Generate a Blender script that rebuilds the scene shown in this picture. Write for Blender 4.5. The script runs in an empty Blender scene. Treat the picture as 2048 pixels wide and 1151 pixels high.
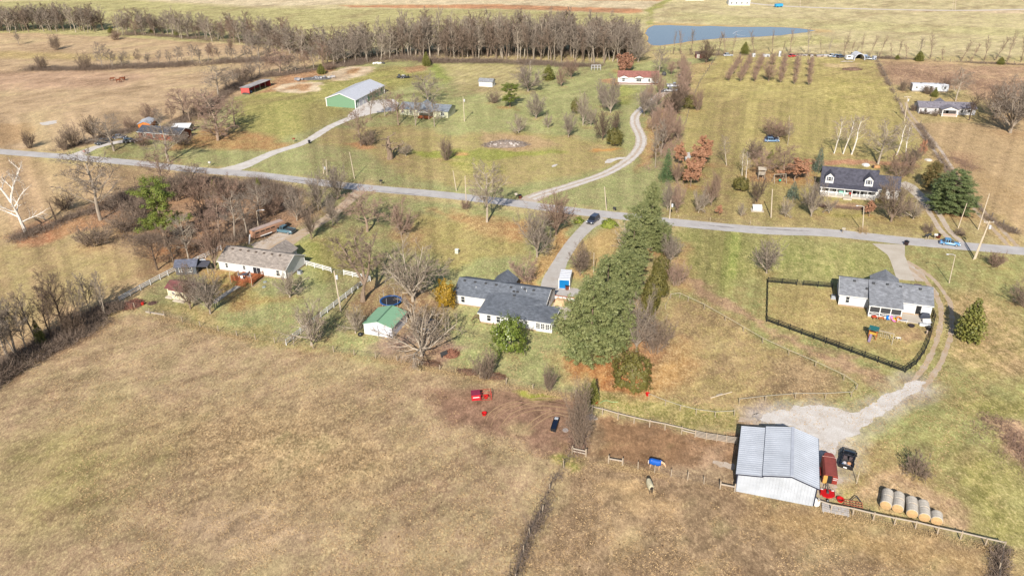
import bpy, math, random
import numpy as np
from math import radians, sin, cos, pi, sqrt, atan2, hypot
from mathutils import Vector, Matrix, Euler

S = bpy.context.scene
COL = S.collection
# ------------------------------------------------------------------ camera, sky, sun, exposure
F, CX, CY, CAMH = 1593.0, 1024.0, 575.5, 80.0
PITCH, ROLL = radians(27.4), radians(-0.95)
SUN_EL, SUN_AZ = radians(33.5), radians(191.0)      # azimuth clockwise from +Y: behind the camera, slightly left
cam = bpy.data.cameras.new('camera')
cam.sensor_width = 36.0
cam.lens = F / 2048 * 36
cam.clip_start, cam.clip_end = 1.0, 12000.0
camo = bpy.data.objects.new('camera', cam)
CAMR = Matrix.Rotation(pi / 2 - PITCH, 3, 'X') @ Matrix.Rotation(ROLL, 3, 'Z')
camo.rotation_euler = CAMR.to_euler()
camo.location = (0, 0, CAMH)
COL.objects.link(camo)
S.camera = camo

W = bpy.data.worlds.new('World')
S.world = W
W.use_nodes = True
wn = W.node_tree.nodes
sky = wn.new('ShaderNodeTexSky')
sky.sky_type = 'NISHITA'
sky.sun_disc = False
sky.sun_elevation = SUN_EL
sky.sun_rotation = SUN_AZ
sky.air_density = 1.0
sky.dust_density = 1.0
W.node_tree.links.new(sky.outputs[0], wn['Background'].inputs[0])
wn['Background'].inputs[1].default_value = 0.075

sl = bpy.data.lights.new('sun', 'SUN')
sl.energy = 4.9
sl.angle = radians(0.5)
sl.color = (1.0, 0.93, 0.83)
so = bpy.data.objects.new('sun', sl)
sd = Vector((sin(SUN_AZ) * cos(SUN_EL), cos(SUN_AZ) * cos(SUN_EL), sin(SUN_EL)))   # towards the sun
so.rotation_euler = sd.to_track_quat('Z', 'Y').to_euler()
so.location = sd * 300
COL.objects.link(so)
S.view_settings.view_transform = 'Standard'
S.view_settings.look = 'None'
S.view_settings.exposure = 0.79
S.view_settings.gamma = 1.0
S.view_settings.use_curve_mapping = False
try:
    S.cycles.max_bounces = 5
    S.cycles.diffuse_bounces = 2
    S.cycles.transparent_max_bounces = 4
except Exception:
    pass

# ------------------------------------------------------------------ surveying: bearings read off the photograph -> metres on the ground
R3 = np.array(CAMR)
def Gn(px, py, z=0.0):
    d = R3 @ np.array([(px - CX) / F, -(py - CY) / F, -1.0])
    t = (z - CAMH) / d[2]
    return np.array([d[0] * t, d[1] * t, z])
def G(px, py, z=0.0):
    return Vector(Gn(px, py, z))
def projz(p):
    q = (np.array(p, float) - np.array([0, 0, CAMH])) @ R3
    return CX + F * q[0] / -q[2], CY - F * q[1] / -q[2]
def hgt(bx, by, ty):
    b = Gn(bx, by)
    lo, hi = 0.0, 45.0
    for _ in range(30):
        m = (lo + hi) / 2
        if projz(b + np.array([0, 0, m]))[1] > ty: lo = m
        else: hi = m
    return lo
def ppm(px, py):
    """pixels per metre across the view at a ground point"""
    b = Gn(px, py)
    return abs(projz(b + np.array([1.0, 0, 0]))[0] - px)
YAW = radians(-18.5)            # the lots are laid out square to the road

# ------------------------------------------------------------------ colours and materials
K = 1.52
def lin(c):
    c = c / 255.0
    return c / 12.92 if c <= 0.04045 else ((c + 0.055) / 1.055) ** 2.4
def C(r, g, b, k=K):
    return (lin(r) / k, lin(g) / k, lin(b) / k, 1.0)
MATS = {}
def mat(name, col, rough=0.85, var=0.12, scale=1.5, bump=0.0, bscale=None, metal=0.0, spec=0.3, col2=None, coat=0.0, stretch=None):
    if name in MATS: return MATS[name]
    m = bpy.data.materials.new(name)
    m.use_nodes = True
    nt = m.node_tree
    b = nt.nodes['Principled BSDF']
    b.inputs['Roughness'].default_value = rough
    b.inputs['Metallic'].default_value = metal
    b.inputs['Specular IOR Level'].default_value = spec
    b.inputs['Coat Weight'].default_value = coat
    tc = nt.nodes.new('ShaderNodeTexCoord')
    vec = tc.outputs['Object']
    if stretch:
        mp = nt.nodes.new('ShaderNodeMapping')
        mp.inputs['Scale'].default_value = stretch
        nt.links.new(vec, mp.inputs['Vector']); vec = mp.outputs['Vector']
    nz = nt.nodes.new('ShaderNodeTexNoise')
    nz.inputs['Scale'].default_value = scale
    nz.inputs['Detail'].default_value = 5
    nz.inputs['Roughness'].default_value = 0.65
    nt.links.new(vec, nz.inputs['Vector'])
    mx = nt.nodes.new('ShaderNodeMix'); mx.data_type = 'RGBA'
    c = tuple(col[:3])
    lo = tuple(x * (1 - var) for x in c) if col2 is None else c
    hi = tuple(min(0.95, x * (1 + var)) for x in c) if col2 is None else tuple(col2[:3])
    mx.inputs['A'].default_value = lo + (1,)
    mx.inputs['B'].default_value = hi + (1,)
    rp = nt.nodes.new('ShaderNodeMapRange')
    rp.inputs['From Min'].default_value = 0.32; rp.inputs['From Max'].default_value = 0.68
    nt.links.new(nz.outputs['Fac'], rp.inputs['Value'])
    nt.links.new(rp.outputs['Result'], mx.inputs['Factor'])
    nt.links.new(mx.outputs['Result'], b.inputs['Base Color'])
    if bump:
        n2 = nt.nodes.new('ShaderNodeTexNoise')
        n2.inputs['Scale'].default_value = bscale or scale * 6
        n2.inputs['Detail'].default_value = 4
        nt.links.new(vec, n2.inputs['Vector'])
        bp = nt.nodes.new('ShaderNodeBump')
        bp.inputs['Strength'].default_value = 1.0
        bp.inputs['Distance'].default_value = bump
        nt.links.new(n2.outputs['Fac'], bp.inputs['Height'])
        nt.links.new(bp.outputs['Normal'], b.inputs['Normal'])
    MATS[name] = m
    return m
def shingle_mat(name, col, course=0.25):
    """asphalt shingles: courses across the slope and random tab tones, fine relief"""
    m = mat(name, col, 0.9, 0.24, 1.2, 0.0)
    nt = m.node_tree
    b = nt.nodes['Principled BSDF']
    tc = nt.nodes.new('ShaderNodeTexCoord')
    br = nt.nodes.new('ShaderNodeTexBrick')
    br.inputs['Scale'].default_value = 1.0
    br.inputs['Brick Width'].default_value = 0.6
    br.inputs['Row Height'].default_value = course
    br.inputs['Mortar Size'].default_value = 0.012
    br.inputs['Color1'].default_value = (0.80, 0.80, 0.80, 1)
    br.inputs['Color2'].default_value = (1.15, 1.15, 1.15, 1)
    br.inputs['Mortar'].default_value = (0.7, 0.7, 0.7, 1)
    nt.links.new(tc.outputs['Object'], br.inputs['Vector'])
    mu = nt.nodes.new('ShaderNodeMix'); mu.data_type = 'RGBA'; mu.blend_type = 'MULTIPLY'
    mu.inputs['Factor'].default_value = 1.0
    src = b.inputs['Base Color'].links[0].from_socket
    nt.links.new(src, mu.inputs['A']); nt.links.new(br.outputs['Color'], mu.inputs['B'])
    nt.links.new(mu.outputs['Result'], b.inputs['Base Color'])
    return m
def siding_mat(name, col, lap=0.16):
    m = mat(name, col, 0.6, 0.05, 0.8)
    nt = m.node_tree
    b = nt.nodes['Principled BSDF']
    tc = nt.nodes.new('ShaderNodeTexCoord')
    sp = nt.nodes.new('ShaderNodeSeparateXYZ')
    nt.links.new(tc.outputs['Object'], sp.inputs['Vector'])
    mo = nt.nodes.new('ShaderNodeMath'); mo.operation = 'MODULO'; mo.inputs[1].default_value = lap
    nt.links.new(sp.outputs['Z'], mo.inputs[0])
    bp = nt.nodes.new('ShaderNodeBump'); bp.inputs['Distance'].default_value = 0.12; bp.inputs['Strength'].default_value = 0.5
    bp.invert = True
    nt.links.new(mo.outputs[0], bp.inputs['Height'])
    nt.links.new(bp.outputs['Normal'], b.inputs['Normal'])
    return m

# ------------------------------------------------------------------ mesh builder and scene tree
class MB:
    def __init__(s): s.v = []; s.f = []
    def add(s, vs, fs):
        o = len(s.v); s.v.extend([tuple(p) for p in vs]); s.f.extend([tuple(i + o for i in f) for f in fs]); return s
    def box(s, c, d, rz=0.0, rx=0.0):
        x, y, z = d[0] / 2, d[1] / 2, d[2] / 2
        p = [Vector(q) for q in ((-x, -y, -z), (x, -y, -z), (x, y, -z), (-x, y, -z), (-x, -y, z), (x, -y, z), (x, y, z), (-x, y, z))]
        if rx or rz:
            m = Matrix.Rotation(rz, 3, 'Z') @ Matrix.Rotation(rx, 3, 'X'); p = [m @ q for q in p]
        c = Vector(c)
        return s.add([q + c for q in p], [(3, 2, 1, 0), (4, 5, 6, 7), (0, 1, 5, 4), (1, 2, 6, 5), (2, 3, 7, 6), (3, 0, 4, 7)])
    def bar(s, a, b, w, h):
        """square bar from a to b, w across and h high"""
        a, b = Vector(a), Vector(b); d = (b - a)
        if d.length < 1e-6: return s
        d.normalize()
        sd_ = d.cross(Vector((0, 0, 1)))
        if sd_.length < 1e-3: sd_ = Vector((1, 0, 0))
        sd_.normalize(); up = sd_.cross(d)
        q = []
        for e in (a, b):
            for i, j in ((-1, -1), (1, -1), (1, 1), (-1, 1)): q.append(e + sd_ * (i * w / 2) + up * (j * h / 2))
        return s.add(q, [(3, 2, 1, 0), (4, 5, 6, 7), (0, 1, 5, 4), (1, 2, 6, 5), (2, 3, 7, 6), (3, 0, 4, 7)])
    def tube(s, pts, rs, n=6, cap=True):
        o = len(s.v); pts = [Vector(p) for p in pts]; up = Vector((0.31, 0.17, 0.93))
        for i, p in enumerate(pts):
            d = (pts[min(i + 1, len(pts) - 1)] - pts[max(i - 1, 0)])
            d.normalize()
            a = d.cross(up)
            if a.length < 0.05: a = d.cross(Vector((1, 0, 0)))
            a.normalize(); b = d.cross(a)
            for k in range(n):
                t = 2 * pi * k / n
                q = p + (a * cos(t) + b * sin(t)) * rs[i]
                s.v.append((q.x, q.y, q.z))
        for i in range(len(pts) - 1):
            for k in range(n):
                a0 = o + i * n + k; a1 = o + i * n + (k + 1) % n
                s.f.append((a0, a0 + n, a1 + n, a1))
        if cap:
            s.f.append(tuple(o + k for k in range(n)))
            s.f.append(tuple(o + (len(pts) - 1) * n + k for k in reversed(range(n))))
        return s
    def lathe(s, prof, n=14, c=(0, 0, 0)):
        o = len(s.v)
        for r, z in prof:
            for k in range(n):
                t = 2 * pi * k / n; s.v.append((c[0] + r * cos(t), c[1] + r * sin(t), c[2] + z))
        for i in range(len(prof) - 1):
            for k in range(n):
                a = o + i * n + k; b = o + i * n + (k + 1) % n
                s.f.append((a, b, b + n, a + n))
        s.f.append(tuple(o + k for k in reversed(range(n))))
        s.f.append(tuple(o + (len(prof) - 1) * n + k for k in range(n)))
        return s
    def slab(s, q, t):
        """four (or more) roof corners, seen from above anticlockwise; t thick downwards"""
        n = len(q); q = [Vector(p) for p in q]
        lo = [p - Vector((0, 0, t)) for p in q]
        return s.add(q + lo, [tuple(range(n)), tuple(n + i for i in reversed(range(n)))] + [(i, n + i, n + (i + 1) % n, (i + 1) % n) for i in range(n)])
    def prism(s, poly, z0, z1):
        n = len(poly)
        return s.add([(x, y, z1) for x, y in poly] + [(x, y, z0) for x, y in poly],
                     [tuple(range(n)), tuple(n + i for i in reversed(range(n)))] + [(i, n + i, n + (i + 1) % n, (i + 1) % n) for i in range(n)])
    def extrude(s, prof, axis_pts):
        """closed profile (list of (u, z)) swept between two offsets along y: axis_pts=(y0,y1)"""
        n = len(prof); y0, y1 = axis_pts
        return s.add([(u, y0, z) for u, z in prof] + [(u, y1, z) for u, z in prof],
                     [tuple(range(n)), tuple(n + i for i in reversed(range(n)))] + [(i, n + i, n + (i + 1) % n, (i + 1) % n) for i in range(n)])
    def loft(s, secs):
        o = len(s.v); n = len(secs[0])
        for sc in secs: s.v.extend([tuple(p) for p in sc])
        for i in range(len(secs) - 1):
            for k in range(n):
                a = o + i * n + k; b = o + i * n + (k + 1) % n
                s.f.append((a, b, b + n, a + n))
        s.f.append(tuple(o + k for k in reversed(range(n))))
        s.f.append(tuple(o + (len(secs) - 1) * n + k for k in range(n)))
        return s
    def mesh(s, name, m, smooth=False):
        me = bpy.data.meshes.new(name)
        me.from_pydata(s.v, [], s.f)
        me.materials.append(m)
        if smooth: me.polygons.foreach_set('use_smooth', [True] * len(me.polygons))
        import bmesh
        bm = bmesh.new(); bm.from_mesh(me); bmesh.ops.recalc_face_normals(bm, faces=bm.faces); bm.to_mesh(me); bm.free()
        return me
    def build(s, name, m, parent=None, smooth=False, loc=None):
        return link(name, s.mesh(name, m, smooth), parent, loc)
def npmesh(name, verts, faces, m, smooth=False):
    """numpy verts (N,3) and faces (M,k) -> mesh, quickly"""
    me = bpy.data.meshes.new(name)
    v = np.asarray(verts, np.float32); f = np.asarray(faces, np.int32)
    k = f.shape[1]
    me.vertices.add(len(v)); me.vertices.foreach_set('co', v.ravel())
    me.loops.add(f.size); me.loops.foreach_set('vertex_index', f.ravel())
    me.polygons.add(len(f))
    me.polygons.foreach_set('loop_start', np.arange(0, f.size, k, dtype=np.int32))
    me.polygons.foreach_set('loop_total', np.full(len(f), k, np.int32))
    if smooth: me.polygons.foreach_set('use_smooth', [True] * len(f))
    me.materials.append(m)
    me.update(calc_edges=True)
    return me
def link(name, data, parent=None, loc=None, rz=None):
    o = bpy.data.objects.new(name, data)
    COL.objects.link(o)
    if parent: o.parent = parent
    if loc is not None: o.location = loc
    if rz is not None: o.rotation_euler = (0, 0, rz)
    return o
def tag(o, label, cat, group=None, kind=None):
    o['label'] = label
    if cat: o['category'] = cat
    if group: o['group'] = group
    if kind: o['kind'] = kind
    return o
def thing(name, label, cat, loc=(0, 0, 0), rz=0.0, group=None):
    return tag(link(name, None, None, loc, rz), label, cat, group)
def struct(o, kind='structure'):
    o['kind'] = kind
    return o
def copy_tree(root, loc, rz=0.0, label=None, group=None, scale=None):
    r = root.copy(); COL.objects.link(r); r.location = loc; r.rotation_euler = (0, 0, rz)
    if label: r['label'] = label
    if group: r['group'] = group
    if scale: r.scale = scale
    for ch in root.children:
        c = ch.copy(); COL.objects.link(c); c.parent = r
        for g in ch.children:
            d = g.copy(); COL.objects.link(d); d.parent = c
    return r

# ------------------------------------------------------------------ value noise in numpy
def vnoise(x, y, seed=0):
    xi = np.floor(x).astype(np.int64); yi = np.floor(y).astype(np.int64)
    fx = x - xi; fy = y - yi
    fx = fx * fx * (3 - 2 * fx); fy = fy * fy * (3 - 2 * fy)
    def h(a, b):
        n = (a * 374761393 + b * 668265263 + seed * 974711) & 0x7fffffff
        n = ((n ^ (n >> 13)) * 1274126177) & 0x7fffffff
        return ((n ^ (n >> 16)) & 0xffff) / 65535.0
    return (h(xi, yi) * (1 - fx) + h(xi + 1, yi) * fx) * (1 - fy) + (h(xi, yi + 1) * (1 - fx) + h(xi + 1, yi + 1) * fx) * fy
def fbm(x, y, seed=0, o=4):
    r = 0; a = 0.5; t = 0
    for i in range(o):
        r = r + a * vnoise(x * 2 ** i, y * 2 ** i, seed + i * 17); t += a; a *= 0.55
    return r / t
# ------------------------------------------------------------------ what grows where: kind, foot in the photograph, crown top, crown width, label
# kinds of bare tree: oak, pear (fan-shaped), tall, spread, shrub, birch, syc (pale sycamore), dead; leafy: pine, spruce, dome, cedar, magnolia, copper, gold, column
TREES = [
 # ---- left field and its hedgerow
 ('syc', 52,465,318,95,'large white-barked sycamore leaning over the left edge field'),
 ('oak', 201,440,300,108,'big round bare tree alone in the left hedgerow'),
 ('dead', 113,444,404,8,'broken dark trunk standing left of the big round bare tree'),
 ('shrub',186,490,452,84,'low twiggy thicket alone in the tan field below the big round tree'),
 ('shrub',252,462,424,74,'brown thicket between the lone low thicket and the green pine'),
 ('shrub',130,420,385,45,'thin shrub in the hedge right of the broken dark trunk'),
 ('longpine',332,492,356,96,'tall bright green long-needled pine in the left thicket'),
 ('tall',348,532,440,56,'bare tree just in front of the bright green pine'),
 ('oak',378,522,428,56,'pale-limbed bare tree right of the bright green pine'),
 ('pear',432,540,420,48,'reddish upright tree at the left end wall of the beige-roofed house'),
 ('tall',470,476,388,54,'grey bare tree behind the beige-roofed house left of the trailer'),
 ('tall',494,470,388,44,'grey bare tree directly behind the brown horse trailer'),
 ('oak',440,470,395,60,'pinkish bare tree between the pine and the horse trailer'),
 ('oak',392,388,328,66,'bare tree at the road edge behind the thicket left of the green barn drive'),
 ('shrub',400,398,350,70,'red-brown shrub mass at the road end of the thicket'),
 ('shrub',455,400,356,64,'red-brown shrub mass at the road behind the horse trailer'),
 ('cedar',430,390,360,17,'small dark cedar in the thicket by the road'),
 ('shrub',350,400,345,70,'grey shrub mass above the bright green pine'),
 ('shrub',300,410,362,70,'grey shrub mass left of the bright green pine'),
 ('shrub',275,440,395,66,'grey-brown shrub mass at the left foot of the bright green pine'),
 ('oak',330,380,300,70,'bare tree by the road left of the tall thicket'),
 ('shrub',420,440,388,60,'brown shrub mass right of the bright green pine'),
 ('oak',520,440,372,60,'bare tree behind the parked teal pickup'),
 ('shrub',545,430,392,44,'dark red-brown shrub beside the parked teal pickup'),
 ('shrub',550,418,380,56,'grey shrub mass where the left drive meets the thicket'),
 ('cedar',518,382,355,12,'small dark cedar beside the road above the thicket'),
 ('oak',315,540,462,70,'grey spreading tree left of the dark blue-grey shed'),
 # ---- bottom-left fence row
 ('tall',36,716,588,72,'bare tree with two stems at the left end of the lower hedgerow'),
 ('tall',78,692,580,62,'second bare tree from the left edge in the lower hedgerow'),
 ('oak',131,664,545,66,'darkest bare tree in the middle of the lower hedgerow'),
 ('tall',163,652,560,30,'thin bare tree left of the pair near the white side fence'),
 ('tall',183,634,548,34,'thin bare tree second from the white side fence end'),
 ('tall',211,631,545,40,'bare tree at the end of the white side fence'),
 ('tall',4,760,640,60,'bare tree cut by the left edge in the lower hedgerow'),
 ('tall',20,728,612,56,'grey bare tree between the two-stemmed and the left-edge trees in the lower hedgerow'),
 ('oak',56,706,600,54,'bare tree right of the two-stemmed one in the lower hedgerow'),
 ('tall',104,680,572,50,'bare tree left of the darkest one in the lower hedgerow'),
 ('shrub',146,668,616,50,'bare shrub right of the darkest tree in the lower hedgerow'),
 ('cedar',84,690,640,20,'small dark cedar among the lower hedgerow trees'),
 # ---- left yard
 ('pear',421,627,536,66,'fan-shaped bare tree right of the cream storage shed'),
 ('pear',381,617,536,58,'bare tree in front of the cream storage shed'),
 ('spread',580,594,542,66,'leaning low bare tree at the corner of the beige-roofed house'),
 ('spread',623,690,606,92,'spreading bare tree at the foot of the long white fence'),
 ('spread',711,666,614,54,'small bare tree left of the green-roofed shed'),
 ('double',726,602,470,104,'large forked bare tree with thick trunk left of the trampoline'),
 ('spread',826,602,482,122,'broad many-stemmed bare tree right of the trampoline'),
 ('spread',843,711,606,140,'broad pale-limbed bare tree before the small white arbour'),
 ('shrub',972,756,704,52,'small bare tree trimmed round by the pasture fence'),
 ('shrub',1098,779,733,34,'small upright bare shrub by the pasture fence below the magnolia'),
 ('gold',893,616,556,44,'olive-gold arching bush at the left wall of the slate-roofed house'),
 ('magnolia',1019,706,628,76,'glossy green magnolia in front of the slate-roofed house'),
 # ---- along the left drive and the front lawn
 ('pear',594,441,372,44,'upright bare tree farthest left of the drive trees by the gravel drive'),
 ('pear',623,478,406,40,'upright bare tree nearest the horse trailer along the gravel drive'),
 ('pear',666,451,388,40,'upright bare tree right of the gravel drive on the lawn edge'),
 ('pear',637,420,342,46,'upright bare tree left of the gravel drive near the road'),
 ('pear',676,398,326,48,'tallest upright bare tree where the gravel drive meets the road'),
 ('oak',735,463,378,90,'dense round pinkish bare tree on the lawn right of the gravel drive'),
 ('pear',803,470,404,54,'smaller fan-shaped tree right of the dense pinkish tree'),
 ('oak',974,444,322,78,'tall pale-trunked bare tree beside the road in the middle'),
 ('shrub',932,418,400,24,'small red-brown shrub at the foot of the roadside pole'),
 ('pear',1074,514,418,78,'large dense fan-shaped tree left of the asphalt drive'),
 ('pear',1112,470,382,72,'large dense fan-shaped tree behind, nearer the road left of the drive'),
 ('pear',1160,551,487,48,'bare tree between the asphalt drive and the great pines'),
 ('spread',1048,563,518,62,'low pinkish bare tree behind the slate-roofed house'),
 ('lowdome',1157,444,433,20,'small green spreading juniper left of the drive mouth'),
 ('lowdome',1219,452,438,34,'broad green spreading juniper right of the drive mouth'),
 # ---- the great pine belt
 ('pine',1300,476,364,50,'tallest dark pine at the far end of the pine belt by the road'),
 ('pine',1278,500,406,68,'broad green pine second in the belt behind the dead tree'),
 ('pine',1322,502,444,64,'spreading blue-green pine on the right side of the belt by the road'),
 ('pine',1264,540,436,66,'green pine right behind the bleached dead tree'),
 ('deadtree',1256,530,444,78,'bare bleached dead tree standing in the pine belt'),
 ('pine',1252,598,500,86,'blue-green pine just below the dead tree'),
 ('pine',1212,640,512,100,'large pine in the middle of the belt above the biggest one'),
 ('pine',1182,726,556,128,'biggest foreground pine above the orange needle bed'),
 ('pine',1228,702,570,80,'pine behind the biggest one on its right side'),
 ('dome',1322,560,508,40,'tall olive-green rounded cedar at the top right of the pine belt'),
 ('pear',1341,525,470,40,'bare upright tree among the olive cedars'),
 ('shrub',1352,570,520,44,'pinkish bare shrub right of the olive cedars'),
 ('dome',1312,600,534,46,'middle olive-green rounded cedar of the pine belt'),
 ('dome',1298,630,562,40,'lowest olive-green rounded cedar of the pine belt'),
 ('pear',1273,702,594,80,'many-stemmed bare tree between the biggest pine and the paddock'),
 ('shrub',1308,704,630,70,'leaning bare shrub beside the many-stemmed tree at the paddock'),
 ('dome',1262,780,702,84,'big round dark clipped-looking bush on the orange needle bed'),
 ('shrubtall',1158,898,762,56,'tall brushy many-stemmed tree inside the railed triangle'),
 ('cedar',1186,806,757,22,'dark evergreen behind the brushy corral tree'),
 # ---- right-hand lots
 ('pear',1533,546,480,62,'bare fan-shaped tree on the lawn behind the black fence corner'),
 ('cedar',1936,679,596,54,'single conical green cedar beside the right-hand track'),
 ('shrub',2052,612,566,64,'bare tree cut by the right edge beyond the cedar'),
 ('shrub',1990,532,504,40,'red-brown shrub beside the big roadside pole'),
 ('mound',1831,946,908,54,'low bramble mound on the grass beyond the off-roader'),
 ('mound',1855,463,446,24,'round brown shrub left of the dormer drive'),
 ('mound',1919,469,456,22,'round brown shrub right of the dormer drive'),
 ('mound',1725,464,452,26,'clump of tall dry grass at the foot of the street lamp pole'),
 ('bigpine',1898,425,340,92,'large dense dark pine right of the dormer house drive'),
 ('brownspruce',1862,378,322,46,'dark pine with browned needles behind the large dense one'),
 ('column',1763,404,374,13,'narrow dark green column bush at the right end of the porch'),
 ('pear',1622,433,358,48,'fan-shaped bare tree before the left end of the long porch'),
 ('spread',1658,426,393,28,'small bare tree before the long porch'),
 ('copper',1738,433,402,27,'small orange-leaved tree before the long porch'),
 ('pear',1782,443,354,74,'large bare fan-shaped tree before the right wing of the dormer house'),
 ('spread',1826,438,398,44,'low bare tree between the dormer house and its drive'),
 ('spread',1571,433,395,28,'small bare tree right of the roadside pole'),
 ('spruce',1585,396,363,27,'neat blue-green spruce left of the dormer house'),
 ('copper',1588,362,318,62,'broad orange-leaved tree left of the dormer house'),
 ('oak',1566,358,290,60,'pale bare tree behind the broad orange-leaved tree'),
 ('spruce',1636,342,296,26,'dark blue-green spruce at the back left corner of the dormer house'),
 ('birch',1636,330,290,16,'white trunk leaning before the dark spruce'),
 ('cedar',1541,322,299,14,'small green pine on the lawn left of the orange tree'),
 ('spread',1514,405,348,34,'pale-trunked small tree right of the dark dome bush'),
 ('birch',1484,352,300,20,'left of two white birches near the wooden play tower'),
 ('birch',1492,361,306,20,'right of two white birches near the wooden play tower'),
 ('dome',1481,381,352,34,'dark brown-green dome bush left of the play tower'),
 ('oak',1525,356,300,46,'pinkish bare tree behind the wooden play tower'),
 ('birch',1453,331,272,34,'tall pale birch between the copper trees and the play tower'),
 ('spread',1482,433,404,18,'small bare tree left of the pump house'),
 ('copper',1438,431,410,15,'tiny orange-leaved tree by the road'),
 ('pear',1422,411,344,36,'grey bare tree right of the copper trees'),
 ('spread',1397,425,378,28,'small bare tree in front of the copper trees, left one'),
 ('spread',1408,416,382,22,'small bare tree in front of the copper trees, right one'),
 ('pear',1353,425,362,36,'pinkish bare tree beside the transformer pole right of the pines'),
 ('pear',1335,420,366,30,'thin bare tree left of the transformer pole'),
 ('pear',1354,366,322,30,'grey upright tree between the green spruce and the orange tree'),
 ('fullspruce',1333,360,298,34,'green full spruce at the left of the copper trees'),
 ('copper',1409,329,272,46,'tall copper-leaved oak, the farthest of the group'),
 ('copper',1392,352,298,40,'copper-leaved oak in the middle of the group'),
 ('copper',1381,373,324,38,'bright orange oak nearest the road in the group'),
 ('copper',1358,330,284,34,'brown-orange tree behind the green spruce'),
 ('dome',1370,360,330,28,'dark bush behind the bright orange oak'),
 ('shrub',1550,273,238,64,'red-brown shrub clump behind the blue cars'),
 ('birch',1668,307,232,40,'left of three tall white-trunked trees behind the dormer house'),
 ('birch',1686,308,230,40,'middle of three tall white-trunked trees behind the dormer house'),
 ('birch',1703,309,230,44,'right of three tall white-trunked trees behind the dormer house'),
 ('oak',1756,328,244,66,'wide pale bare tree behind the dormer house ridge'),
 ('birch',1793,310,240,34,'tall white-trunked tree left of the lane corner'),
 ('birch',1812,310,246,30,'tall white-trunked tree nearest the lane corner'),
 ('copper',1842,318,280,16,'reddish narrow tree beside the lane'),
 ('shrub',1800,352,306,56,'red-brown bare shrubs behind the right wing of the dormer house'),
 ('shrub',1822,330,290,40,'brown bare shrub right of the tall white trunks'),
 ('birch',1575,290,245,18,'thin pale tree right of the blue cars'),
 ('shrub',1508,318,280,40,'grey bare shrubs left of the small green pine'),
 # ---- far right
 ('oak',1911,202,136,44,'pale bare tree right of the old white trailer'),
 ('tall',1938,241,186,30,'ivy-dark bare tree at the end of the weathered grey house'),
 ('pear',2020,266,160,96,'dense grey tree mass, the nearest at the right edge'),
 ('pear',2050,235,150,80,'dense grey tree mass behind at the right edge'),
 ('pear',1990,235,165,60,'grey tree at the left of the dense right-edge mass'),
 ('cedar',1869,194,176,14,'small golden-green cedar before the old white trailer'),
 ('shrub',1806,182,160,24,'bare shrub at the left end of the old white trailer'),
 ('shrub',1855,188,170,26,'bare shrub before the middle of the old white trailer'),
 ('shrub',1888,182,152,26,'reddish bare shrub at the right end of the old white trailer'),
 ('mound',1848,228,218,22,'dark green vine mound at the left front of the weathered grey house'),
 ('shrub',1870,232,220,18,'brown bush left of the white gabled porch'),
 ('shrub',1826,222,208,16,'brown bush at the left end of the weathered grey house'),
 # ---- lots north of the road
 ('snag',780,318,268,52,'gnarled pollarded tree in the lawn north of the road'),
 ('spread',812,312,284,34,'small leaning bare tree beside the gnarled pollard'),
 ('oak',722,292,218,48,'bare tree on red leaf litter below the gravel drive'),
 ('shrub',736,290,262,44,'bare shrub right of the tree on red leaf litter'),
 ('shrub',893,320,276,30,'upright bare bush alone in the middle lot'),
 ('tall',741,238,180,30,'bare tree at the left of the row before the sage-green house'),
 ('oak',770,232,172,34,'bare tree before the door of the green machine barn'),
 ('oak',797,250,186,46,'tallest tree of the row before the sage-green house'),
 ('tall',831,251,190,30,'thin tree before the timber porch of the sage-green house'),
 ('oak',869,253,198,38,'tree before the right half of the sage-green house'),
 ('oak',857,210,148,62,'wide bare tree behind the sage-green house'),
 ('pear',1056,183,126,58,'bare tree by a pole at the edge of the striped lawn'),
 ('cedar',1097,160,130,26,'green conifer below the wood edge'),
 ('longpine',1020,214,166,40,'bright green leaning pine on the striped lawn edge'),
 ('pear',1122,174,134,24,'small bare tree right of the green conifer'),
 ('pear',1142,156,116,36,'round reddish tree at the wood edge'),
 ('pear',1072,237,186,40,'fan-shaped bare tree in the middle of the scattered orchard'),
 ('spread',1037,266,230,36,'low bare tree left in the scattered orchard'),
 ('spread',1096,256,226,22,'small double-stemmed tree in the scattered orchard'),
 ('pear',1137,274,222,30,'tree at the lower edge of the scattered orchard'),
 ('pear',1166,251,186,32,'upright pale-stemmed tree in the scattered orchard'),
 ('dome',1150,228,196,18,'dark green bush in the scattered orchard'),
 ('spread',1182,252,214,26,'low tree right of the upright pale-stemmed one'),
 ('pear',1205,280,222,38,'tree just left of the dark olive dome bush'),
 ('pear',1221,226,152,42,'tall bare tree between the red-roofed house and the lane bend'),
 ('pear',1205,212,160,34,'bare tree left of the tall one before the red-roofed house'),
 ('pear',1231,262,222,26,'bare tree behind the dark olive dome bush'),
 ('dome',1229,291,255,35,'dark olive dome bush beside the gravel lane'),
 ('copper2',1249,142,106,36,'reddish round tree behind the red-roofed house'),
 ('pear',1276,124,76,46,'grey tree left of the pond at the wood end'),
 ('cedar',1263,110,80,24,'dark evergreen at the wood end near the pond'),
 ('oak',1318,150,94,36,'bare tree above the end of the gravel lane'),
 ('pear',1288,232,176,34,'bare tree right of the lane bend, upper one'),
 ('pear',1305,237,190,34,'bare tree right of the lane bend, middle one'),
 ('pear',1330,290,226,38,'bare tree in the thicket right of the lane, lower one'),
 ('pear',1352,228,166,54,'pale-stemmed bare tree beside the dark round evergreen'),
 ('dome',1378,217,188,32,'dark round evergreen in the thicket right of the lane'),
 ('shrub',1395,220,178,26,'orange-brown shrub right of the dark round evergreen'),
 ('tall',1310,335,262,26,'thin bare tree at the lower end of the lane thicket'),
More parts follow.
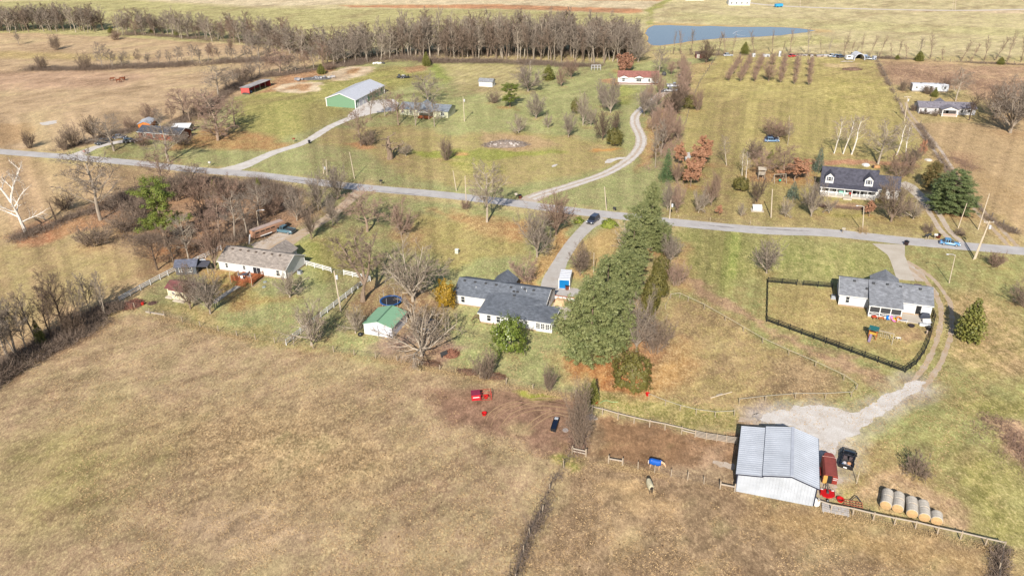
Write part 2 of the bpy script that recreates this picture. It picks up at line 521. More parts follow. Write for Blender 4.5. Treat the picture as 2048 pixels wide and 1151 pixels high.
 ('tall',1322,310,240,30,'bare tree in the lane thicket above the green spruce'),
 ('pear',1412,126,82,36,'bare tree beside the small dark red shed'),
 ('shrub',988,206,182,32,'bare bush left of the bright green leaning pine'),
 # ---- around the brick house
 ('oak',228,302,230,66,'round bare tree beside the brick house drive'),
 ('oak',338,325,244,90,'large bare tree in front of the brick house'),
 ('cypress',436,281,190,80,'tall pinkish cypress-like tree right of the brick house'),
 ('oak',470,252,196,48,'grey tree right of the pinkish cypress'),
 ('shrub',285,292,268,34,'dark red-brown shrub before the brick house'),
 ('shrub',365,290,266,50,'bare shrub at the gable of the brick house'),
 ('shrub',262,258,236,34,'red-brown shrub behind the brick house left end'),
 ('oak',370,236,176,68,'pinkish bare tree in the hedgerow behind the small sheds'),
 ('pear',302,246,208,34,'bare tree left behind the orange shed'),
 ('tall',380,244,186,22,'pale thin tree before the pinkish hedgerow tree'),
 ('oak',437,190,132,62,'bare tree left of the red machine shed'),
 ('shrub',488,164,132,52,'bare shrub behind the red machine shed'),
 ('oak',560,148,98,58,'purple-grey bare tree in the hedgerow above the red machine shed'),
 ('cedar',643,148,128,18,'golden-green cedar beside the scrap heap'),
 ('shrub',658,140,124,28,'rusty shrub beside the golden-green cedar'),
 ('shrub',60,296,262,28,'dark bush left of the road in the tan field'),
 ('shrub',130,300,264,28,'bare bush left of the leaning pole'),
 ('shrub',150,292,248,42,'bare shrub behind the leaning pole'),
 ('pear',190,282,232,46,'bare tree behind the dark grey pickup'),
 # ---- lone plants of the far pastures
 ('shrub',113,100,70,24,'lone bush in the upper left pasture'),
 ('tall',38,90,62,16,'left lone double tree in the upper left pasture'),
 ('shrub',85,139,110,26,'left bush on the creek line of the pasture'),
 ('shrub',172,139,106,32,'middle bush on the creek line of the pasture'),
 ('oak',206,138,84,32,'tallest tree on the creek line of the pasture'),
 ('shrub',232,80,60,26,'orange-brown bush where the upper pasture meets the far wood'),
 ('cedar',222,66,54,12,'dark cedar at the right end of the far wood'),
 ('cedar',353,74,58,10,'right dark cedar of the far tree row'),
 ('cedar',305,68,56,12,'left dark cedar of the far tree row'),
 ('cedar',853,132,104,17,'golden-brown cedar at the front of the wood'),
 ('cedar',1489,109,84,18,'dark cedar in the field row by the pond'),
 ('cedar',1838,122,102,18,'dark cedar in the field row right of the junk row'),
 ('cedar',1794,119,110,11,'small dark cedar in the field row above the lane corner'),
 ('cedar',2001,129,114,15,'dark cedar in the field row near the right edge'),
]
# trees in rows and belts: kind, group label, label, category, list of (foot x, foot y, top y, width)
ROWS = [
 ('oak','far tree row above the pasture','bare tree in the far row above the upper pasture',
   [(252,70,32,26),(272,72,40,22),(292,70,38,24),(336,70,28,32),(375,76,24,32),(392,74,40,20),(415,80,28,20),(430,80,38,24),(447,82,44,22),(468,84,36,24),(490,84,34,32),(508,86,38,26),(527,88,30,26),(545,92,42,24),(578,98,34,24),(600,100,52,26),(560,94,50,22)]),
 ('thin','field row along the pond','bare tree in the field row along the pond and junk',
   [(1347,109,62,20),(1361,109,56,22),(1382,110,55,24),(1437,109,62,24),(1449,110,62,20),(1465,110,64,12),(1509,110,60,26),(1544,109,60,18),(1563,109,80,12),(1579,110,58,24),(1615,112,56,24),(1642,110,78,14),(1656,112,76,18),(1687,115,60,24),(1700,112,78,14),(1710,113,90,14),(1722,113,68,18),(1738,116,68,22),(1758,116,70,20),(1781,117,84,14),(1796,116,78,22),(1812,118,86,16),(1837,118,70,26),(1860,118,62,26),(1885,120,92,20),(1922,122,76,26),(1942,122,84,20),(1968,122,72,26),(1990,121,70,30),(2014,124,62,30),(2042,124,70,30),(1406,110,80,14),(1420,110,84,14)]),
 ('pear','rows of small orchard trees','small pinkish orchard tree in one of the rows before the junk',
   [(1478,128,108,16),(1472,138,116,17),(1464,150,126,18),(1457,162,138,18),(1499,128,108,15),(1494,138,116,16),(1487,150,126,17),(1481,163,138,18),(1522,128,106,16),(1518,139,114,18),(1513,150,126,17),(1508,164,138,18),(1544,130,106,18),(1568,130,106,15),(1566,141,116,16),(1564,153,128,16),(1560,166,142,15),(1594,130,108,14),(1593,141,118,14),(1591,154,130,15),(1588,169,146,13),(1620,131,110,15),(1620,143,118,16),(1619,156,132,16),(1617,171,148,14),(1537,163,122,32)]),
 ('pear','reddish thicket at the end of the gravel lane','purplish thicket tree at the end of the gravel lane',
   [(1362,140,108,20),(1370,152,116,22),(1366,165,126,22),(1374,176,136,22),(1360,186,146,20),(1368,198,160,22),(1342,150,120,20),(1310,172,136,22),(1320,188,150,20),(1300,198,166,20),(1290,212,176,20),(1314,212,180,22),(1330,220,186,22),(1344,215,180,20),(1318,250,208,24),(1340,262,214,26),(1356,280,232,24),(1338,240,200,20),(1305,262,222,22)]),
 ('tall','hedgerow trees between the pastures','bare hedgerow tree between the two tan pastures',
   [(225,136,100,22),(245,135,104,20),(262,134,100,18),(280,134,98,20),(298,133,104,16),(318,132,100,18),(338,132,100,16),(356,131,94,20),(368,131,92,16),(385,129,88,18),(400,128,92,20),(417,126,86,22),(428,128,84,22),(442,124,92,20),(458,122,92,20),(475,122,96,20),(465,118,70,14),(492,120,92,26),(505,118,60,30),(520,120,62,30),(540,122,80,26),(556,122,86,24)]),
 ('oak','hedgerow trees above the red machine shed','bare hedgerow tree behind the red machine shed',
   [(520,152,112,26),(540,150,106,26),(575,148,110,24),(592,146,104,26),(610,142,100,28),(628,140,92,30),(648,136,84,32),(668,134,78,30),(690,130,74,30),(712,128,68,28),(735,126,66,28),(505,160,124,22),(470,172,138,24),(455,182,146,26),(415,214,176,26),(400,222,184,24),(345,246,206,24),(322,256,216,22),(420,232,196,26),(398,238,200,24)]),
]
WOOD = [(640,128),(700,126),(760,122),(820,117),(900,120),(1000,120),(1060,124),(1120,124),(1190,128),(1240,126),(1270,112),(1290,104),(1250,92),(1180,92),(1080,96),(1000,96),(900,98),(820,102),(740,108),(660,114)]
FARWOOD = [(-60,66),(0,66),(60,65),(120,66),(170,66),(215,66),(220,58),(160,54),(100,54),(40,54),(-20,54),(-60,54)]
# ------------------------------------------------------------------ ground: one sheet, coloured by what grows or lies on it
TAN = (205, 174, 134); TAN2 = (178, 150, 108)
LAWN = (174, 168, 112); LAWN2 = (148, 158, 92); STRAW = (200, 178, 132)
REG = [
 # pixels of the photograph round each patch, its colour, a second colour mixed in, how much, soft edge in metres
 # ---- far fields
 ([(-900,-60),(3000,-60),(3000,118),(1640,112),(1290,62),(1200,110),(640,110),(400,84),(-900,60)], (214,194,146), (190,180,120), .5, 3),
 ([(-900,10),(0,4),(210,-2),(420,12),(520,17),(1000,19),(1300,30),(1285,46),(1180,60),(900,74),(640,100),(420,84),(-900,74)], (180,172,108), (196,184,128), .5, 2),
 ([(200,-4),(1330,-6),(1310,20),(1000,10),(690,9),(520,13)], (222,203,162), (208,186,142), .4, 2),
 ([(680,11),(1000,9),(1290,19),(1275,27),(1000,18),(700,15)], (208,150,106), (196,136,92), .4, 1.5),
 ([(720,-8),(1330,-8),(1320,2),(900,-1)], (205,142,98), (200,160,112), .4, 1.5),
 ([(1340,22),(1500,34),(2048,58),(2100,70),(2048,74),(1500,52),(1340,40)], (196,186,124), (206,190,138), .5, 3),
 ([(1300,44),(1660,60),(1660,66),(1300,50)], (206,178,122), (190,160,104), .4, 1),
 ([(1305,92),(1640,70),(1700,84),(1500,100),(1320,104)], (186,178,112), (200,184,130), .5, 2),
 ([(1820,24),(2100,18),(2100,30),(1830,20)], (222,196,156), (210,184,140), .4, 2),
 ([(1310,48),(1290,20),(1330,0),(1345,0),(1310,22),(1290,52)], (160,160,84), (176,166,100), .4, 1),
 # ---- pastures on the left
 ([(-900,66),(60,66),(240,74),(520,92),(640,116),(600,150),(480,190),(420,230),(250,262),(150,300),(-60,304),(-900,250)], TAN, TAN2, .45, 3),
 ([(-300,92),(120,106),(300,112),(250,122),(60,118),(-300,110)], (188,164,104), (196,166,118), .5, 4),
 ([(-200,150),(160,140),(300,150),(250,172),(0,180),(-200,180)], (206,170,136), (182,146,112), .5, 5),
 ([(-100,252),(60,248),(80,276),(0,290),(-100,290)], (196,160,114), (176,142,100), .5, 3),
 ([(-900,312),(0,310),(280,336),(470,352),(560,372),(590,420),(460,500),(330,560),(230,620),(0,740),(-900,900)], (198,164,122), (172,146,100), .5, 4),
 ([(-400,360),(30,340),(130,350),(140,420),(60,450),(-100,440)], (206,172,130), (190,158,114), .5, 5),
 ([(-100,520),(120,470),(300,520),(320,545),(180,600),(60,640),(-100,660)], (188,158,112), (160,146,88), .5, 5),
 # ---- mown lots north of the road
 ([(150,300),(230,290),(380,262),(480,190),(560,150),(680,128),(820,120),(1000,124),(1290,122),(1440,112),(1430,140),(1380,200),(1360,290),(1345,436),(1000,398),(600,352),(150,312)], LAWN, LAWN2, .55, 3),
 ([(470,200),(640,150),(800,132),(880,150),(790,180),(640,200),(700,225),(640,255),(560,280),(470,258)], (160,158,84), (178,164,98), .5, 4),
 ([(430,252),(500,262),(600,288),(560,300),(440,296),(330,300)], (186,138,88), (176,150,92), .6, 3),
 ([(560,150),(690,126),(640,152),(560,182),(510,190)], (186,138,98), (200,160,116), .5, 2),
 ([(545,176),(600,162),(645,166),(640,182),(595,188),(560,185)], (234,214,176), (206,160,116), .3, 1),
 ([(560,178),(600,168),(628,170),(610,182)], (190,138,96), (206,170,120), .5, 1.5),
 ([(650,146),(700,132),(748,136),(730,150),(690,160),(660,162)], (234,214,176), (206,160,116), .3, 1),
 ([(690,140),(720,136),(715,147),(690,149)], (180,132,88), (206,170,120), .4, 1.2),
 ([(800,136),(850,130),(858,140),(820,146)], (184,134,92), (192,160,110), .5, 2),
 ([(856,128),(880,126),(906,160),(890,166),(870,150)], (142,154,74), (160,164,88), .4, 2),
 ([(880,126),(1060,130),(1030,200),(920,180)], (196,178,126), (164,156,92), .5, 3),
 ([(640,262),(700,256),(800,250),(900,270),(1000,262),(1100,270),(1240,290),(1260,320),(1180,345),(1040,372),(900,372),(820,350),(720,300),(640,290)], (188,164,110), (158,152,84), .5, 3),
 ([(690,286),(715,284),(760,294),(720,298)], (190,128,78), (190,150,100), .4, 1.2),
 ([(800,300),(870,302),(970,296),(1060,300),(1140,306),(1060,312),(960,320),(860,318)], (160,160,72), (140,150,62), .5, 1.5),
 ([(895,325),(960,318),(1010,330),(1005,345),(940,350)], (158,158,70), (176,160,96), .5, 2),
 ([(905,304),(935,302),(935,312),(905,314)], (206,158,92), (190,150,90), .4, 1),
 ([(1180,298),(1235,296),(1225,302),(1175,303)], (212,156,84), (196,150,90), .4, .8),
 ([(960,262),(1060,272),(1120,290),(1050,300),(970,292)], (196,162,118), (176,146,104), .5, 2),
 ([(1220,165),(1275,180),(1262,210),(1230,212)], (152,158,80), (170,164,92), .4, 2),
 ([(1210,160),(1240,158),(1236,172),(1210,168)], (200,150,108), (190,150,104), .4, 1),
 ([(1290,240),(1345,200),(1366,170),(1330,300),(1300,330),(1268,346),(1286,300)], (192,150,100), (176,158,96), .5, 2),
 # ---- long field behind the dormered house
 ([(1440,112),(1752,118),(1800,215),(1870,330),(1830,400),(1360,420),(1350,290),(1372,200)], (192,172,108), (170,160,88), .5, 3),
 ([(1380,130),(1430,120),(1400,170),(1376,200)], (180,164,98), (200,168,118), .5, 2),
 ([(1640,150),(1760,150),(1796,215),(1700,240),(1640,210)], (180,168,92), (196,174,112), .5, 4),
 ([(1640,127),(1720,128),(1716,136),(1650,134)], (212,184,132), (200,170,116), .3, 1),
 ([(1360,300),(1700,310),(1830,340),(1830,440),(1650,440),(1350,430)], (178,158,100), (160,152,84), .5, 3),
 ([(1600,321),(1800,322),(1830,330),(1640,328)], (196,140,104), (190,150,110), .4, .8),
 ([(1490,330),(1640,336),(1630,366),(1500,360)], (196,136,86), (176,150,96), .5, 3),
 ([(1345,436),(1650,455),(1960,482),(1880,430),(1600,420),(1360,420)], (184,162,106), (162,152,86), .5, 3),
 ([(1620,425),(1740,430),(1800,445),(1700,440)], (160,150,76), (176,158,92), .4, 2),
 ([(1640,405),(1745,408),(1750,416),(1640,414)], (198,160,120), (180,140,100), .4, 1),
 # ---- right edge
 ([(1756,118),(2200,128),(2600,200),(2600,620),(2048,470),(1960,410),(1870,310),(1810,215)], (206,174,126), (190,160,112), .5, 3),
 ([(1760,124),(2100,134),(2100,190),(1960,196),(1900,178),(1780,168)], (178,142,112), (196,160,120), .6, 4),
 ([(1784,168),(1930,182),(2000,220),(1980,248),(1850,246),(1815,220)], (186,168,106), (196,172,118), .5, 3),
 ([(1890,300),(1960,312),(1940,345),(1900,340)], (186,146,108), (200,166,120), .5, 3),
 ([(1830,250),(1880,300),(1960,390),(2048,470),(2048,492),(1990,485),(1900,400),(1850,310)], (184,160,104), (200,168,118), .5, 2),
 # ---- lots south of the road
 ([(600,372),(1000,420),(1240,444),(1240,560),(1130,720),(1150,790),(890,738),(560,690),(262,616),(330,560),(460,500)], LAWN, LAWN2, .55, 3),
 ([(560,490),(680,470),(760,540),(640,560),(600,500)], (152,154,76), (170,160,92), .5, 4),
 ([(830,430),(1000,450),(1060,430),(1050,500),(900,540),(800,480)], (182,160,100), (160,152,84), .5, 3),
 ([(860,420),(1000,432),(1070,440),(1060,480),(960,470),(930,445)], (194,142,92), (180,156,100), .55, 3),
 ([(790,455),(860,462),(830,500),(780,480)], (186,148,98), (172,156,96), .5, 3),
 ([(1130,450),(1150,470),(1090,560),(1060,570),(1070,530)], (198,146,88), (188,156,100), .5, 1.5),
 ([(1215,450),(1250,450),(1240,500),(1200,570),(1140,560),(1150,490)], (200,166,106), (180,158,96), .5, 2),
 ([(1010,555),(1070,560),(1092,580),(1080,590),(1020,570)], (200,150,94), (180,150,92), .5, 1.2),
 ([(740,560),(880,580),(900,640),(880,700),(800,700),(730,640),(700,600)], (182,146,110), (170,152,96), .5, 3),
 ([(740,700),(800,650),(900,680),(930,700),(890,740),(800,728)], (178,146,124), (168,140,104), .4, 2),
 ([(270,600),(380,620),(600,680),(560,692),(300,622)], (168,160,92), (190,166,112), .5, 2),
 ([(350,520),(470,540),(560,600),(480,620),(400,580)], (188,148,92), (164,154,86), .5, 3),
 ([(230,390),(600,380),(640,430),(560,480),(440,500),(390,500),(300,470),(240,440)], (152,120,94), (172,134,98), .5, 4),
 ([(300,450),(420,440),(450,490),(400,530),(320,520)], (176,126,88), (160,130,92), .5, 3),
 ([(10,470),(90,440),(210,430),(225,445),(110,480),(40,500)], (186,126,86), (170,130,94), .5, 2),
 ([(130,430),(240,390),(330,350),(300,400),(200,450)], (150,114,84), (170,130,96), .5, 2.5),
 ([(1350,452),(1960,496),(2400,560),(2400,1200),(2010,1100),(1900,1050),(1660,1000),(1640,880),(1540,820),(1480,830),(1290,800),(1260,720),(1330,590)], (178,164,100), LAWN2, .5, 4),
 ([(1360,465),(1760,500),(1750,545),(1680,560),(1530,556),(1420,560),(1350,520)], (160,164,88), (186,172,110), .45, 4),
 ([(1352,475),(1392,500),(1400,560),(1372,590),(1350,560)], (202,160,110), (176,158,92), .5, 2),
 ([(1390,460),(1500,470),(1500,540),(1440,580),(1400,540)], (146,156,76), (168,162,92), .45, 4),
 ([(1540,570),(1680,580),(1860,640),(1860,670),(1815,735),(1700,695),(1540,640)], (188,164,104), (170,156,90), .5, 2),
 ([(1800,660),(1860,655),(1850,690),(1810,690)], (196,158,114), (180,158,100), .4, 1.5),
 ([(1345,600),(1430,620),(1600,710),(1715,780),(1700,795),(1590,795),(1470,830),(1300,800),(1270,720),(1310,640)], (190,160,112), (164,148,86), .5, 2),
 ([(1290,690),(1370,680),(1400,740),(1340,790),(1270,790)], (204,158,96), (190,160,110), .5, 3),
 ([(1540,730),(1600,722),(1690,760),(1660,792),(1560,785)], (172,144,104), (186,156,112), .5, 3),
 ([(1372,545),(1405,555),(1440,610),(1400,600)], (196,158,120), (184,156,110), .3, 1.5),
 ([(1400,575),(1430,590),(1520,640),(1580,670),(1700,720),(1790,760),(1760,775),(1660,725),(1540,660),(1420,610)], (188,152,116), (184,156,112), .3, 1.2),
 ([(1140,715),(1180,705),(1290,735),(1300,770),(1260,780),(1210,775),(1160,745)], (204,132,74), (190,146,90), .4, 1.2),
 ([(1255,660),(1290,640),(1330,690),(1310,730),(1270,740)], (206,140,86), (190,150,100), .5, 1.5),
 ([(1160,770),(1300,790),(1480,838),(1470,862),(1300,835),(1185,815)], (166,160,84), (184,164,104), .5, 1.5),
 ([(1480,820),(1545,812),(1530,860),(1478,872)], (180,144,104), (196,160,120), .4, 1.5),
 ([(1640,885),(1760,880),(1900,990),(2000,1080),(1880,1050),(1660,1005)], (186,158,106), (164,152,84), .5, 3),
 ([(1480,826),(1560,812),(1640,800),(1716,820),(1764,788),(1830,752),(1866,764),(1850,790),(1796,820),(1750,850),(1710,882),(1690,930),(1640,990),(1624,880),(1500,850)], (212,200,186), (176,160,116), .5, 2.6),
 ([(1740,945),(1790,930),(1840,970),(1930,1020),(1925,1058),(1870,1050),(1750,1010),(1700,1000)], (194,158,118), (206,172,128), .5, 1.5),
 ([(1995,842),(2048,846),(2130,880),(2130,960),(2048,945),(2020,915)], (188,148,116), (206,170,130), .6, 1.2),
 ([(1880,790),(1960,800),(2100,820),(2100,850),(1960,830)], (150,146,76), (180,160,100), .5, 3),
 ([(1880,880),(2000,900),(2048,980),(2048,1151),(1990,1060),(1920,980)], (160,154,82), (184,164,104), .5, 4),
 ([(1880,580),(1960,570),(2048,640),(2100,760),(1980,760),(1890,720)], (176,158,96), (200,166,118), .55, 4),
 # ---- foreground pasture and corral
 ([(-600,900),(0,742),(262,618),(560,694),(890,742),(1152,790),(1172,860),(1140,910),(1030,1180),(-600,1400)], (190, 159, 121), (160, 143, 99), .5, 2),
 ([(850,790),(940,772),(1150,796),(1180,880),(1140,920),(1040,880),(960,850),(880,830)], (156,120,94), (170,136,108), .12, 2),
 ([(300,850),(620,800),(820,900),(700,1000),(380,960)], (168,140,100), (186,156,112), .6, 8),
 ([(0,900),(200,820),(330,900),(200,1040),(0,1080)], (180,156,106), (150,140,82), .55, 8),
 ([(380,1010),(520,1005),(640,1060),(500,1110),(360,1070)], (198,168,130), (176,146,106), .4, 4),
 ([(1030,848),(1075,852),(1068,870),(1040,868)], (208,182,130), (180,150,104), .4, 1.5),
 ([(1172,850),(1480,880),(1470,985),(1640,1018),(2000,1096),(2006,1180),(1030,1180),(1140,915)], (158,130,96), (178,150,112), .3, 1.5),
 ([(1185,845),(1300,845),(1480,885),(1472,980),(1330,945),(1190,910)], (160,122,86), (172,136,100), .12, 1.5),
 ([(1380,885),(1440,885),(1450,930),(1400,960),(1370,930)], (196,160,124), (176,140,104), .4, 2),
 ([(1195,970),(1310,965),(1330,1000),(1260,1010),(1200,1000)], (206,172,122), (176,144,100), .4, 2),
 ([(1215,1035),(1255,1030),(1285,1085),(1240,1100),(1212,1070)], (200,168,124), (180,150,108), .4, 2),
 ([(1290,985),(1350,1000),(1330,1040),(1290,1030)], (194,160,116), (170,140,98), .4, 2),
 ([(1500,1000),(1660,1030),(1900,1090),(1990,1110),(1990,1151),(1700,1100),(1520,1050)], (190,156,104), (166,136,88), .5, 3),
 ([(1340,925),(1470,945),(1470,985),(1330,950)], (186,156,120), (170,146,110), .5, 2),
 ([(1120,915),(1160,912),(1165,945),(1140,950)], (150,150,70), (176,152,96), .5, 1),
 ([(1020,784),(1090,786),(1105,797),(1040,794)], (170,176,60), (176,160,90), .4, .7),
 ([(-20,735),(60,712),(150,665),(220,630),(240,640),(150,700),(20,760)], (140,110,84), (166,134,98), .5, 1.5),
 ([(30,736),(72,722),(74,732),(36,746)], (140,160,60), (170,150,90), .4, 1),
]
LITTER = []        # (x, y, radius, colour) rings of fallen leaves, filled in by the trees
def GC(c, k=.93):
    c = (c[0] * 1.01, c[1] * 1.015, min(255, c[2] * 1.05)); g = .35 * c[0] + .5 * c[1] + .15 * c[2]
    return np.array(C(*[g + (v - g) * k for v in c])[:3])
def ground_mats():
    m = bpy.data.materials.new('ground_cover'); m.use_nodes = True
    nt = m.node_tree; N = nt.nodes; L = nt.links
    b = N['Principled BSDF']; b.inputs['Roughness'].default_value = 0.95; b.inputs['Specular IOR Level'].default_value = 0.08
    geo = N.new('ShaderNodeNewGeometry')
    def noise(sc, det=4, rough=.6, stretch=None):
        v = geo.outputs['Position']
        if stretch:
            mp = N.new('ShaderNodeMapping'); mp.inputs['Scale'].default_value = stretch[0]; mp.inputs['Rotation'].default_value = (0, 0, stretch[1])
            L.new(v, mp.inputs['Vector']); v = mp.outputs['Vector']
        n = N.new('ShaderNodeTexNoise'); n.inputs['Scale'].default_value = sc; n.inputs['Detail'].default_value = det; n.inputs['Roughness'].default_value = rough
        L.new(v, n.inputs['Vector']); return n.outputs['Fac']
    def mr(s, a, c, lo=0., hi=1.):
        r = N.new('ShaderNodeMapRange'); r.inputs['From Min'].default_value = a; r.inputs['From Max'].default_value = c
        r.inputs['To Min'].default_value = lo; r.inputs['To Max'].default_value = hi
        L.new(s, r.inputs['Value']); return r.outputs['Result']
    def mth(op, a, c):
        r = N.new('ShaderNodeMath'); r.operation = op
        for i, q in enumerate((a, c)):
            if isinstance(q, (int, float)): r.inputs[i].default_value = q
            else: L.new(q, r.inputs[i])
        return r.outputs[0]
    a1 = N.new('ShaderNodeAttribute'); a1.attribute_name = 'cover'
    a2 = N.new('ShaderNodeAttribute'); a2.attribute_name = 'cover_alt'
    big = noise(.16, 5, .65); mid = noise(.75, 5, .7, ((1, .6, 1), .3)); fine = noise(2.6, 5, .75, ((1, .55, 1), .3)); tiny = noise(7., 3, .7); streak = noise(.22, 4, .7, ((1, .45, 1), .5))
    mask = mr(mth('ADD', mth('MULTIPLY', big, .34), mth('ADD', mth('MULTIPLY', mid, .36), mth('MULTIPLY', fine, .30))), .44, .56)
    mask = mth('MULTIPLY', mask, mth('MULTIPLY', a1.outputs['Alpha'], 1.35))
    mx = N.new('ShaderNodeMix'); mx.data_type = 'RGBA'
    L.new(mask, mx.inputs['Factor']); L.new(a1.outputs['Color'], mx.inputs['A']); L.new(a2.outputs['Color'], mx.inputs['B'])
    # dead, pale stalks and dark thatch between them
    dry = N.new('ShaderNodeMix'); dry.data_type = 'RGBA'; dry.inputs['B'].default_value = C(226, 200, 154)
    am = mth('MULTIPLY', a1.outputs['Alpha'], 2.0)
    L.new(mth('MULTIPLY', mr(fine, .52, .66, 0, .5), am), dry.inputs['Factor']); L.new(mx.outputs['Result'], dry.inputs['A'])
    drk = N.new('ShaderNodeMix'); drk.data_type = 'RGBA'; drk.inputs['B'].default_value = C(118, 96, 66)
    L.new(mth('MULTIPLY', mr(fine, .47, .30, 0, .42), am), drk.inputs['Factor']); L.new(dry.outputs['Result'], drk.inputs['A'])
    val = mth('MULTIPLY', mth('MULTIPLY', mr(mid, .34, .66, .76, 1.26), mr(streak, .3, .7, .84, 1.17)), mth('MULTIPLY', mr(tiny, .32, .68, .74, 1.28), mr(fine, .34, .66, .79, 1.23)))
    hs = N.new('ShaderNodeHueSaturation'); L.new(drk.outputs['Result'], hs.inputs['Color']); L.new(val, hs.inputs['Value'])
    L.new(hs.outputs['Color'], b.inputs['Base Color'])
    bp = N.new('ShaderNodeBump'); bp.inputs['Distance'].default_value = .16; bp.inputs['Strength'].default_value = .8
    L.new(mth('ADD', fine, mth('MULTIPLY', tiny, .5)), bp.inputs['Height']); L.new(bp.outputs['Normal'], b.inputs['Normal'])
    return m
def build_ground():
    # rows and columns of the sheet: finer where the fields are looked at, coarse towards the horizon
    ys = np.concatenate([[-6000, -2500, -900, -300, -60, 20], np.exp(np.linspace(math.log(60), math.log(760), 640)), [850, 1000, 1300, 1800, 2600, 4200, 9000]])
    ts = np.concatenate([[-60, -12, -4, -2, -1.3, -1.0], np.linspace(-.82, .82, 600), [1.0, 1.3, 2, 4, 12, 60]])
    sc = np.clip(ys, 60, 760)
    X = ts[None, :] * sc[:, None]; Y = np.repeat(ys[:, None], len(ts), 1)
    P = np.stack([X.ravel(), Y.ravel()], 1)
    n = len(P)
    wx = P[:, 0] + (fbm(P[:, 0] / 7, P[:, 1] / 7, 3) - .5) * 7 + (fbm(P[:, 0] / 1.6, P[:, 1] / 1.6, 5, 3) - .5) * 2.2
    wy = P[:, 1] + (fbm(P[:, 0] / 7, P[:, 1] / 7, 11) - .5) * 7 + (fbm(P[:, 0] / 1.6, P[:, 1] / 1.6, 13, 3) - .5) * 2.2
    base = np.tile(np.array(C(*STRAW)[:3]), (n, 1)); alt = np.tile(np.array(C(*LAWN)[:3]), (n, 1)); amt = np.full(n, .5)
    def polymask(pts, fe):
        q = np.array(pts)
        lo = q.min(0) - fe * 2; hi = q.max(0) + fe * 2
        idx = np.nonzero((wx > lo[0]) & (wx < hi[0]) & (wy > lo[1]) & (wy < hi[1]))[0]
        if not len(idx): return idx, None
        x = wx[idx]; y = wy[idx]; ins = np.zeros(len(idx), bool); d2 = np.full(len(idx), 1e12)
        for i in range(len(q)):
            a = q[i]; b_ = q[(i + 1) % len(q)]
            c = ((a[1] > y) != (b_[1] > y)) & (x < (b_[0] - a[0]) * (y - a[1]) / (b_[1] - a[1] + 1e-12) + a[0])
            ins ^= c
            e = b_ - a; t = np.clip(((x - a[0]) * e[0] + (y - a[1]) * e[1]) / (e @ e + 1e-9), 0, 1)
            d2 = np.minimum(d2, (x - a[0] - t * e[0]) ** 2 + (y - a[1] - t * e[1]) ** 2)
        d = np.sqrt(d2) * np.where(ins, 1, -1)
        w = np.clip(d / fe * .5 + .5, 0, 1)
        return idx, w * w * (3 - 2 * w)
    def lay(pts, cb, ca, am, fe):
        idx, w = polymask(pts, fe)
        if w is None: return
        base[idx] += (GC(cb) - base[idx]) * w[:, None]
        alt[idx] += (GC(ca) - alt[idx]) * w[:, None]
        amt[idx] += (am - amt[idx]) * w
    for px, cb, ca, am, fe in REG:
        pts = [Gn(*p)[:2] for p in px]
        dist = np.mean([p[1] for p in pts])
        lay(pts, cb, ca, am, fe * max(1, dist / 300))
    # fallen leaves and bare soil round trunks
    for x, y, r, c, k in LITTER:
        idx = np.nonzero((abs(wx - x) < r * 1.5) & (abs(wy - y) < r * 1.5))[0]
        d = np.hypot(wx[idx] - x, wy[idx] - y) / r
        w = np.clip(1.25 - d, 0, 1) * k
        base[idx] += (GC(c, .95) - base[idx]) * w[:, None]
    # mower passes and drill rows: alternating lean of the grass
    def stripes(px, ang, period, k):
        pts = [Gn(*p)[:2] for p in px]
        idx, w = polymask(pts, 4)
        if w is None: return
        u = P[idx, 0] * -math.sin(ang) + P[idx, 1] * math.cos(ang)
        u = u + (fbm(P[idx, 0] / 20, P[idx, 1] / 20, 31) - .5) * period * .8
        s_ = np.sin(u / period * 2 * pi) * (0.5 + fbm(P[idx, 0] / 9, P[idx, 1] / 9, 37))
        base[idx] *= (1 + k * s_ * w)[:, None]; alt[idx] *= (1 + k * s_ * w)[:, None]
    stripes(REG[0][0], YAW * 1.1, 5.5, .06)
    stripes([(880,126),(1060,130),(1030,215),(920,190)], radians(62), 3.4, .10)
    stripes([(1440,112),(1752,118),(1800,215),(1870,330),(1360,420),(1372,200)], radians(72), 2.6, .07)
    stripes([(1440,112),(1752,118),(1800,215),(1870,330),(1360,420),(1372,200)], YAW, 2.2, .06)
    stripes([(600,372),(1060,420),(1060,500),(760,560),(620,500)], radians(52), 2.6, .07)
    stripes([(700,290),(1200,340),(1040,380),(800,360),(600,345)], radians(-15), 2.8, .06)
    stripes([(1360,465),(1760,500),(1700,560),(1530,556),(1420,560)], radians(80), 2.2, .06)
    stripes([(1880,560),(2048,560),(2100,1000),(1900,800)], radians(105), 3.0, .08)
    stripes([(1700,800),(2048,900),(2048,1151),(1900,1000)], radians(40), 3.2, .06)
    # drifts of greener and of browner growth, a few metres to tens of metres across, combed one way by the mower
    u = P[:, 0] * .8 + P[:, 1] * .6; w_ = -P[:, 0] * .6 + P[:, 1] * .8
    sc_ = np.clip(P[:, 1] / 140, 1, 2.2)
    g1 = fbm(u / (16 * sc_), w_ / (9 * sc_), 51); g2 = fbm(u / (6 * sc_), w_ / (3.2 * sc_), 57); g3 = fbm(u / (2.4 * sc_), w_ / (1.1 * sc_), 63, 3)
    gm = np.clip((.5 * g1 + .5 * g2 - .54) * 7, 0, 1) * .34; bm_ = np.clip((.47 - .5 * g1 - .5 * g2) * 7, 0, 1) * .36
    base += (GC((158, 152, 96)) - base) * gm[:, None]; base += (GC((176, 140, 106)) - base) * bm_[:, None]
    k_ = (1 + (g1 - .5) * .34 + (g2 - .5) * .44 + (g3 - .5) * .62)
    base *= k_[:, None]; alt *= k_[:, None]
    H_, W_ = len(ys), len(ts)
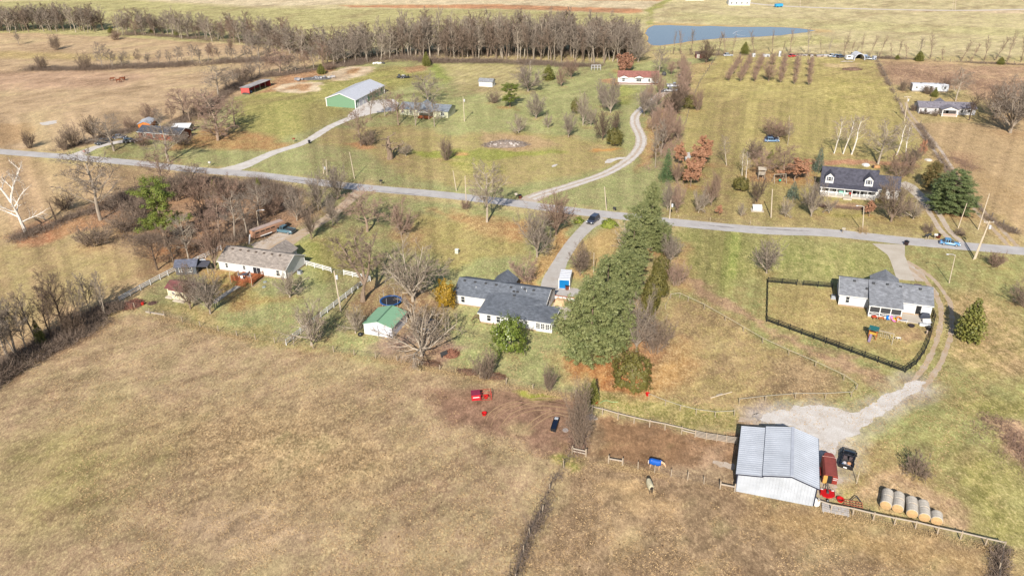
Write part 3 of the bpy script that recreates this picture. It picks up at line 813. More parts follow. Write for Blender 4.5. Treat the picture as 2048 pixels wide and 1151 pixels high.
    i = np.arange(H_ - 1)[:, None] * W_ + np.arange(W_ - 1)[None, :]
    f = np.stack([i, i + 1, i + 1 + W_, i + W_], -1).reshape(-1, 4)
    me = npmesh('ground', np.c_[P, np.zeros(n)], f, ground_mats())
    for nm, arr, al in (('cover', base, amt), ('cover_alt', alt, np.ones(n))):
        at = me.attributes.new(nm, 'FLOAT_COLOR', 'POINT')
        at.data.foreach_set('color', np.c_[np.clip(arr, 0, 1), al].astype(np.float32).ravel())
    struct(link('ground', me))

# ------------------------------------------------------------------ roads, drives, paths, pond
RNG = random.Random(7)
def smooth_line(pts, step=1.0):
    """Catmull-Rom through ground points, resampled about every step metres"""
    p = [np.array(q[:2], float) for q in pts]
    p = [2 * p[0] - p[1]] + p + [2 * p[-1] - p[-2]]
    out = []
    for i in range(1, len(p) - 2):
        n = max(2, int(np.hypot(*(p[i + 1] - p[i])) / step))
        for k in range(n):
            t = k / n
            out.append(.5 * ((2 * p[i]) + (p[i + 1] - p[i - 1]) * t + (2 * p[i - 1] - 5 * p[i] + 4 * p[i + 1] - p[i + 2]) * t * t + (3 * p[i] - p[i - 1] - 3 * p[i + 1] + p[i + 2]) * t ** 3))
    out.append(p[-2])
    return np.array(out)
def ribbon_into(verts, faces, line, width, z, off=0.0, rag=0.15, seed=0):
    d = np.gradient(line, axis=0); d /= np.linalg.norm(d, axis=1)[:, None] + 1e-9
    nrm = np.c_[-d[:, 1], d[:, 0]]
    w = np.full(len(line), width) if np.isscalar(width) else np.interp(np.linspace(0, 1, len(line)), np.linspace(0, 1, len(width)), width)
    s = np.arange(len(line)) * .7
    j1 = (fbm(s, s * 0 + seed, seed, 3) - .5) * 2 * rag; j2 = (fbm(s, s * 0 + seed + 9, seed + 5, 3) - .5) * 2 * rag
    o = len(verts)
    cols = 5
    for i in range(len(line)):
        a = off - w[i] / 2 + j1[i]; b = off + w[i] / 2 + j2[i]
        for k in range(cols):
            q = line[i] + nrm[i] * (a + (b - a) * k / (cols - 1))
            verts.append((q[0], q[1], z))
    for i in range(len(line) - 1):
        for k in range(cols - 1):
            q = o + i * cols + k
            faces.append((q, q + 1, q + 1 + cols, q + cols))
def ribbon(name, px, width, m, z, offs=(0.0,), rag=0.15, step=.8):
    line = smooth_line([Gn(*p) for p in px], step)
    v, f = [], []
    for k, o in enumerate(offs): ribbon_into(v, f, line, width, z, o, rag, 3 + k)
    return struct(link(name, npmesh(name, v, f, m)))
def patch(name, px, m, z, rag=.4, step=.7):
    """a flat patch with a ragged rim"""
    pts = [Gn(*p)[:2] for p in px]; out = []
    for a, b in zip(pts, pts[1:] + pts[:1]):
        n = max(1, int(np.hypot(*(b - a)) / step))
        d = (b - a) / (np.hypot(*(b - a)) + 1e-9); nn = np.array([-d[1], d[0]])
        for k in range(n):
            q = a + (b - a) * k / n
            out.append(q + nn * (float(fbm(np.array([q[0] * .7]), np.array([q[1] * .7]), 4, 5)[0]) - .5) * 2.4 * rag)
    me = bpy.data.meshes.new(name)
    me.from_pydata([(q[0], q[1], z) for q in out], [], [tuple(range(len(out)))])
    if me.polygons[0].normal.z < 0: me.flip_normals()
    me.materials.append(m)
    return struct(link(name, me))
def paved(name, col, col2, scale, rough=.9, grit=18., bump=.01, cracks=0.0):
    m = mat(name, C(*col), rough, .1, scale, bump, grit, col2=C(*col2))
    nt = m.node_tree; b = nt.nodes['Principled BSDF']
    tc = nt.nodes.new('ShaderNodeTexCoord')
    n = nt.nodes.new('ShaderNodeTexNoise'); n.inputs['Scale'].default_value = grit; n.inputs['Detail'].default_value = 3
    nt.links.new(tc.outputs['Object'], n.inputs['Vector'])
    r = nt.nodes.new('ShaderNodeMapRange'); r.inputs['From Min'].default_value = .3; r.inputs['From Max'].default_value = .7
    r.inputs['To Min'].default_value = .82; r.inputs['To Max'].default_value = 1.16
    nt.links.new(n.outputs['Fac'], r.inputs['Value'])
    h = nt.nodes.new('ShaderNodeHueSaturation')
    src = b.inputs['Base Color'].links[0].from_socket
    nt.links.new(src, h.inputs['Color']); nt.links.new(r.outputs['Result'], h.inputs['Value'])
    nt.links.new(h.outputs['Color'], b.inputs['Base Color'])
    return m
M_ROAD = paved('road_chip_seal', (206, 202, 200), (184, 179, 177), .3, .85)
M_PATCH = paved('road_patch', (132, 126, 126), (160, 154, 152), .8, .85)
M_GRAVEL = paved('gravel', (230, 225, 220), (206, 196, 186), .5, .95, 6., .03)
M_GRAVEL2 = paved('worn_gravel', (212, 200, 188), (192, 170, 146), .6, .95, 6., .03)
M_DRIVE = paved('drive_chip_seal', (206, 202, 198), (188, 180, 172), .4)
M_CONC = paved('concrete', (212, 202, 188), (196, 184, 168), .3, .85, 10., .004)
M_TRACK = paved('dirt_track', (200, 184, 166), (192, 164, 130), .5, .95, 6., .03)
def build_roads():
    ribbon('road', [(-420,262),(-200,284),(0,303),(140,314),(228,322),(292,328),(376,338),(447,344),(518,350),(607,361),(728,375),(881,389),(1020,405),(1140,421),(1254,433),(1355,445),(1520,460),(1660,465.5),(1821,482.5),(2048,502),(2250,520),(2600,552)], 4.9, M_ROAD, .016, rag=.12)
    for k, (a, b, o, w) in enumerate([((560,359),(650,368),.9,.5),((740,377),(860,389),-1.2,.4),((1290,437),(1350,444),-1.1,.5),((1400,450),(1480,458),.4,.45),((250,326),(330,335),.3,.4),((1500,460),(1620,466),1.3,.4)]):
        ribbon('tar_patch', [a, ((a[0]+b[0])/2, (a[1]+b[1])/2), b], [.05, w, w * 1.2, .05], M_PATCH, .020, (o,), .25, .5)
    ribbon('drive_asphalt', [(1206,436),(1180,449),(1152,477),(1130,507),(1115,535),(1104,560),(1101,584)], [5.5,3.6,3.2,3.2,3.4,4.2,4.8], M_DRIVE, .010, rag=.1)
    patch('drive_apron', [(1092,588),(1098,556),(1114,556),(1141,575),(1160,577),(1163,585),(1152,592),(1120,594)], M_DRIVE, .006, .15)
    ribbon('gravel_drive', [(722,379),(694,405),(660,432),(618,458),(585,478),(556,497)], [4.4,3,3,3,3.6,5.5], M_TRACK, .010, rag=.3)
    patch('parking_gravel', [(500,488),(535,476),(556,462),(586,462),(588,472),(570,490),(555,505),(520,508)], M_GRAVEL2, .006, .3)
    ribbon('gravel_drive', [(446,343),(490,330),(545,306),(608,285),(660,254),(708,233),(742,218)], [7,4.2,3.6,3.4,3.4,3.8,5], M_GRAVEL, .010, rag=.25)
    patch('gravel_apron', [(696,232),(722,206),(748,200),(786,198),(800,206),(790,222),(752,226),(712,236)], M_GRAVEL, .006, .6)
    ribbon('gravel_drive', [(1050,404),(1082,389),(1150,368),(1208,348),(1250,325),(1276,300),(1282,276),(1270,247),(1272,230),(1292,211),(1318,192),(1338,178)], [6,4,3.6,3.6,3.6,3.8,3.8,3.6,3.4,3.4,4,5], M_GRAVEL2, .006, rag=.3)
    ribbon('wheel_track', [(1062,397),(1082,389),(1150,368),(1208,348),(1250,325),(1276,300),(1282,276),(1270,247),(1272,230),(1292,211),(1318,192)], 1.05, M_GRAVEL, .010, (-.95, .95), .2)
    patch('gravel_spill', [(1209,327),(1216,318),(1240,314),(1260,314),(1258,319),(1238,318),(1222,325)], M_GRAVEL, .005, .5)
    patch('gravel_spill', [(1103,331),(1115,328),(1112,333),(1105,334)], M_GRAVEL, .005, .4)
    ribbon('gravel_drive', [(146,314),(190,295),(236,284),(285,279)], [6,3.6,3.4,4], M_GRAVEL, .010, rag=.2)
    ribbon('wheel_track', [(1922,489),(1892,463),(1872,432),(1862,414)], 1.3, M_GRAVEL2, .006, (-1.05, 1.05), .25)
    ribbon('concrete_drive', [(1864,418),(1840,392),(1816,372),(1800,366)], [3.4,3.2,3.4,5], M_CONC, .010, rag=.12)
    ribbon('wheel_track', [(2026,492),(2000,464),(1962,424),(1928,384),(1898,336),(1868,290),(1838,255),(1815,228),(1806,205)], 1.0, M_TRACK, .006, (-1.0, 1.0), .25)
    ribbon('wheel_track', [(1898,336),(1880,308),(1856,278),(1838,255)], .8, M_GRAVEL2, .010, (-1.0, 1.0), .2)
    ribbon('concrete_drive', [(1777,488),(1793,512),(1804,540),(1812,560)], [7.5,3.7,3.5,3.7], M_CONC, .010, rag=.04)
    ribbon('wheel_track', [(1806,522),(1842,545),(1868,570),(1888,602),(1893,640),(1888,672),(1874,712),(1854,746),(1834,770)], .95, M_TRACK, .006, (-1.0, 1.0), .3)
    patch('gravel_strip', [(1808,522),(1822,526),(1850,548),(1856,562),(1832,562),(1818,552)], M_GRAVEL2, .005, .6)
    patch('gravel_strip', [(1866,572),(1878,590),(1884,612),(1876,606),(1864,586)], M_GRAVEL2, .005, .4)
    patch('gravel_apron', [(1536,826),(1560,820),(1596,812),(1640,808),(1690,822),(1712,826),(1762,796),(1826,760),(1852,763),(1836,782),(1790,812),(1742,842),(1700,876),(1680,884),(1672,908),(1660,926),(1634,922),(1630,876),(1582,850),(1534,846),(1520,838)], M_GRAVEL, .008, .8, .35)
    for q in ([(1480,835),(1506,836),(1512,846),(1484,842)], [(1500,822),(1520,824),(1514,832),(1498,830)], [(1636,930),(1668,936),(1680,960),(1672,985),(1640,990)], [(1426,926),(1450,920),(1468,926),(1468,934),(1438,936)], [(1176,830),(1198,834),(1194,840),(1170,838)]):
        patch('gravel_spill', q, M_GRAVEL2, .005, 1.3, .4)
    ribbon('garden_path', [(477,572),(455,585),(434,600),(426,606)], 1.3, M_CONC, .010, rag=.08)
    ribbon('far_road', [(1480,2),(1500,6),(1560,12),(1700,17.5),(1900,21),(2048,19),(2300,14)], 4.2, paved('pale_road', (226,216,204), (214,200,184), .3), .010, rag=.1)
    M_RUT = paved('dry_rut', (188, 156, 122), (170, 138, 104), .6, .95, 6., .02)
    for q in ([(975,850),(990,822),(1030,806),(1090,806),(1140,812)], [(1000,862),(1030,828),(1080,815),(1145,822)], [(985,835),(1020,812),(1080,799),(1146,804)], [(1040,870),(1075,840),(1110,824),(1146,830)]):
        ribbon('wheel_track', q, [.06,.22,.26,.12], M_RUT, .006, (-.55, .55), .08, .5)
    patch('orchard_mat', [(1368,306),(1380,304),(1382,316),(1370,320)], M_GRAVEL, .005, .3)
    patch('dry_creek', [(80,245),(112,241),(114,246),(96,250),(82,250)], M_GRAVEL, .005, .8)
    # pond
    m = bpy.data.materials.new('pond_water'); m.use_nodes = True
    b = m.node_tree.nodes['Principled BSDF']
    b.inputs['Base Color'].default_value = (.105, .122, .150, 1); b.inputs['Roughness'].default_value = .06; b.inputs['IOR'].default_value = 1.33
    n = m.node_tree.nodes.new('ShaderNodeTexNoise'); n.inputs['Scale'].default_value = 1.3; n.inputs['Detail'].default_value = 5
    tc = m.node_tree.nodes.new('ShaderNodeTexCoord'); m.node_tree.links.new(tc.outputs['Object'], n.inputs['Vector'])
    bp = m.node_tree.nodes.new('ShaderNodeBump'); bp.inputs['Distance'].default_value = .05; bp.inputs['Strength'].default_value = .5
    m.node_tree.links.new(n.outputs['Fac'], bp.inputs['Height']); m.node_tree.links.new(bp.outputs['Normal'], b.inputs['Normal'])
    bank = paved('pond_bank', (210,170,118), (196,176,116), .4, .95, 3., .03)
    rim = [(1290,66),(1296,57),(1308,51),(1340,50.5),(1400,53),(1420,52),(1460,54),(1540,54),(1590,56),(1632,61),(1612,65),(1560,71),(1500,75),(1440,77),(1395,81),(1355,87),(1320,91.5),(1302,91),(1296,84),(1296,74)]
    c = np.mean(rim, 0)
    patch('pond_bank', [((x - c[0]) * 1.016 + c[0], (y - c[1]) * 1.10 + c[1]) for x, y in rim], bank, .006, 1.0, 3)
    patch('pond', rim, m, .014, .8, 3)
    rp = [(1465,70),(1475,65),(1490,62),(1500,64),(1515,69),(1490,71)]
    fm = mat('foam', C(190,196,206), .6, .2, 1.5)
    ribbon('duck_wake', [(1466,67.5),(1473,63.5),(1486,61)], [.3,.9,.2], fm, .02, rag=.3)
    ribbon('duck_wake', [(1466,67.5),(1478,70.5),(1494,72.5)], [.3,.9,.2], fm, .02, rag=.3)
# ------------------------------------------------------------------ buildings
M_WHITE = siding_mat('white_siding', (.53, .53, .52))
M_TRIM = mat('white_trim', (.60, .60, .59), .5, .04)
M_GLASS = mat('window_glass', (.02, .024, .03), .08, .3, 2.0, spec=.6)
M_DARK = mat('dark_interior', (.012, .012, .013), .9)
M_SLATE = shingle_mat('slate_shingles', C(112, 118, 128))
M_GREYSH = shingle_mat('grey_shingles', C(140, 143, 150))
M_BEIGESH = shingle_mat('beige_shingles', C(160, 150, 142))
M_NAVYSH = shingle_mat('charcoal_shingles', C(82, 82, 94))
M_VENT = mat('vent_metal', (.05, .05, .052), .6)
M_WOOD = mat('weathered_wood', C(176, 166, 152), .9, .2, 3.0, stretch=(1, 1, .2))
M_REDWOOD = mat('stained_wood', C(176, 104, 66), .8, .2, 3.0)
M_METAL = mat('galvanised_sheet', (.365, .39, .435), .42, .12, .35, metal=0.0, spec=.4)
M_METALW = mat('pale_sheet_wall', (.335, .36, .40), .5, .14, .45, spec=.3)
M_FOUND = mat('foundation', C(180, 156, 130), .9, .12, 2.0)
M_BLACK = mat('black_paint', (.012, .012, .014), .45, .2)
M_BRICK = mat('red_brick', C(136, 84, 66), .9, .25, 6.0)

def gable(mw, mr, x0, x1, y0, y1, ze, zr, ax='x', ov=.35, og=.3, t=.12, z0=0.0, ridge=None):
    """walls with gables into mw, two roof slopes into mr; ridge along ax"""
    if ax == 'x':
        ym = (y0 + y1) / 2 if ridge is None else ridge
        mw.add([(x0,y0,z0),(x1,y0,z0),(x1,y1,z0),(x0,y1,z0),(x0,y0,ze),(x1,y0,ze),(x1,y1,ze),(x0,y1,ze),(x0,ym,zr),(x1,ym,zr)],
               [(0,1,5,4),(2,3,7,6),(1,2,6,9,5),(3,0,4,8,7),(3,2,1,0),(4,5,9,8),(6,7,8,9)])
        s1 = (zr - ze) / (ym - y0); s2 = (zr - ze) / (y1 - ym); u = t + .02
        mr.slab([(x0-og,y0-ov,ze-s1*ov+u),(x1+og,y0-ov,ze-s1*ov+u),(x1+og,ym,zr+u),(x0-og,ym,zr+u)], t)
        mr.slab([(x0-og,ym,zr+u),(x1+og,ym,zr+u),(x1+og,y1+ov,ze-s2*ov+u),(x0-og,y1+ov,ze-s2*ov+u)], t)
    else:
        xm = (x0 + x1) / 2 if ridge is None else ridge
        mw.add([(x0,y0,z0),(x1,y0,z0),(x1,y1,z0),(x0,y1,z0),(x0,y0,ze),(x1,y0,ze),(x1,y1,ze),(x0,y1,ze),(xm,y0,zr),(xm,y1,zr)],
               [(0,1,5,8,4),(2,3,7,9,6),(1,2,6,5),(3,0,4,7),(3,2,1,0),(4,8,9,7),(8,5,6,9)])
        s1 = (zr - ze) / (xm - x0); s2 = (zr - ze) / (x1 - xm); u = t + .02
        mr.slab([(x0-ov,y0-og,ze-s1*ov+u),(xm,y0-og,zr+u),(xm,y1+og,zr+u),(x0-ov,y1+og,ze-s1*ov+u)], t)
        mr.slab([(xm,y0-og,zr+u),(x1+ov,y0-og,ze-s2*ov+u),(x1+ov,y1+og,ze-s2*ov+u),(xm,y1+og,zr+u)], t)
def window(h, x, y, z, w=.9, hh=1.4, face='-y', lights=1, frame=None, name='window', pane=None, rows=2):
    """a framed window standing 4 cm proud of the wall, its glass set back in the frame"""
    frame = frame or M_TRIM
    rot = {'-y': 0, '+x': pi / 2, '+y': pi, '-x': -pi / 2}[face]
    t = .09
    f = MB(); e = .07
    f.box((-w/2, -e/2, 0), (t, e, hh)); f.box((w/2, -e/2, 0), (t, e, hh))
    f.box((0, -e/2, hh/2), (w + t, e + .01, t)); f.box((0, -e/2 - .01, -hh/2), (w + t, e + .04, t))
    for k in range(1, lights): f.box((-w/2 + w * k / lights, -e/2 + .004, 0), (.06, e - .01, hh - t))
    for k in range(1, rows): f.box((0, -e/2 + .006, -hh/2 + hh * k / rows), (w - t, e - .014, .06))
    o = f.build(name, frame, h, loc=(x, y, z)); o.rotation_euler = (0, 0, rot)
    MB().box((0, -.012, 0), (w - .02, .02, hh - .02)).build('pane', pane or M_GLASS, o)
    return o
def door(h, x, y, z, w=.95, hh=2.05, face='-y', m=None, leaf=None):
    rot = {'-y': 0, '+x': pi / 2, '+y': pi, '-x': -pi / 2}[face]
    f = MB(); t = .1; e = .08
    f.box((-w/2 - t/2, -e/2, hh/2), (t, e, hh)); f.box((w/2 + t/2, -e/2, hh/2), (t, e, hh)); f.box((0, -e/2, hh + t/2), (w + 2*t, e + .01, t))
    o = f.build('door', m or M_TRIM, h, loc=(x, y, z)); o.rotation_euler = (0, 0, rot)
    MB().box((0, -.02, hh/2), (w - .01, .03, hh - .02)).build('door_leaf', leaf or M_DARK, o)
    MB().tube([(w*.36, -.03, 1.0), (w*.36, -.11, 1.0)], [.035, .045], 6).build('handle', M_TRIM, o)
    return o
def vents(h, pts, m=None):
    me = MB().box((0, 0, .1), (.42, .42, .2)).box((0, -.02, .225), (.52, .48, .05)).mesh('roof_vent', m or M_VENT)
    for p in pts: link('roof_vent', me, h, p)
def gutter(h, pts, m=None):
    g = MB()
    for a, b in pts: g.bar(a, b, .11, .13)
    g.build('gutter', m or M_TRIM, h)
def corner_posts(h, pts, z0, z1, m=None, w=.12):
    for x, y in pts: MB().box((x, y, (z0 + z1) / 2), (w, w, z1 - z0)).build('corner_trim', m or M_TRIM, h)
def ac_unit(label, p, rz=YAW):
    a = thing('air_conditioner', label, 'air conditioner', p, rz)
    m = mat('ac_grey', C(170, 176, 184), .5)
    MB().box((0, 0, .42), (.85, .85, .84)).build('casing', m, a)
    MB().lathe([(.36, 0), (.36, .05), (.05, .07)], 12, (0, 0, .84)).build('fan_grille', M_VENT, a)
    MB().box((0, 0, .04), (1.05, 1.05, .08)).build('pad', M_CONC, a)

def house_left():
    h = thing('ranch_house', 'long white ranch house with beige shingle roof and red wooden deck', 'house', (-67.2, 165.66, 0), YAW)
    w, r = MB(), MB(); Wd, D = 17.5, 7.9
    gable(w, r, 0, Wd, 0, D, 2.55, 4.4)
    gable(w, r, 8.2, 13.6, 5.4, 11.0, 2.5, 4.15, 'y')
    w.build('wall', M_WHITE, h); r.build('roof', M_BEIGESH, h)
    f = MB().box((Wd/2, D/2, .16), (Wd + .06, D + .06, .32)); f.build('foundation', M_FOUND, h)
    gutter(h, [((-.3, -.42, 2.36), (Wd + .3, -.42, 2.36)), ((-.3, D + .42, 2.36), (8.0, D + .42, 2.36))])
    for y0, y1, z0, z1 in ((-.35, D/2, 2.4, 4.42), (D/2, D + .35, 4.42, 2.4)):
        MB().bar((Wd + .33, y0, z0 + .04), (Wd + .33, y1, z1 + .04), .05, .2).build('fascia', M_TRIM, h)
    corner_posts(h, [(-.01, -.01), (Wd + .01, -.01), (Wd + .01, D + .01)], .3, 2.5)
    window(h, 2.0, 0, 1.55, .7, 1.2); window(h, 6.7, 0, 1.6, .7, 1.0); window(h, 15.5, 0, 1.5, .8, 1.5)
    d = window(h, 10.0, 0, 1.45, 2.0, 2.1, lights=2, rows=1, name='patio_door')
    vents(h, [(1.9 + 2.1 * k, 3.2, 4.12) for k in range(7)], mat('vent_brown', (.10, .075, .06), .7))
    ac_unit('grey air conditioner beside the shaded end wall of the beige-roofed house', G(600, 547))
    # deck
    d = thing('deck', 'red-brown wooden deck with railings behind the beige-roofed house', 'deck', h.matrix_basis @ Vector((6.2, -4.6, 0)), YAW)
    me = MB().box((0, 0, 0), (5.6, .20, .05)).mesh('plank', M_REDWOOD)
    for k in range(20): link('plank', me, d, (2.8, .14 + k * .225, .55))
    for x in (.1, 2.8, 5.5):
        for y in (.15, 4.3): MB().box((x, y, .26), (.14, .14, .52)).build('footing', M_REDWOOD, d)
    pm = MB().box((0, 0, .5), (.1, .1, 1.0)).mesh('railing_post', M_REDWOOD)
    for p in [(5.5, y) for y in (.1, 1.5, 2.9, 4.3)] + [(x, .1) for x in (.1, 1.2, 4.3)] + [(.1, 1.5), (.1, 2.9)]: link('railing_post', pm, d, (p[0], p[1], .575))
    for z in (.78, 1.05, 1.32, 1.56):
        MB().bar((5.5, .1, z), (5.5, 4.3, z), .05, .10).build('rail', M_REDWOOD, d)
        MB().bar((.1, .1, z), (1.2, .1, z), .05, .10).build('rail', M_REDWOOD, d)
        MB().bar((4.3, .1, z), (5.5, .1, z), .05, .10).build('rail', M_REDWOOD, d)
        MB().bar((.1, .1, z), (.1, 2.9, z), .05, .10).build('rail', M_REDWOOD, d)
    for k in range(3): MB().box((2.9, -.2 - .32 * k, .42 - .17 * k), (2.6, .3, .06)).build('step', M_REDWOOD, d)
    b = thing('border_kerb', 'pale timber edging along the side of the red-brown deck', 'edging', h.matrix_basis @ Vector((12.2, -5.2, 0)), YAW)
    MB().bar((0, 0, .07), (-.2, 4.8, .07), .2, .14).build('timber', M_FOUND, b)
    t = thing('patio_table', 'round dark patio table on the red-brown deck', 'table', h.matrix_basis @ Vector((8.3, -2.4, .58)), 0)
    MB().lathe([(.62, .70), (.65, .72), (.65, .75), (.02, .76)], 14).build('table_top', mat('patio_dark', C(90, 92, 104), .4), t)
    for k in range(4):
        a = k * pi / 2 + .4; MB().tube([(.5 * cos(a), .5 * sin(a), 0), (.42 * cos(a), .42 * sin(a), .72)], [.03, .03], 5).build('leg', M_TRIM, t)
    ch = None
    for k in range(4):
        a = k * pi / 2 + .2
        p = h.matrix_basis @ Vector((8.3 + 1.15 * cos(a), -2.4 + 1.15 * sin(a), .58))
        if ch is None:
            ch = thing('patio_chair', 'white-framed patio chair drawn up to the round table on the deck', 'chair', p, YAW + a + pi / 2, 'patio chairs on the deck')
            MB().box((0, 0, .44), (.5, .5, .05)).build('seat', mat('patio_sling', C(120, 122, 136), .6), ch)
            MB().box((0, -.25, .75), (.5, .05, .55), 0, -.15).build('backrest', M_TRIM, ch)
            for x in (-.22, .22):
                for y in (-.22, .22): MB().box((x, y, .21), (.04, .04, .42)).build('leg', M_TRIM, ch)
        else: copy_tree(ch, p, YAW + a + pi / 2)
    for lb, px in (('grey concrete septic lid nearer the deck in the lawn', (530, 564)), ('grey concrete septic lid farther from the wall in the lawn', (528, 574))):
        o = MB().lathe([(.45, 0), (.45, .14), (.32, .22)], 10).build('septic_lid', mat('lid', C(150, 156, 150), .8), None, loc=G(*px)); tag(o, lb, 'lid')
    # two sheds
    s = thing('garden_shed', 'dark blue-grey garden shed with two white-framed windows beside the beige-roofed house', 'shed', h.matrix_basis @ Vector((-8.2, -5.0, 0)), YAW + radians(22))
    w, r = MB(), MB(); gable(w, r, 0, 4.6, 0, 3.4, 2.1, 3.0)
    M_SHED = siding_mat('blue_grey_siding', C(92, 98, 104))
    w.build('wall', M_SHED, s); r.build('roof', shingle_mat('shed_shingles', C(104, 108, 124)), s)
    window(s, 1.3, 0, 1.25, 1.0, 1.1, lights=2); window(s, 3.2, 0, 1.25, 1.0, 1.1, lights=2)
    lt = MB().slab([(4.7, -.1, 2.0), (7.2, -.1, 1.8), (7.2, 3.0, 1.8), (4.7, 3.0, 2.0)], .08); lt.build('lean_to_roof', mat('leanto', C(96, 96, 106), .7), s)
    for p in ((7.1, 0), (7.1, 2.9)): MB().box((p[0], p[1], .88), (.12, .12, 1.76)).build('post', M_WOOD, s)
    tb = thing('stock_tank', 'round white-topped tank beside the dark shed', 'tank', G(406, 528), 0)
    MB().lathe([(.75, 0), (.78, .4), (.75, .95)], 14).build('body', M_VENT, tb); MB().lathe([(.8, .95), (.8, 1.0), (.1, 1.05)], 14).build('cover', M_TRIM, tb)
    s = thing('storage_shed', 'cream storage shed with maroon roof in the left back yard', 'shed', h.matrix_basis @ Vector((-3.0, -14.9, 0)), YAW + radians(-1))
    w, r = MB(), MB(); gable(w, r, 1.6, 7.2, 0, 4.2, 2.35, 3.3); gable(w, r, 0, 1.6, .7, 4.2, 2.2, 3.0)
    M_CREAM = siding_mat('cream_siding', C(232, 222, 190, 1.5)); w.build('wall', M_CREAM, s)
    r.build('roof', mat('maroon_roof', C(126, 78, 78), .6, .15), s)
    door(s, 3.6, 0, .1, 1.6, 1.9, leaf=M_CREAM); window(s, 2.2, 0, 1.5, .5, .6); MB().box((.8, .2, .14), (1.7, .9, .28)).build('step', M_CONC, s); MB().box((4, -.5, .1), (3, 1.0, .2)).build('ramp', M_CONC, s)

def house_centre():
    h = thing('ranch_house', 'white ranch house with slate-grey compound roof and glazed sunroom', 'house', (-12.08, 147.45, 0), YAW)
    w, r = MB(), MB()
    gable(w, r, 0, 19.6, 0, 8.0, 2.5, 4.3, ridge=3.9)
    gable(w, r, 6.2, 10.4, 5.0, 10.4, 2.5, 4.1, 'y')
    # front wing under one lower-pitched roof, running on over the sunroom
    w.add([(7.8,-5.8,0),(19.4,-5.8,0),(19.4,.05,0),(7.8,.05,0),(7.8,-5.8,2.33),(19.4,-5.8,2.33),(19.4,.05,2.33),(7.8,.05,2.33)], [(3,2,1,0),(4,5,6,7),(0,1,5,4),(1,2,6,5),(2,3,7,6),(3,0,4,7)])
    u = .15
    # the wing roof: one low plane from its eave up on to the main slope, folded down to the right over the sunroom
    A = (7.4, -6.2, 2.34 + u); B = (16.8, -6.2, 2.34 + u); Cc = (23.05, -6.2, 2.28 + u); Dd = (22.95, -.05, 2.60 + u); E_ = (19.95, -.05, 2.62 + u)
    P = (12.4, 1.9, 3.40 + u); Q = (16.4, -2.2, 2.92 + u); L_ = (7.4, 1.1, 3.06 + u)
    r.slab([A, B, Q, P, L_], .12); r.slab([B, Cc, Dd, E_, Q], .12); r.slab([Q, E_, (19.9, .9, 2.96 + u), P], .12)
    w.add([(7.8,-5.8,2.3),(7.8,.4,2.3),(7.8,.4,2.86),(7.85,-5.8,2.3),(7.85,.4,2.3),(7.85,.4,2.86)], [(0,1,2),(5,4,3),(0,2,5,3),(0,3,4,1),(1,4,5,2)])
    w.build('wall', M_WHITE, h); r.build('roof', M_SLATE, h)
    MB().box((9.8, 4.0, .14), (19.66, 8.06, .28)).box((13.6, -2.9, .13), (11.66, 5.86, .26)).build('foundation', M_FOUND, h)
    gutter(h, [((-.3, -.42, 2.33), (7.3, -.42, 2.33)), ((7.4, -6.26, 2.3), (23.05, -6.26, 2.25)), ((23.1, -6.2, 2.28), (23.0, -.1, 2.6))])
    MB().bar((19.93, -.35, 2.45), (19.93, 3.9, 4.32), .05, .2).build('fascia', M_TRIM, h)
    corner_posts(h, [(0, -.01), (7.79, -5.81)], .2, 2.35)
    window(h, 1.9, 0, 1.45, .85, 1.5); window(h, 9.7, -5.8, 1.4, .85, 1.5); window(h, 11.7, -5.8, 1.4, .85, 1.5); window(h, 14.1, -5.8, 1.4, .85, 1.5)
    window(h, 19.6, 3.5, 1.6, .9, 1.2, '+x'); door(h, 19.6, 1.4, .2, .95, 2.05, '+x', leaf=M_TRIM)
    # sunroom: glazed front, screened side
    M_SCR = mat('insect_screen', (.03, .032, .035), .7)
    sr = MB().box((21.1, -2.95, .3), (3.3, 5.6, .6)); sr.build('sunroom_base', M_WHITE, h)
    MB().box((21.1, -2.9, 2.26), (3.3, 5.5, .08)).build('sunroom_ceiling', M_TRIM, h)
    for x in (19.46, 20.42, 21.38, 22.34, 22.72): MB().box((x, -5.76, 1.35), (.12, .12, 2.0)).build('mullion', M_TRIM, h)
    MB().box((21.1, -5.76, 2.2), (3.3, .13, .24)).build('header', M_TRIM, h)
    for x in (19.94, 20.9, 21.86): window(h, x, -5.78, 1.38, .84, 1.5, lights=2, rows=4)
    for y in (-5.7, -4.3, -2.9, -1.5, -.2): MB().box((22.74, y, 1.4), (.1, .1, 1.9)).build('mullion', M_TRIM, h)
    for y in (-5.0, -3.6, -2.2, -.85): MB().box((22.72, y, 1.4), (.03, 1.25, 1.6)).build('screen', M_SCR, h)
    vents(h, [(1.2 + 2.35 * k, 3.2, 4.02) for k in range(4)] + [(11.5, 3.1, 4.0), (14.5, 3.1, 4.0), (16.4, 3.1, 4.0), (12.4, 2.2, 3.62), (13.2, 2.2, 3.62), (12.9, .9, 3.4)])
    me = MB().tube([(0, 0, 0), (0, 0, .45)], [.05, .05], 6).mesh('vent_pipe', M_TRIM)
    for p in ((4.2, 1.9, 3.4), (13.7, 3.3, 4.0), (15.0, 2.6, 3.8)): link('vent_pipe', me, h, p)
    me = MB().box((0, 0, .1), (.35, .12, .2)).mesh('flood_light', M_VENT)
    for x in (15.3, 16.6): link('flood_light', me, h, (x, -6.4, 2.4))
    # patio and retaining wall
    p = thing('patio', 'concrete patio with white retaining wall beside the slate-roofed house', 'patio', (-12.08, 147.45, 0), YAW)
    MB().box((22.0, 3.4, .06), (4.2, 6.4, .12)).build('slab', M_CONC, p)
    MB().box((21.6, 8.3, .35), (4.6, .2, .7)).build('retaining_wall', M_TRIM, p)
    me = MB().box((0, 0, .3), (.1, .12, .62)).mesh('pier', M_BLACK)
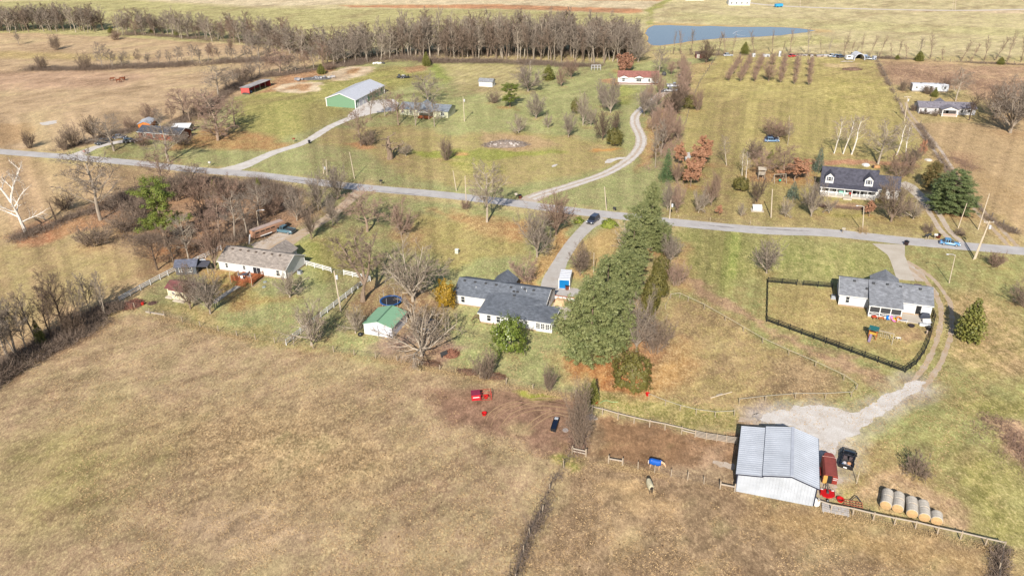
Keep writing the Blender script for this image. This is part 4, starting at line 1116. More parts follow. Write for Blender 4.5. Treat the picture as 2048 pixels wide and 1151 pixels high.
    for k in range(6): link('pier', me, p, (19.4 + .88 * k, 8.17, .1))
    MB().bar((19.3, 8.3, .78), (24.0, 8.3, .78), .26, .1).build('coping', M_REDWOOD, p)
    MB().box((21.6, 7.3, .03), (4.4, 1.6, .07)).build('flower_bed', mat('mulch', C(112, 76, 56), .95, .3, 4), p)
    MB().box((24.2, -3.0, .03), (1.2, 5.0, .06)).build('side_bed', mat('red_mulch', C(146, 92, 70), .95, .3, 4), p)
    c = thing('patio_cover', 'tan cloth cover draped over furniture on the concrete patio', 'cover', (-12.08, 147.45, 0), YAW)
    bm = MB(); bm.loft([[(20.2 + 2.3 * i / 6 + (.0 if j else .0), 5.1 + j * 1.1, .13 + (.75 + .12 * sin(i * 2.1)) * (1 if j in (1, 2) else .0)) for i in range(7)] + [(22.5 - 2.3 * i / 6, 5.1 + j * 1.1, .12) for i in range(7)] for j in range(4)])
    bm.build('cloth', mat('tan_cloth', C(222, 186, 146), .9, .1, 2), c)
    a = thing('garden_arch', 'low rusty wire arch standing by the corner of the slate-roofed house', 'garden arch', G(953, 643), YAW)
    MB().tube([(.9 * cos(t) , -.3, 1.2 * sin(t) + .1) for t in np.linspace(0, pi, 9)], [.06] * 9, 5).tube([(.9 * cos(t), .5, 1.2 * sin(t) + .1) for t in np.linspace(0, pi, 9)], [.06] * 9, 5).build('hoop', mat('rust', C(120, 84, 70), .9), a)
    for k in range(8):
        t = pi * (k + .5) / 8; MB().bar((.9 * cos(t), -.3, 1.2 * sin(t) + .1), (.9 * cos(t), .5, 1.2 * sin(t) + .1), .05, .05).build('slat', MATS['rust'], a)
    # delivered storage container
    s = thing('storage_container', 'white storage container with bright blue roll door on the driveway', 'storage container', G(1117, 577.5), YAW + radians(8))
    Wc, Dc, Hc = 2.45, 4.7, 2.4
    w = MB().box((Wc/2, Dc/2, Hc/2 + .12), (Wc, Dc, Hc)); w.build('body', mat('container_white', (.52, .53, .56), .5), s)
    ribs = MB()
    for k in range(6): ribs.box((Wc/2, .3 + k * .82, Hc + .15), (Wc - .1, .35, .07))
    ribs.build('roof_rib', mat('container_top', (.42, .44, .48), .5), s)
    M_BLUE = mat('blue_door', C(20, 130, 200, 1.7), .4, .06)
    me = MB().box((0, 0, 0), (Wc - .35, .05, .235)).mesh('slat', M_BLUE)
    d = MB().box((Wc/2, -.01, Hc/2 + .1), (Wc - .3, .03, Hc - .35)).build('roll_door', M_BLUE, s)
    for k in range(8): link('slat', me, d, (Wc/2, -.03, .36 + k * .245))
    for x in (.06, Wc - .06): MB().box((x, -.03, Hc/2 + .1), (.16, .1, Hc + .06)).build('door_post', M_TRIM, s)
    MB().box((Wc/2, -.04, Hc + .02), (Wc + .02, .12, .26)).build('lintel', M_TRIM, s)
    MB().box((-.012, 2.4, 1.6), (.02, 2.2, .5)).build('side_stripe', mat('red_print', C(206, 120, 120), .6), s)
    for x in (.3, Wc - .3): MB().box((x, Dc/2, .06), (.2, Dc - .2, .12)).build('skid', M_VENT, s)
    # trampoline
    t = thing('trampoline', 'round trampoline with bright blue edge pad under bare trees', 'trampoline', G(782, 607), 0)
    ring = MB(); n = 28
    prof = [(1.95, .80), (2.0, .86), (2.32, .86), (2.36, .80), (2.32, .76), (1.98, .76)]
    ring.loft([[(r_ * cos(2*pi*k/n), r_ * sin(2*pi*k/n), z) for r_, z in prof] for k in range(n + 1)])
    ring.build('edge_pad', mat('blue_pad', C(44, 104, 176, 2.0), .5), t)
    MB().lathe([(1.99, .79), (1.2, .775), (.02, .77)], 24).build('mat', mat('mat_black', (.02, .02, .024), .7), t)
    lm = MB().tube([(0, 0, 0), (0, 0, .8)], [.03, .03], 5).mesh('leg', M_METAL)
    for k in range(8): link('leg', lm, t, (2.2 * cos(k * pi/4), 2.2 * sin(k * pi/4), 0))
    pm = MB().tube([(0, 0, 0), (0, 0, 1.7)], [.025, .025], 5).mesh('net_pole', M_METAL)
    for k in range(6): link('net_pole', pm, t, (2.3 * cos(k * pi/3 + .3), 2.3 * sin(k * pi/3 + .3), .8))
    # green-roofed shed
    s = thing('garden_shed', 'white metal shed with pale green roof in the middle back yard', 'shed', G(730, 667), YAW)
    w, r = MB(), MB(); gable(w, r, 0, 6.0, 0, 6.6, 2.35, 3.25, 'y', .25, .2, .08)
    w.build('wall', siding_mat('white_sheet', (.47, .48, .53), .3), s)
    GR = mat('green_sheet', C(140, 184, 150), .5, .06); r.build('roof', GR, s)
    MB().bar((3, -.2, 3.37), (3, 6.8, 3.37), .28, .05).build('ridge_cap', mat('green_cap', C(96, 132, 108), .5), s)
    for p in ((.0, 0), (6.0, 0), (3.0, -.01), (6.0, 6.6), (0, 6.6)): MB().box((p[0], p[1], 1.18), (.11, .11, 2.36 if p[0] != 3 else 2.36)).build('corner_trim', M_TRIM if p[0] != 3 else mat('seam_grey', C(128, 130, 140), .6), s)
    o = MB()
    for x in (3.4, 4.4, 5.4): o.box((x, -.75, .55), (.06, .06, 1.1))
    o.bar((3.4, -.75, 1.1), (5.4, -.75, 1.1), .06, .06).bar((3.4, -.75, .1), (5.4, -.75, .1), .05, .05)
    ra = thing('metal_rack', 'empty grey metal rack standing before the green-roofed shed', 'rack', s.matrix_basis @ Vector((0, 0, 0)), YAW); o.build('frame', mat('rack', C(120, 124, 130), .6), ra)
    b = thing('rubbish_bag', 'black rubbish bag on the grass beside the green-roofed shed', 'bag', G(721, 671), .3)
    MB().lathe([(.3, 0), (.52, .15), (.5, .45), (.3, .7), (.1, .8)], 9).build('sack', M_BLACK, b)
    # arbour with grey roof
    a = thing('garden_arbour', 'small white arbour with grey roof behind a spreading bare tree', 'arbour', G(836, 667), YAW)
    for x in (0, 2.4):
        for y in (0, 2.2): MB().box((x, y, 1.15), (.13, .13, 2.3)).build('post', M_TRIM, a)
    r = MB(); r.slab([(-.4, -.4, 2.3), (2.8, -.4, 2.3), (2.8, 1.1, 2.95), (-.4, 1.1, 2.95)], .1).slab([(-.4, 1.1, 2.95), (2.8, 1.1, 2.95), (2.8, 2.6, 2.3), (-.4, 2.6, 2.3)], .1)
    r.build('roof', M_SLATE, a)
    for z in (.45, .75): MB().bar((0, 0, z), (2.4, 0, z), .05, .1).build('rail', M_TRIM, a)
    MB().box((1.2, 1.4, .45), (1.9, .5, .07)).build('bench_seat', M_TRIM, a)
    bn = thing('garden_bench', 'dark garden bench on bare soil under the spreading tree', 'bench', G(889, 712), radians(40))
    MB().box((0, 0, .45), (1.5, .45, .06)).build('seat', M_VENT, bn); MB().box((0, .24, .75), (1.5, .05, .5)).build('backrest', M_VENT, bn)
    for x in (-.65, .65): MB().box((x, 0, .22), (.08, .42, .44)).build('leg', M_VENT, bn)
    q = thing('leaf_pile', 'rusty heap of brush and leaves by the dark garden bench', 'brush pile', G(903, 708))
    brush_heap(q, 1.6, .6, 240, mat('rust_leaf', C(150, 104, 84), .9, .25, 3))
    for i, (px, lb) in enumerate((((862, 727), 'long low bank of dead leaves beside the wire fence under the spreading tree'), ((935, 744), 'low brown heap of leaves along the fence left of the small bare tree'), ((992, 752), 'low brown heap of leaves along the fence right of the small bare tree'))):
        q = thing('leaf_heap', lb, 'leaf heap', G(*px), YAW); brush_heap(q, 2.2, .45, 200, mat('dead_leaf', C(124, 94, 74), .95, .25, 3), .5)
    u = thing('utility_box', 'small pale green utility cabinet standing on the lawn', 'utility box', G(914, 506), YAW)
    MB().box((0, 0, .5), (.8, .7, 1.0)).build('cabinet', mat('pale_green', C(206, 210, 196), .5), u); MB().box((0, 0, 1.03), (.86, .76, .06)).build('lid', M_TRIM, u)

def brush_heap(parent, rad, hh, n, m, sq=1.0, name='sticks', seed=1):
    rg = random.Random(seed + int(rad * 100)); b = MB()
    for _ in range(n):
        a = rg.uniform(0, 2 * pi); q = sqrt(rg.random()) * rad
        x, y = q * cos(a), q * sin(a) * sq; z = hh * (1 - (q / rad) ** 2) * rg.uniform(.3, 1)
        d = Vector((rg.gauss(0, 1), rg.gauss(0, 1), rg.gauss(0, .4))).normalized() * rg.uniform(.3, .9)
        s_ = Vector((-d.y, d.x, .3)).normalized() * rg.uniform(.03, .09)
        p = Vector((x, y, z))
        b.add([p - d, p + s_, p + d, p - s_], [(0, 1, 2), (0, 2, 3)])
    b.lathe([(rad * .9, 0), (rad * .7, hh * .35), (rad * .3, hh * .7), (.05, hh * .75)], 10)
    if sq != 1: b.v = [(v[0], v[1] * sq if i >= len(b.v) - 40 else v[1], v[2]) for i, v in enumerate(b.v)]
    o = b.build(name, m, parent); o['kind'] = 'stuff'; return o

def house_right():
    h = thing('ranch_house', 'pale grey ranch house with screened back porch inside a black fence', 'house', (67.22, 143.55, 0), YAW)
    w, r = MB(), MB(); M_GS = siding_mat('pale_grey_siding', C(206, 212, 222, 1.5))
    gable(w, r, 0, 17.2, .65, 9.0, 2.72, 4.5, ridge=4.85)
    gable(w, r, 6.6, 11.6, 6.0, 11.2, 2.7, 4.3, 'y')
    w.build('wall', M_GS, h)
    u = .17
    r.slab([(5.3, -2.75, 2.52 + u), (11.6, -2.75, 2.52 + u), (11.6, 4.86, 4.6 + u), (5.3, 4.86, 4.6 + u)], .12)
    r.build('roof', M_GREYSH, h)
    MB().box((8.6, 4.8, .16), (17.26, 8.4, .32)).build('foundation', M_FOUND, h)
    gutter(h, [((-.3, .22, 2.53), (5.2, .22, 2.53)), ((11.7, .22, 2.53), (17.5, .22, 2.53)), ((5.3, -2.82, 2.5), (11.6, -2.82, 2.5))])
    MB().bar((-.34, .3, 2.62), (-.34, 4.85, 4.56), .05, .2).build('fascia', M_TRIM, h)
    corner_posts(h, [(-.01, .64), (17.21, .64)], .3, 2.6)
    window(h, 1.55, .65, 1.55, .75, 1.4); door(h, 14.9, .65, .15, 1.0, 2.0)
    # screened porch
    MB().box((8.45, -1.1, .12), (6.0, 3.3, .24)).build('porch_floor', M_CONC, h)
    for x in (5.5, 7.48, 9.45, 11.4): MB().box((x, -2.65, 1.34), (.16, .16, 2.25)).build('porch_post', M_TRIM, h)
    for y in (-1.0, .5): MB().box((5.5, y, 1.34), (.12, .12, 2.25)).build('porch_post', M_TRIM, h)
    MB().box((8.45, -2.65, 2.5), (6.1, .18, .2)).box((8.45, -2.65, .34), (6.1, .16, .2)).build('porch_beam', M_TRIM, h)
    M_SCR2 = mat('porch_screen', (.035, .036, .040), .6)
    for k in range(3):
        x = 6.49 + 1.97 * k
        MB().box((x, -2.6, 1.75), (1.8, .02, 1.3)).build('screen', M_SCR2, h)
        MB().box((x, -2.6, .78), (1.8, .02, .7)).build('lattice_panel', mat('lattice', C(92, 92, 96), .8), h)
        for a in (-1, 1): MB().bar((x - .88 * a, -2.64, .46), (x + .88 * a, -2.64, 1.08), .03, .06).build('cross_brace', M_TRIM, h)
        MB().box((x, -2.64, 1.12), (1.8, .05, .07)).build('mid_rail', M_TRIM, h)
    for y in (-1.8, -.2): MB().box((5.53, y, 1.5), (.02, 1.4, 1.9)).build('screen', M_SCR2, h)
    vents(h, [(2.6, 3.9, 4.32), (6.2, 3.6, 4.45), (8.8, 3.7, 4.5), (11.3, 3.75, 4.3), (15.0, 3.8, 4.28), (5.0, 2.3, 3.65)])
    p = thing('patio', 'concrete patio behind the pale grey house', 'patio', (67.22, 143.55, 0), YAW)
    MB().box((14.0, -1.2, .05), (4.9, 3.6, .1)).build('slab', M_CONC, p)
    ac_unit('grey air conditioner by the shaded end wall of the pale grey house', h.matrix_basis @ Vector((-.9, 3.4, 0)))
    f = thing('fire_pit', 'dark round fire pit on the lawn before the patio', 'fire pit', G(1822.5, 653), 0)
    MB().lathe([(.4, 0), (.62, .3), (.58, .42), (.4, .3), (.05, .25)], 12).build('bowl', mat('pit_iron', (.03, .022, .024), .8), f)
    # toys along the porch
    def toy(name, label, px, build, rz=0):
        t_ = thing(name, label, 'toy', G(*px), rz); build(t_); return t_
    OR = mat('toy_orange', C(220, 130, 60, 2.0), .4); PK = mat('toy_pink', C(246, 140, 196, 1.7), .4); BL = mat('toy_blue', C(30, 130, 220, 1.7), .4); YE = mat('toy_yellow', C(236, 196, 50, 1.7), .4); RD = mat('toy_red', C(196, 84, 60, 1.7), .5)
    def swimring(t_):
        b = MB(); n = 14
        b.loft([[((.42 + .17 * cos(a)) * cos(2*pi*k/n), .17 * sin(a), .58 + (.42 + .17 * cos(a)) * sin(2*pi*k/n)) for a in np.linspace(0, 2*pi, 7)[:-1]] for k in range(n + 1)]); b.build('ring', OR, t_, True)
    toy('toy_ring', 'round orange toy ring leaning on the porch corner', (1796, 642), swimring, YAW)
    toy('toy_slide', 'small pink toy slide below the screened porch', (1781, 640), lambda t_: (MB().loft([[(x - .25, y, z), (x + .25, y, z), (x + .25, y, z + .1), (x - .25, y, z + .1)] for x, y, z in ((0, .6, .9), (.15, .1, .55), (.4, -.5, .12), (.5, -.8, .08))]).build('chute', PK, t_), MB().box((0, .75, .45), (.45, .3, .9)).build('ladder', PK, t_)))
    toy('toy_cart', 'small blue toy chair below the screened porch', (1775, 639), lambda t_: (MB().box((0, 0, .25), (.5, .5, .1)).build('seat', BL, t_), MB().box((0, .22, .5), (.5, .08, .6)).build('backrest', BL, t_), [MB().box((x, y, .1), (.08, .08, .2)).build('leg', BL, t_) for x in (-.2, .2) for y in (-.2, .2)]))
    toy('toy_truck', 'yellow toy ride-on beside the orange ring', (1788.5, 640.5), lambda t_: (MB().box((0, 0, .3), (.8, .4, .25)).box((-.2, 0, .5), (.35, .36, .2)).build('body', YE, t_), [MB().lathe([(.12, -.05), (.12, .05)], 8, (x, y, .12)).build('wheel', M_BLACK, t_) for x in (-.28, .28) for y in (-.2, .2)]))
    toy('toy_wagon', 'red toy wagon under the left end of the screened porch', (1748, 636), lambda t_: (MB().box((0, 0, .32), (1.0, .5, .12)).box((.0, .23, .45), (1.0, .05, .2)).box((.0, -.23, .45), (1.0, .05, .2)).build('tray', RD, t_), [MB().box((x, y, .13), (.24, .06, .26)).build('wheel', M_BLACK, t_) for x in (-.35, .35) for y in (-.27, .27)], MB().bar((.5, 0, .3), (1.1, 0, .7), .04, .04).build('handle', M_BLACK, t_)))
    toy('toy_table', 'orange plastic toy table below the porch between the wagon and the blue chair', (1762, 638), lambda t_: (MB().box((0, 0, .4), (1.1, .5, .08)).build('top', OR, t_), [MB().box((x, y, .18), (.1, .1, .36)).build('leg', RD, t_) for x in (-.45, .45) for y in (-.2, .2)]))
    b = thing('bench', 'white bench with grey seat at the edge of the patio', 'bench', G(1804, 643.5), YAW)
    MB().box((0, 0, .42), (1.9, .45, .07)).build('seat', M_TRIM, b); MB().box((0, -.02, .50), (1.7, .2, .08)).build('cushion', mat('cushion', C(96, 104, 130), .8), b)
    for x in (-.8, .8): MB().box((x, 0, .2), (.08, .4, .4)).build('leg', M_TRIM, b)
    g = thing('gas_grill', 'dark covered grill on the right end of the patio', 'grill', G(1849, 637), YAW)
    MB().loft([[(x * s_, y * s_, z) for x, y in ((-.9, -.4), (.9, -.4), (.9, .4), (-.9, .4))] for z, s_ in ((.1, 1.0), (.8, 1.0), (1.15, .8), (1.3, .4))]).build('cover', mat('grill_cover', C(62, 68, 82), .7), g)
    MB().box((0, 0, .06), (1.7, .7, .12)).build('base', M_BLACK, g)
    l = thing('lounge_chair', 'pale folded lounge chair at the patio corner beside the black fence', 'chair', G(1853, 646), YAW + .3)
    MB().box((0, -.2, .35), (1.7, .6, .08)).build('seat', M_TRIM, l); MB().box((0, .2, .6), (1.6, .08, .6), 0, -.5).build('backrest', mat('lounge', C(206, 200, 196), .7), l)
    for x in (-.7, .7): MB().box((x, -.1, .17), (.06, .5, .34)).build('leg', M_TRIM, l)
    l = thing('storage_box', 'flat white plastic storage box at the patio corner', 'box', G(1849, 651), YAW)
    MB().box((0, 0, .22), (1.9, .6, .44)).build('body', M_TRIM, l); MB().box((0, 0, .46), (1.96, .66, .05)).build('lid', mat('lid_grey', C(196, 200, 206), .5), l)
    br = thing('rubbish_barrel', 'black barrel beside the curve of the black board fence', 'barrel', G(1857, 660), 0)
    MB().lathe([(.34, 0), (.4, .4), (.38, .85), (.3, .88)], 10).build('drum', M_BLACK, br); MB().lathe([(.4, .85), (.4, .9), (.05, .95)], 10).build('lid', M_VENT, br)
    # swing set with little tower
    s = thing('swing_set', 'wooden swing set with green roofed tower and yellow swings', 'swing set', G(1736, 676), radians(-32)); s.scale = (.78, .78, .74)
    for x in (0, 1.7):
        for y in (0, 1.7): MB().box((x, y, 1.5), (.16, .16, 3.0)).build('tower_post', mat('play_wood', C(170, 96, 56), .8), s)
    MB().box((.85, .85, 1.35), (1.9, 1.9, .1)).build('platform', M_REDWOOD, s)
    MB().slab([(-.3, -.3, 2.8), (2.0, -.3, 2.8), (2.0, .85, 3.5), (-.3, .85, 3.5)], .06).slab([(-.3, .85, 3.5), (2.0, .85, 3.5), (2.0, 2.0, 2.8), (-.3, 2.0, 2.8)], .06).build('canopy', mat('teal_canopy', C(34, 104, 108, 1.9), .6), s)
    for z in (1.6, 1.9, 2.2): MB().bar((0, 0, z), (0, 1.7, z), .04, .12).build('rail', MATS['play_wood'], s)
    MB().box((.85, -.06, 1.75), (1.6, .05, .6)).build('panel', mat('play_yellow', C(206, 170, 70, 1.8), .5), s)
    MB().bar((1.7, .85, 2.55), (5.4, .85, 2.55), .14, .14).build('beam', M_WOOD, s)
    for y in (-.5, 2.2): MB().bar((5.4, .85, 2.6), (5.5, y, 0), .11, .11).build('leg', M_WOOD, s)
    for k, x in enumerate((2.7, 3.6, 4.5)):
        sw = MB().box((x, .85, .55), (.5, .22, .05)).build('swing_seat', MATS['play_yellow'], s)
        MB().bar((x - .2, .85, .57), (x - .2, .85, 2.5), .02, .02).bar((x + .2, .85, .57), (x + .2, .85, 2.5), .02, .02).build('chain', M_TRIM, sw)
    MB().loft([[(x - .28, y, z), (x + .28, y, z), (x + .28, y, z + .12), (x - .28, y, z + .12)] for x, y, z in ((.5, -.1, 1.35), (.5, -.9, .8), (.5, -1.7, .3), (.5, -2.1, .2))]).build('slide', mat('slide_lilac', C(160, 140, 170, 1.8), .4), s)

def metal_roof(m, corners, pitch_n, t=.05):
    """ribbed sheet: a thin slab with upstanding ribs running from ridge to eave. corners eave0, eave1, ridge1, ridge0"""
    m.slab(corners, t)
    a, b, c, d = [Vector(q) for q in corners]
    n = pitch_n
    for k in range(n + 1):
        f_ = k / n
        p = a.lerp(b, f_); q = d.lerp(c, f_)
        m.bar(p + Vector((0, 0, .02)), q + Vector((0, 0, .02)), .07, .06)
def pole_barn():
    h = thing('pole_barn', 'big galvanised pole barn with stepped three-part metal roof', 'barn', (31.97, 89.05, 0), YAW)
    Wd, D = 10.75, 11.1
    w = MB()
    prof = [(0, 0), (Wd, 0), (Wd, 3.45), (7.2, 4.62), (3.55, 3.95), (3.55, 3.78), (0, 3.32)]
    w.extrude(prof, (0, D)); w.build('wall', M_METALW, h)
    ribs = MB()
    for k in range(25):
        x = .2 + k * (Wd - .4) / 24
        zt = np.interp(x, [0, 3.54, 3.56, 7.2, Wd], [3.3, 3.75, 3.9, 4.55, 3.4])
        ribs.box((x, -.03, zt / 2), (.09, .045, zt - .04))
    ribs.build('wall_rib', M_METALW, h)
    r1 = MB(); metal_roof(r1, [(-.22, -.25, 3.40), (3.58, -.25, 3.86), (3.58, D + .25, 3.86), (-.22, D + .25, 3.40)], 1)
    for k in range(25):
        y = -.2 + k * (D + .4) / 24; r1.bar((-.22, y, 3.42), (3.58, y, 3.88), .09, .05)
    r1.build('lean_to_roof', M_METAL, h)
    r2 = MB(); r2.slab([(3.34, -.3, 4.06), (7.2, -.3, 4.78), (7.2, D + .3, 4.78), (3.34, D + .3, 4.06)], .05); r2.slab([(7.2, -.3, 4.78), (Wd + .3, -.3, 3.50), (Wd + .3, D + .3, 3.50), (7.2, D + .3, 4.78)], .05)
    for k in range(25):
        y = -.25 + k * (D + .5) / 24; r2.bar((3.34, y, 4.08), (7.2, y, 4.80), .09, .05); r2.bar((7.2, y, 4.80), (Wd + .3, y, 3.52), .09, .05)
    r2.build('roof', M_METAL, h)
    MB().bar((7.2, -.32, 4.83), (7.2, D + .32, 4.83), .42, .05).build('ridge_cap', mat('cap_sheet', (.34, .36, .41), .4), h)
    M_NAVY = mat('navy_trim', C(40, 44, 66), .5)
    for a, b in (((-.24, -.3, 3.30), (3.5, -.3, 3.76)), ((3.3, -.35, 3.95), (7.2, -.35, 4.68)), ((7.2, -.35, 4.68), (Wd + .3, -.35, 3.42)), ((3.33, -.3, 3.93), (3.33, D + .3, 3.93)), ((-.26, -.25, 3.33), (-.26, D + .25, 3.33)), ((Wd + .33, -.3, 3.42), (Wd + .33, D + .3, 3.42)),
                 ((-.24, D + .3, 3.30), (3.5, D + .3, 3.76)), ((3.3, D + .35, 3.95), (7.2, D + .35, 4.68)), ((7.2, D + .35, 4.68), (Wd + .3, D + .35, 3.42))):
        MB().bar(a, b, .07, .16).build('edge_trim', M_NAVY, h)
    for x, y, z in ((0, 0, 3.3), (Wd, 0, 3.4)): MB().box((x, y, z / 2), (.16, .16, z)).build('corner_trim', M_NAVY, h)
    d = MB().box((1.8, D + .03, 1.5), (2.8, .06, 3.0)).build('sliding_door', M_METALW, h)
    # things against its right-hand end
    t = thing('water_tank', 'small white plastic tank at the right corner of the pole barn', 'tank', G(1632, 1009), 0)
    MB().lathe([(.42, 0), (.5, .2), (.5, .95), (.3, 1.15), (.12, 1.2)], 12).build('body', M_TRIM, t); MB().lathe([(.13, 1.2), (.13, 1.3)], 8).build('cap', M_VENT, t)
    p = thing('pallet_stack', 'weathered grey pallets laid flat beside the barn corner', 'pallet stack', G(1642, 1024), YAW)
    me = MB().box((0, 0, 0), (3.6, .13, .05)).mesh('board', mat('grey_board', C(196, 190, 186), .9, .2, 3))
    for k in range(9): link('board', me, p, (1.9, .15 + .2 * k, .24))
    for x in (.3, 1.9, 3.5): MB().box((x, .95, .11), (.14, 1.9, .2)).build('bearer', M_WOOD, p)

def house_dormer():
    h = thing('dormer_house', 'white house with charcoal roof, two dormers and long front porch', 'house', (85.6, 206.7, 0), YAW)
    w, r = MB(), MB()
    gable(w, r, 0, 14.0, 1.9, 11.2, 2.9, 6.45, ridge=6.1, ov=.1)
    gable(w, r, 14.0, 19.9, 2.2, 9.8, 2.75, 5.4, ridge=5.6)
    u = .16
    r.slab([(-.35, -.45, 2.55 + u), (14.35, -.45, 2.55 + u), (14.35, 1.85, 3.05 + u), (-.35, 1.85, 3.05 + u)], .12)
    w.build('wall', M_WHITE, h); r.build('roof', M_NAVYSH, h)
    MB().box((7, .85, .25), (14.2, 2.3, .5)).build('porch_floor', M_CONC, h)
    MB().box((7, -.25, 2.5), (14.3, .14, .22)).build('porch_beam', M_TRIM, h)
    for k in range(8): MB().box((.12 + k * 1.965, -.2, 1.45), (.15, .15, 2.0)).build('porch_post', M_TRIM, h)
    bl = MB()
    for k in range(7):
        if k == 3: continue
        a = .2 + k * 1.965
        MB().box((a + .9, -.2, 1.35), (1.8, .06, .08)).build('porch_rail', M_TRIM, h)
        for j in range(9): bl.box((a + .1 + j * .2, -.2, .95), (.07, .04, .78))
    bl.build('balusters', M_TRIM, h)
    door(h, 8.7, 1.9, .5, 1.0, 2.0)
    for x in (1.4, 3.6, 6.4, 10.6, 12.6): window(h, x, 1.9, 1.75, 1.0, 1.4, lights=2)
    for k, x in enumerate((1.9, 11.95)):
        dw, dr = MB(), MB()
        gable(dw, dr, x - 1.05, x + 1.05, 1.9, 5.2, 5.05, 6.0, 'y', .22, .2, .08, z0=3.2)
        dm = dw.build('dormer', M_WHITE, h); dr.build('dormer_roof', M_NAVYSH, dm)
        window(h, x, 1.88, 4.4, .8, 1.15, lights=1)
        for s_ in (-.62, .62): MB().box((x + s_, 1.86, 4.4), (.3, .05, 1.15)).build('shutter', mat('shutter_blue', C(84, 88, 108), .6), h)
    window(h, 16.2, 2.2, 1.6, 1.0, 1.4, lights=2); window(h, 18.4, 2.2, 1.6, 1.0, 1.4, lights=2)
    gutter(h, [((-.35, -.5, 2.6), (14.35, -.5, 2.6)), ((14.4, 1.78, 2.62), (20.2, 1.78, 2.62))])
    MB().box((14.2, 6.0, 5.0), (.7, .9, 3.2)).build('chimney', M_NAVYSH, h)
    MB().box((7.0, -1.0, .2), (2.2, 1.2, .4)).build('step', M_CONC, h)
    bn = thing('porch_bench', 'pale turquoise bench on the long white porch', 'bench', h.matrix_basis @ Vector((5.6, .6, .5)), YAW)
    MB().box((0, 0, .45), (1.7, .5, .07)).build('seat', mat('turquoise', C(150, 206, 190), .6), bn); MB().box((0, .25, .8), (1.7, .06, .6)).build('backrest', MATS['turquoise'], bn)
    for x in (-.75, .75): MB().box((x, 0, .21), (.08, .45, .42)).build('leg', MATS['turquoise'], bn)
    for k, (x, lb) in enumerate(((9.9, 'left rocking chair beside the open door on the long porch'), (10.7, 'right rocking chair farther from the open door on the long porch'))):
        c = thing('rocking_chair', lb, 'chair', h.matrix_basis @ Vector((x, .5, .5)), YAW)
        MB().box((0, 0, .42), (.5, .5, .06)).build('seat', M_BLACK, c); MB().box((0, .24, .8), (.5, .06, .7)).build('backrest', M_BLACK, c)
        for s_ in (-.24, .24): MB().bar((s_, -.4, .06), (s_, .5, .06), .05, .06).bar((s_, -.2, .06), (s_, -.2, .42), .05, .05).bar((s_, .2, .06), (s_, .2, .42), .05, .05).build('rocker', M_BLACK, c)
    f = thing('flower_pot', 'pot of red flowers beside the open porch door', 'flower pot', h.matrix_basis @ Vector((7.7, .9, .5)), 0)
    MB().lathe([(.2, 0), (.28, .4)], 9).build('pot', M_FOUND, f); MB().lathe([(.2, .4), (.38, .6), (.3, .8), (.05, .9)], 8).build('blossom', mat('red_flower', C(206, 60, 50, 1.6), .7, .3, 6), f)
    # yard things
    t = thing('play_tower', 'weathered wooden play tower with grey plank roof on the lawn', 'play tower', G(1516, 358), radians(-10))
    for x in (0, 1.8):
        for y in (0, 1.8): MB().box((x, y, 1.4), (.14, .14, 2.8)).build('post', M_WOOD, t)
    MB().box((.9, .9, 1.3), (2.0, 2.0, .1)).build('platform', M_WOOD, t)
    me = MB().box((0, 0, 0), (2.3, .24, .05)).mesh('plank', M_WOOD)
    for k in range(5):
        a = link('plank', me, t, (.9, -.15 + .22 * k, 2.85 + .13 * k)); a.rotation_euler = (.55, 0, 0)
        a = link('plank', me, t, (.9, 1.95 - .22 * k, 2.85 + .13 * k)); a.rotation_euler = (-.55, 0, 0)
    for k in range(4): MB().box((.9, -.05, 1.5 + .24 * k), (1.9, .05, .2)).build('wall_board', M_WOOD, t)
    s = thing('swing', 'wooden swing beam with one turquoise bucket swing', 'swing', G(1546, 366), radians(5))
    MB().bar((0, 0, 2.6), (3.6, 0, 2.6), .12, .12).build('beam', M_WOOD, s)
    for y in (-.9, .9): MB().bar((3.5, 0, 2.6), (3.6, y, 0), .1, .1).bar((.1, 0, 2.6), (0, y, 0), .1, .1).build('leg', M_WOOD, s)
    sw = MB().lathe([(.25, 0), (.36, .25), (.36, .5)], 9, (2.0, 0, .5)).build('swing_seat', mat('turq_seat', C(60, 206, 176, 1.6), .4), s)
    MB().bar((1.8, 0, 1.0), (1.9, 0, 2.55), .03, .03).bar((2.2, 0, 1.0), (2.1, 0, 2.55), .03, .03).build('rope', M_WOOD, sw)
    b = thing('well_house', 'low white pump house on a concrete pad in the front lawn', 'pump house', G(1514, 420), YAW * .5)
    MB().box((0, 0, .45), (2.2, 1.4, .9)).build('wall', M_WHITE, b); MB().slab([(-1.2, -.8, .92), (1.2, -.8, .92), (1.2, .8, 1.3), (-1.2, .8, 1.3)], .07).build('roof', M_TRIM, b); MB().box((0, -.2, .06), (3.2, 2.4, .12)).build('pad', M_CONC, b)
    # clutter behind the house
    for nm, lb, px, cl, dims in (('tarped_pile', 'white tarp over a low pile behind the dormer house', (1732, 331), C(226,226,224), (1.6,1.1,.7)), ('lumber_stack', 'orange-brown lumber stack behind the dormer house', (1752, 335), C(206,156,110), (2.2,1.0,.7)), ('burn_barrel', 'dark rusty barrel behind the dormer house beside the lumber', (1746, 336), C(80,66,58), None), ('stone_heap', 'pale stone heap near the lane behind the dormer house', (1857, 321), C(206,196,186), (1.6,1.0,.6))):
        t_ = thing(nm, lb, 'pile' if dims else 'barrel', G(*px), YAW); m_ = mat(nm + '_mat', cl, .8, .2, 3)
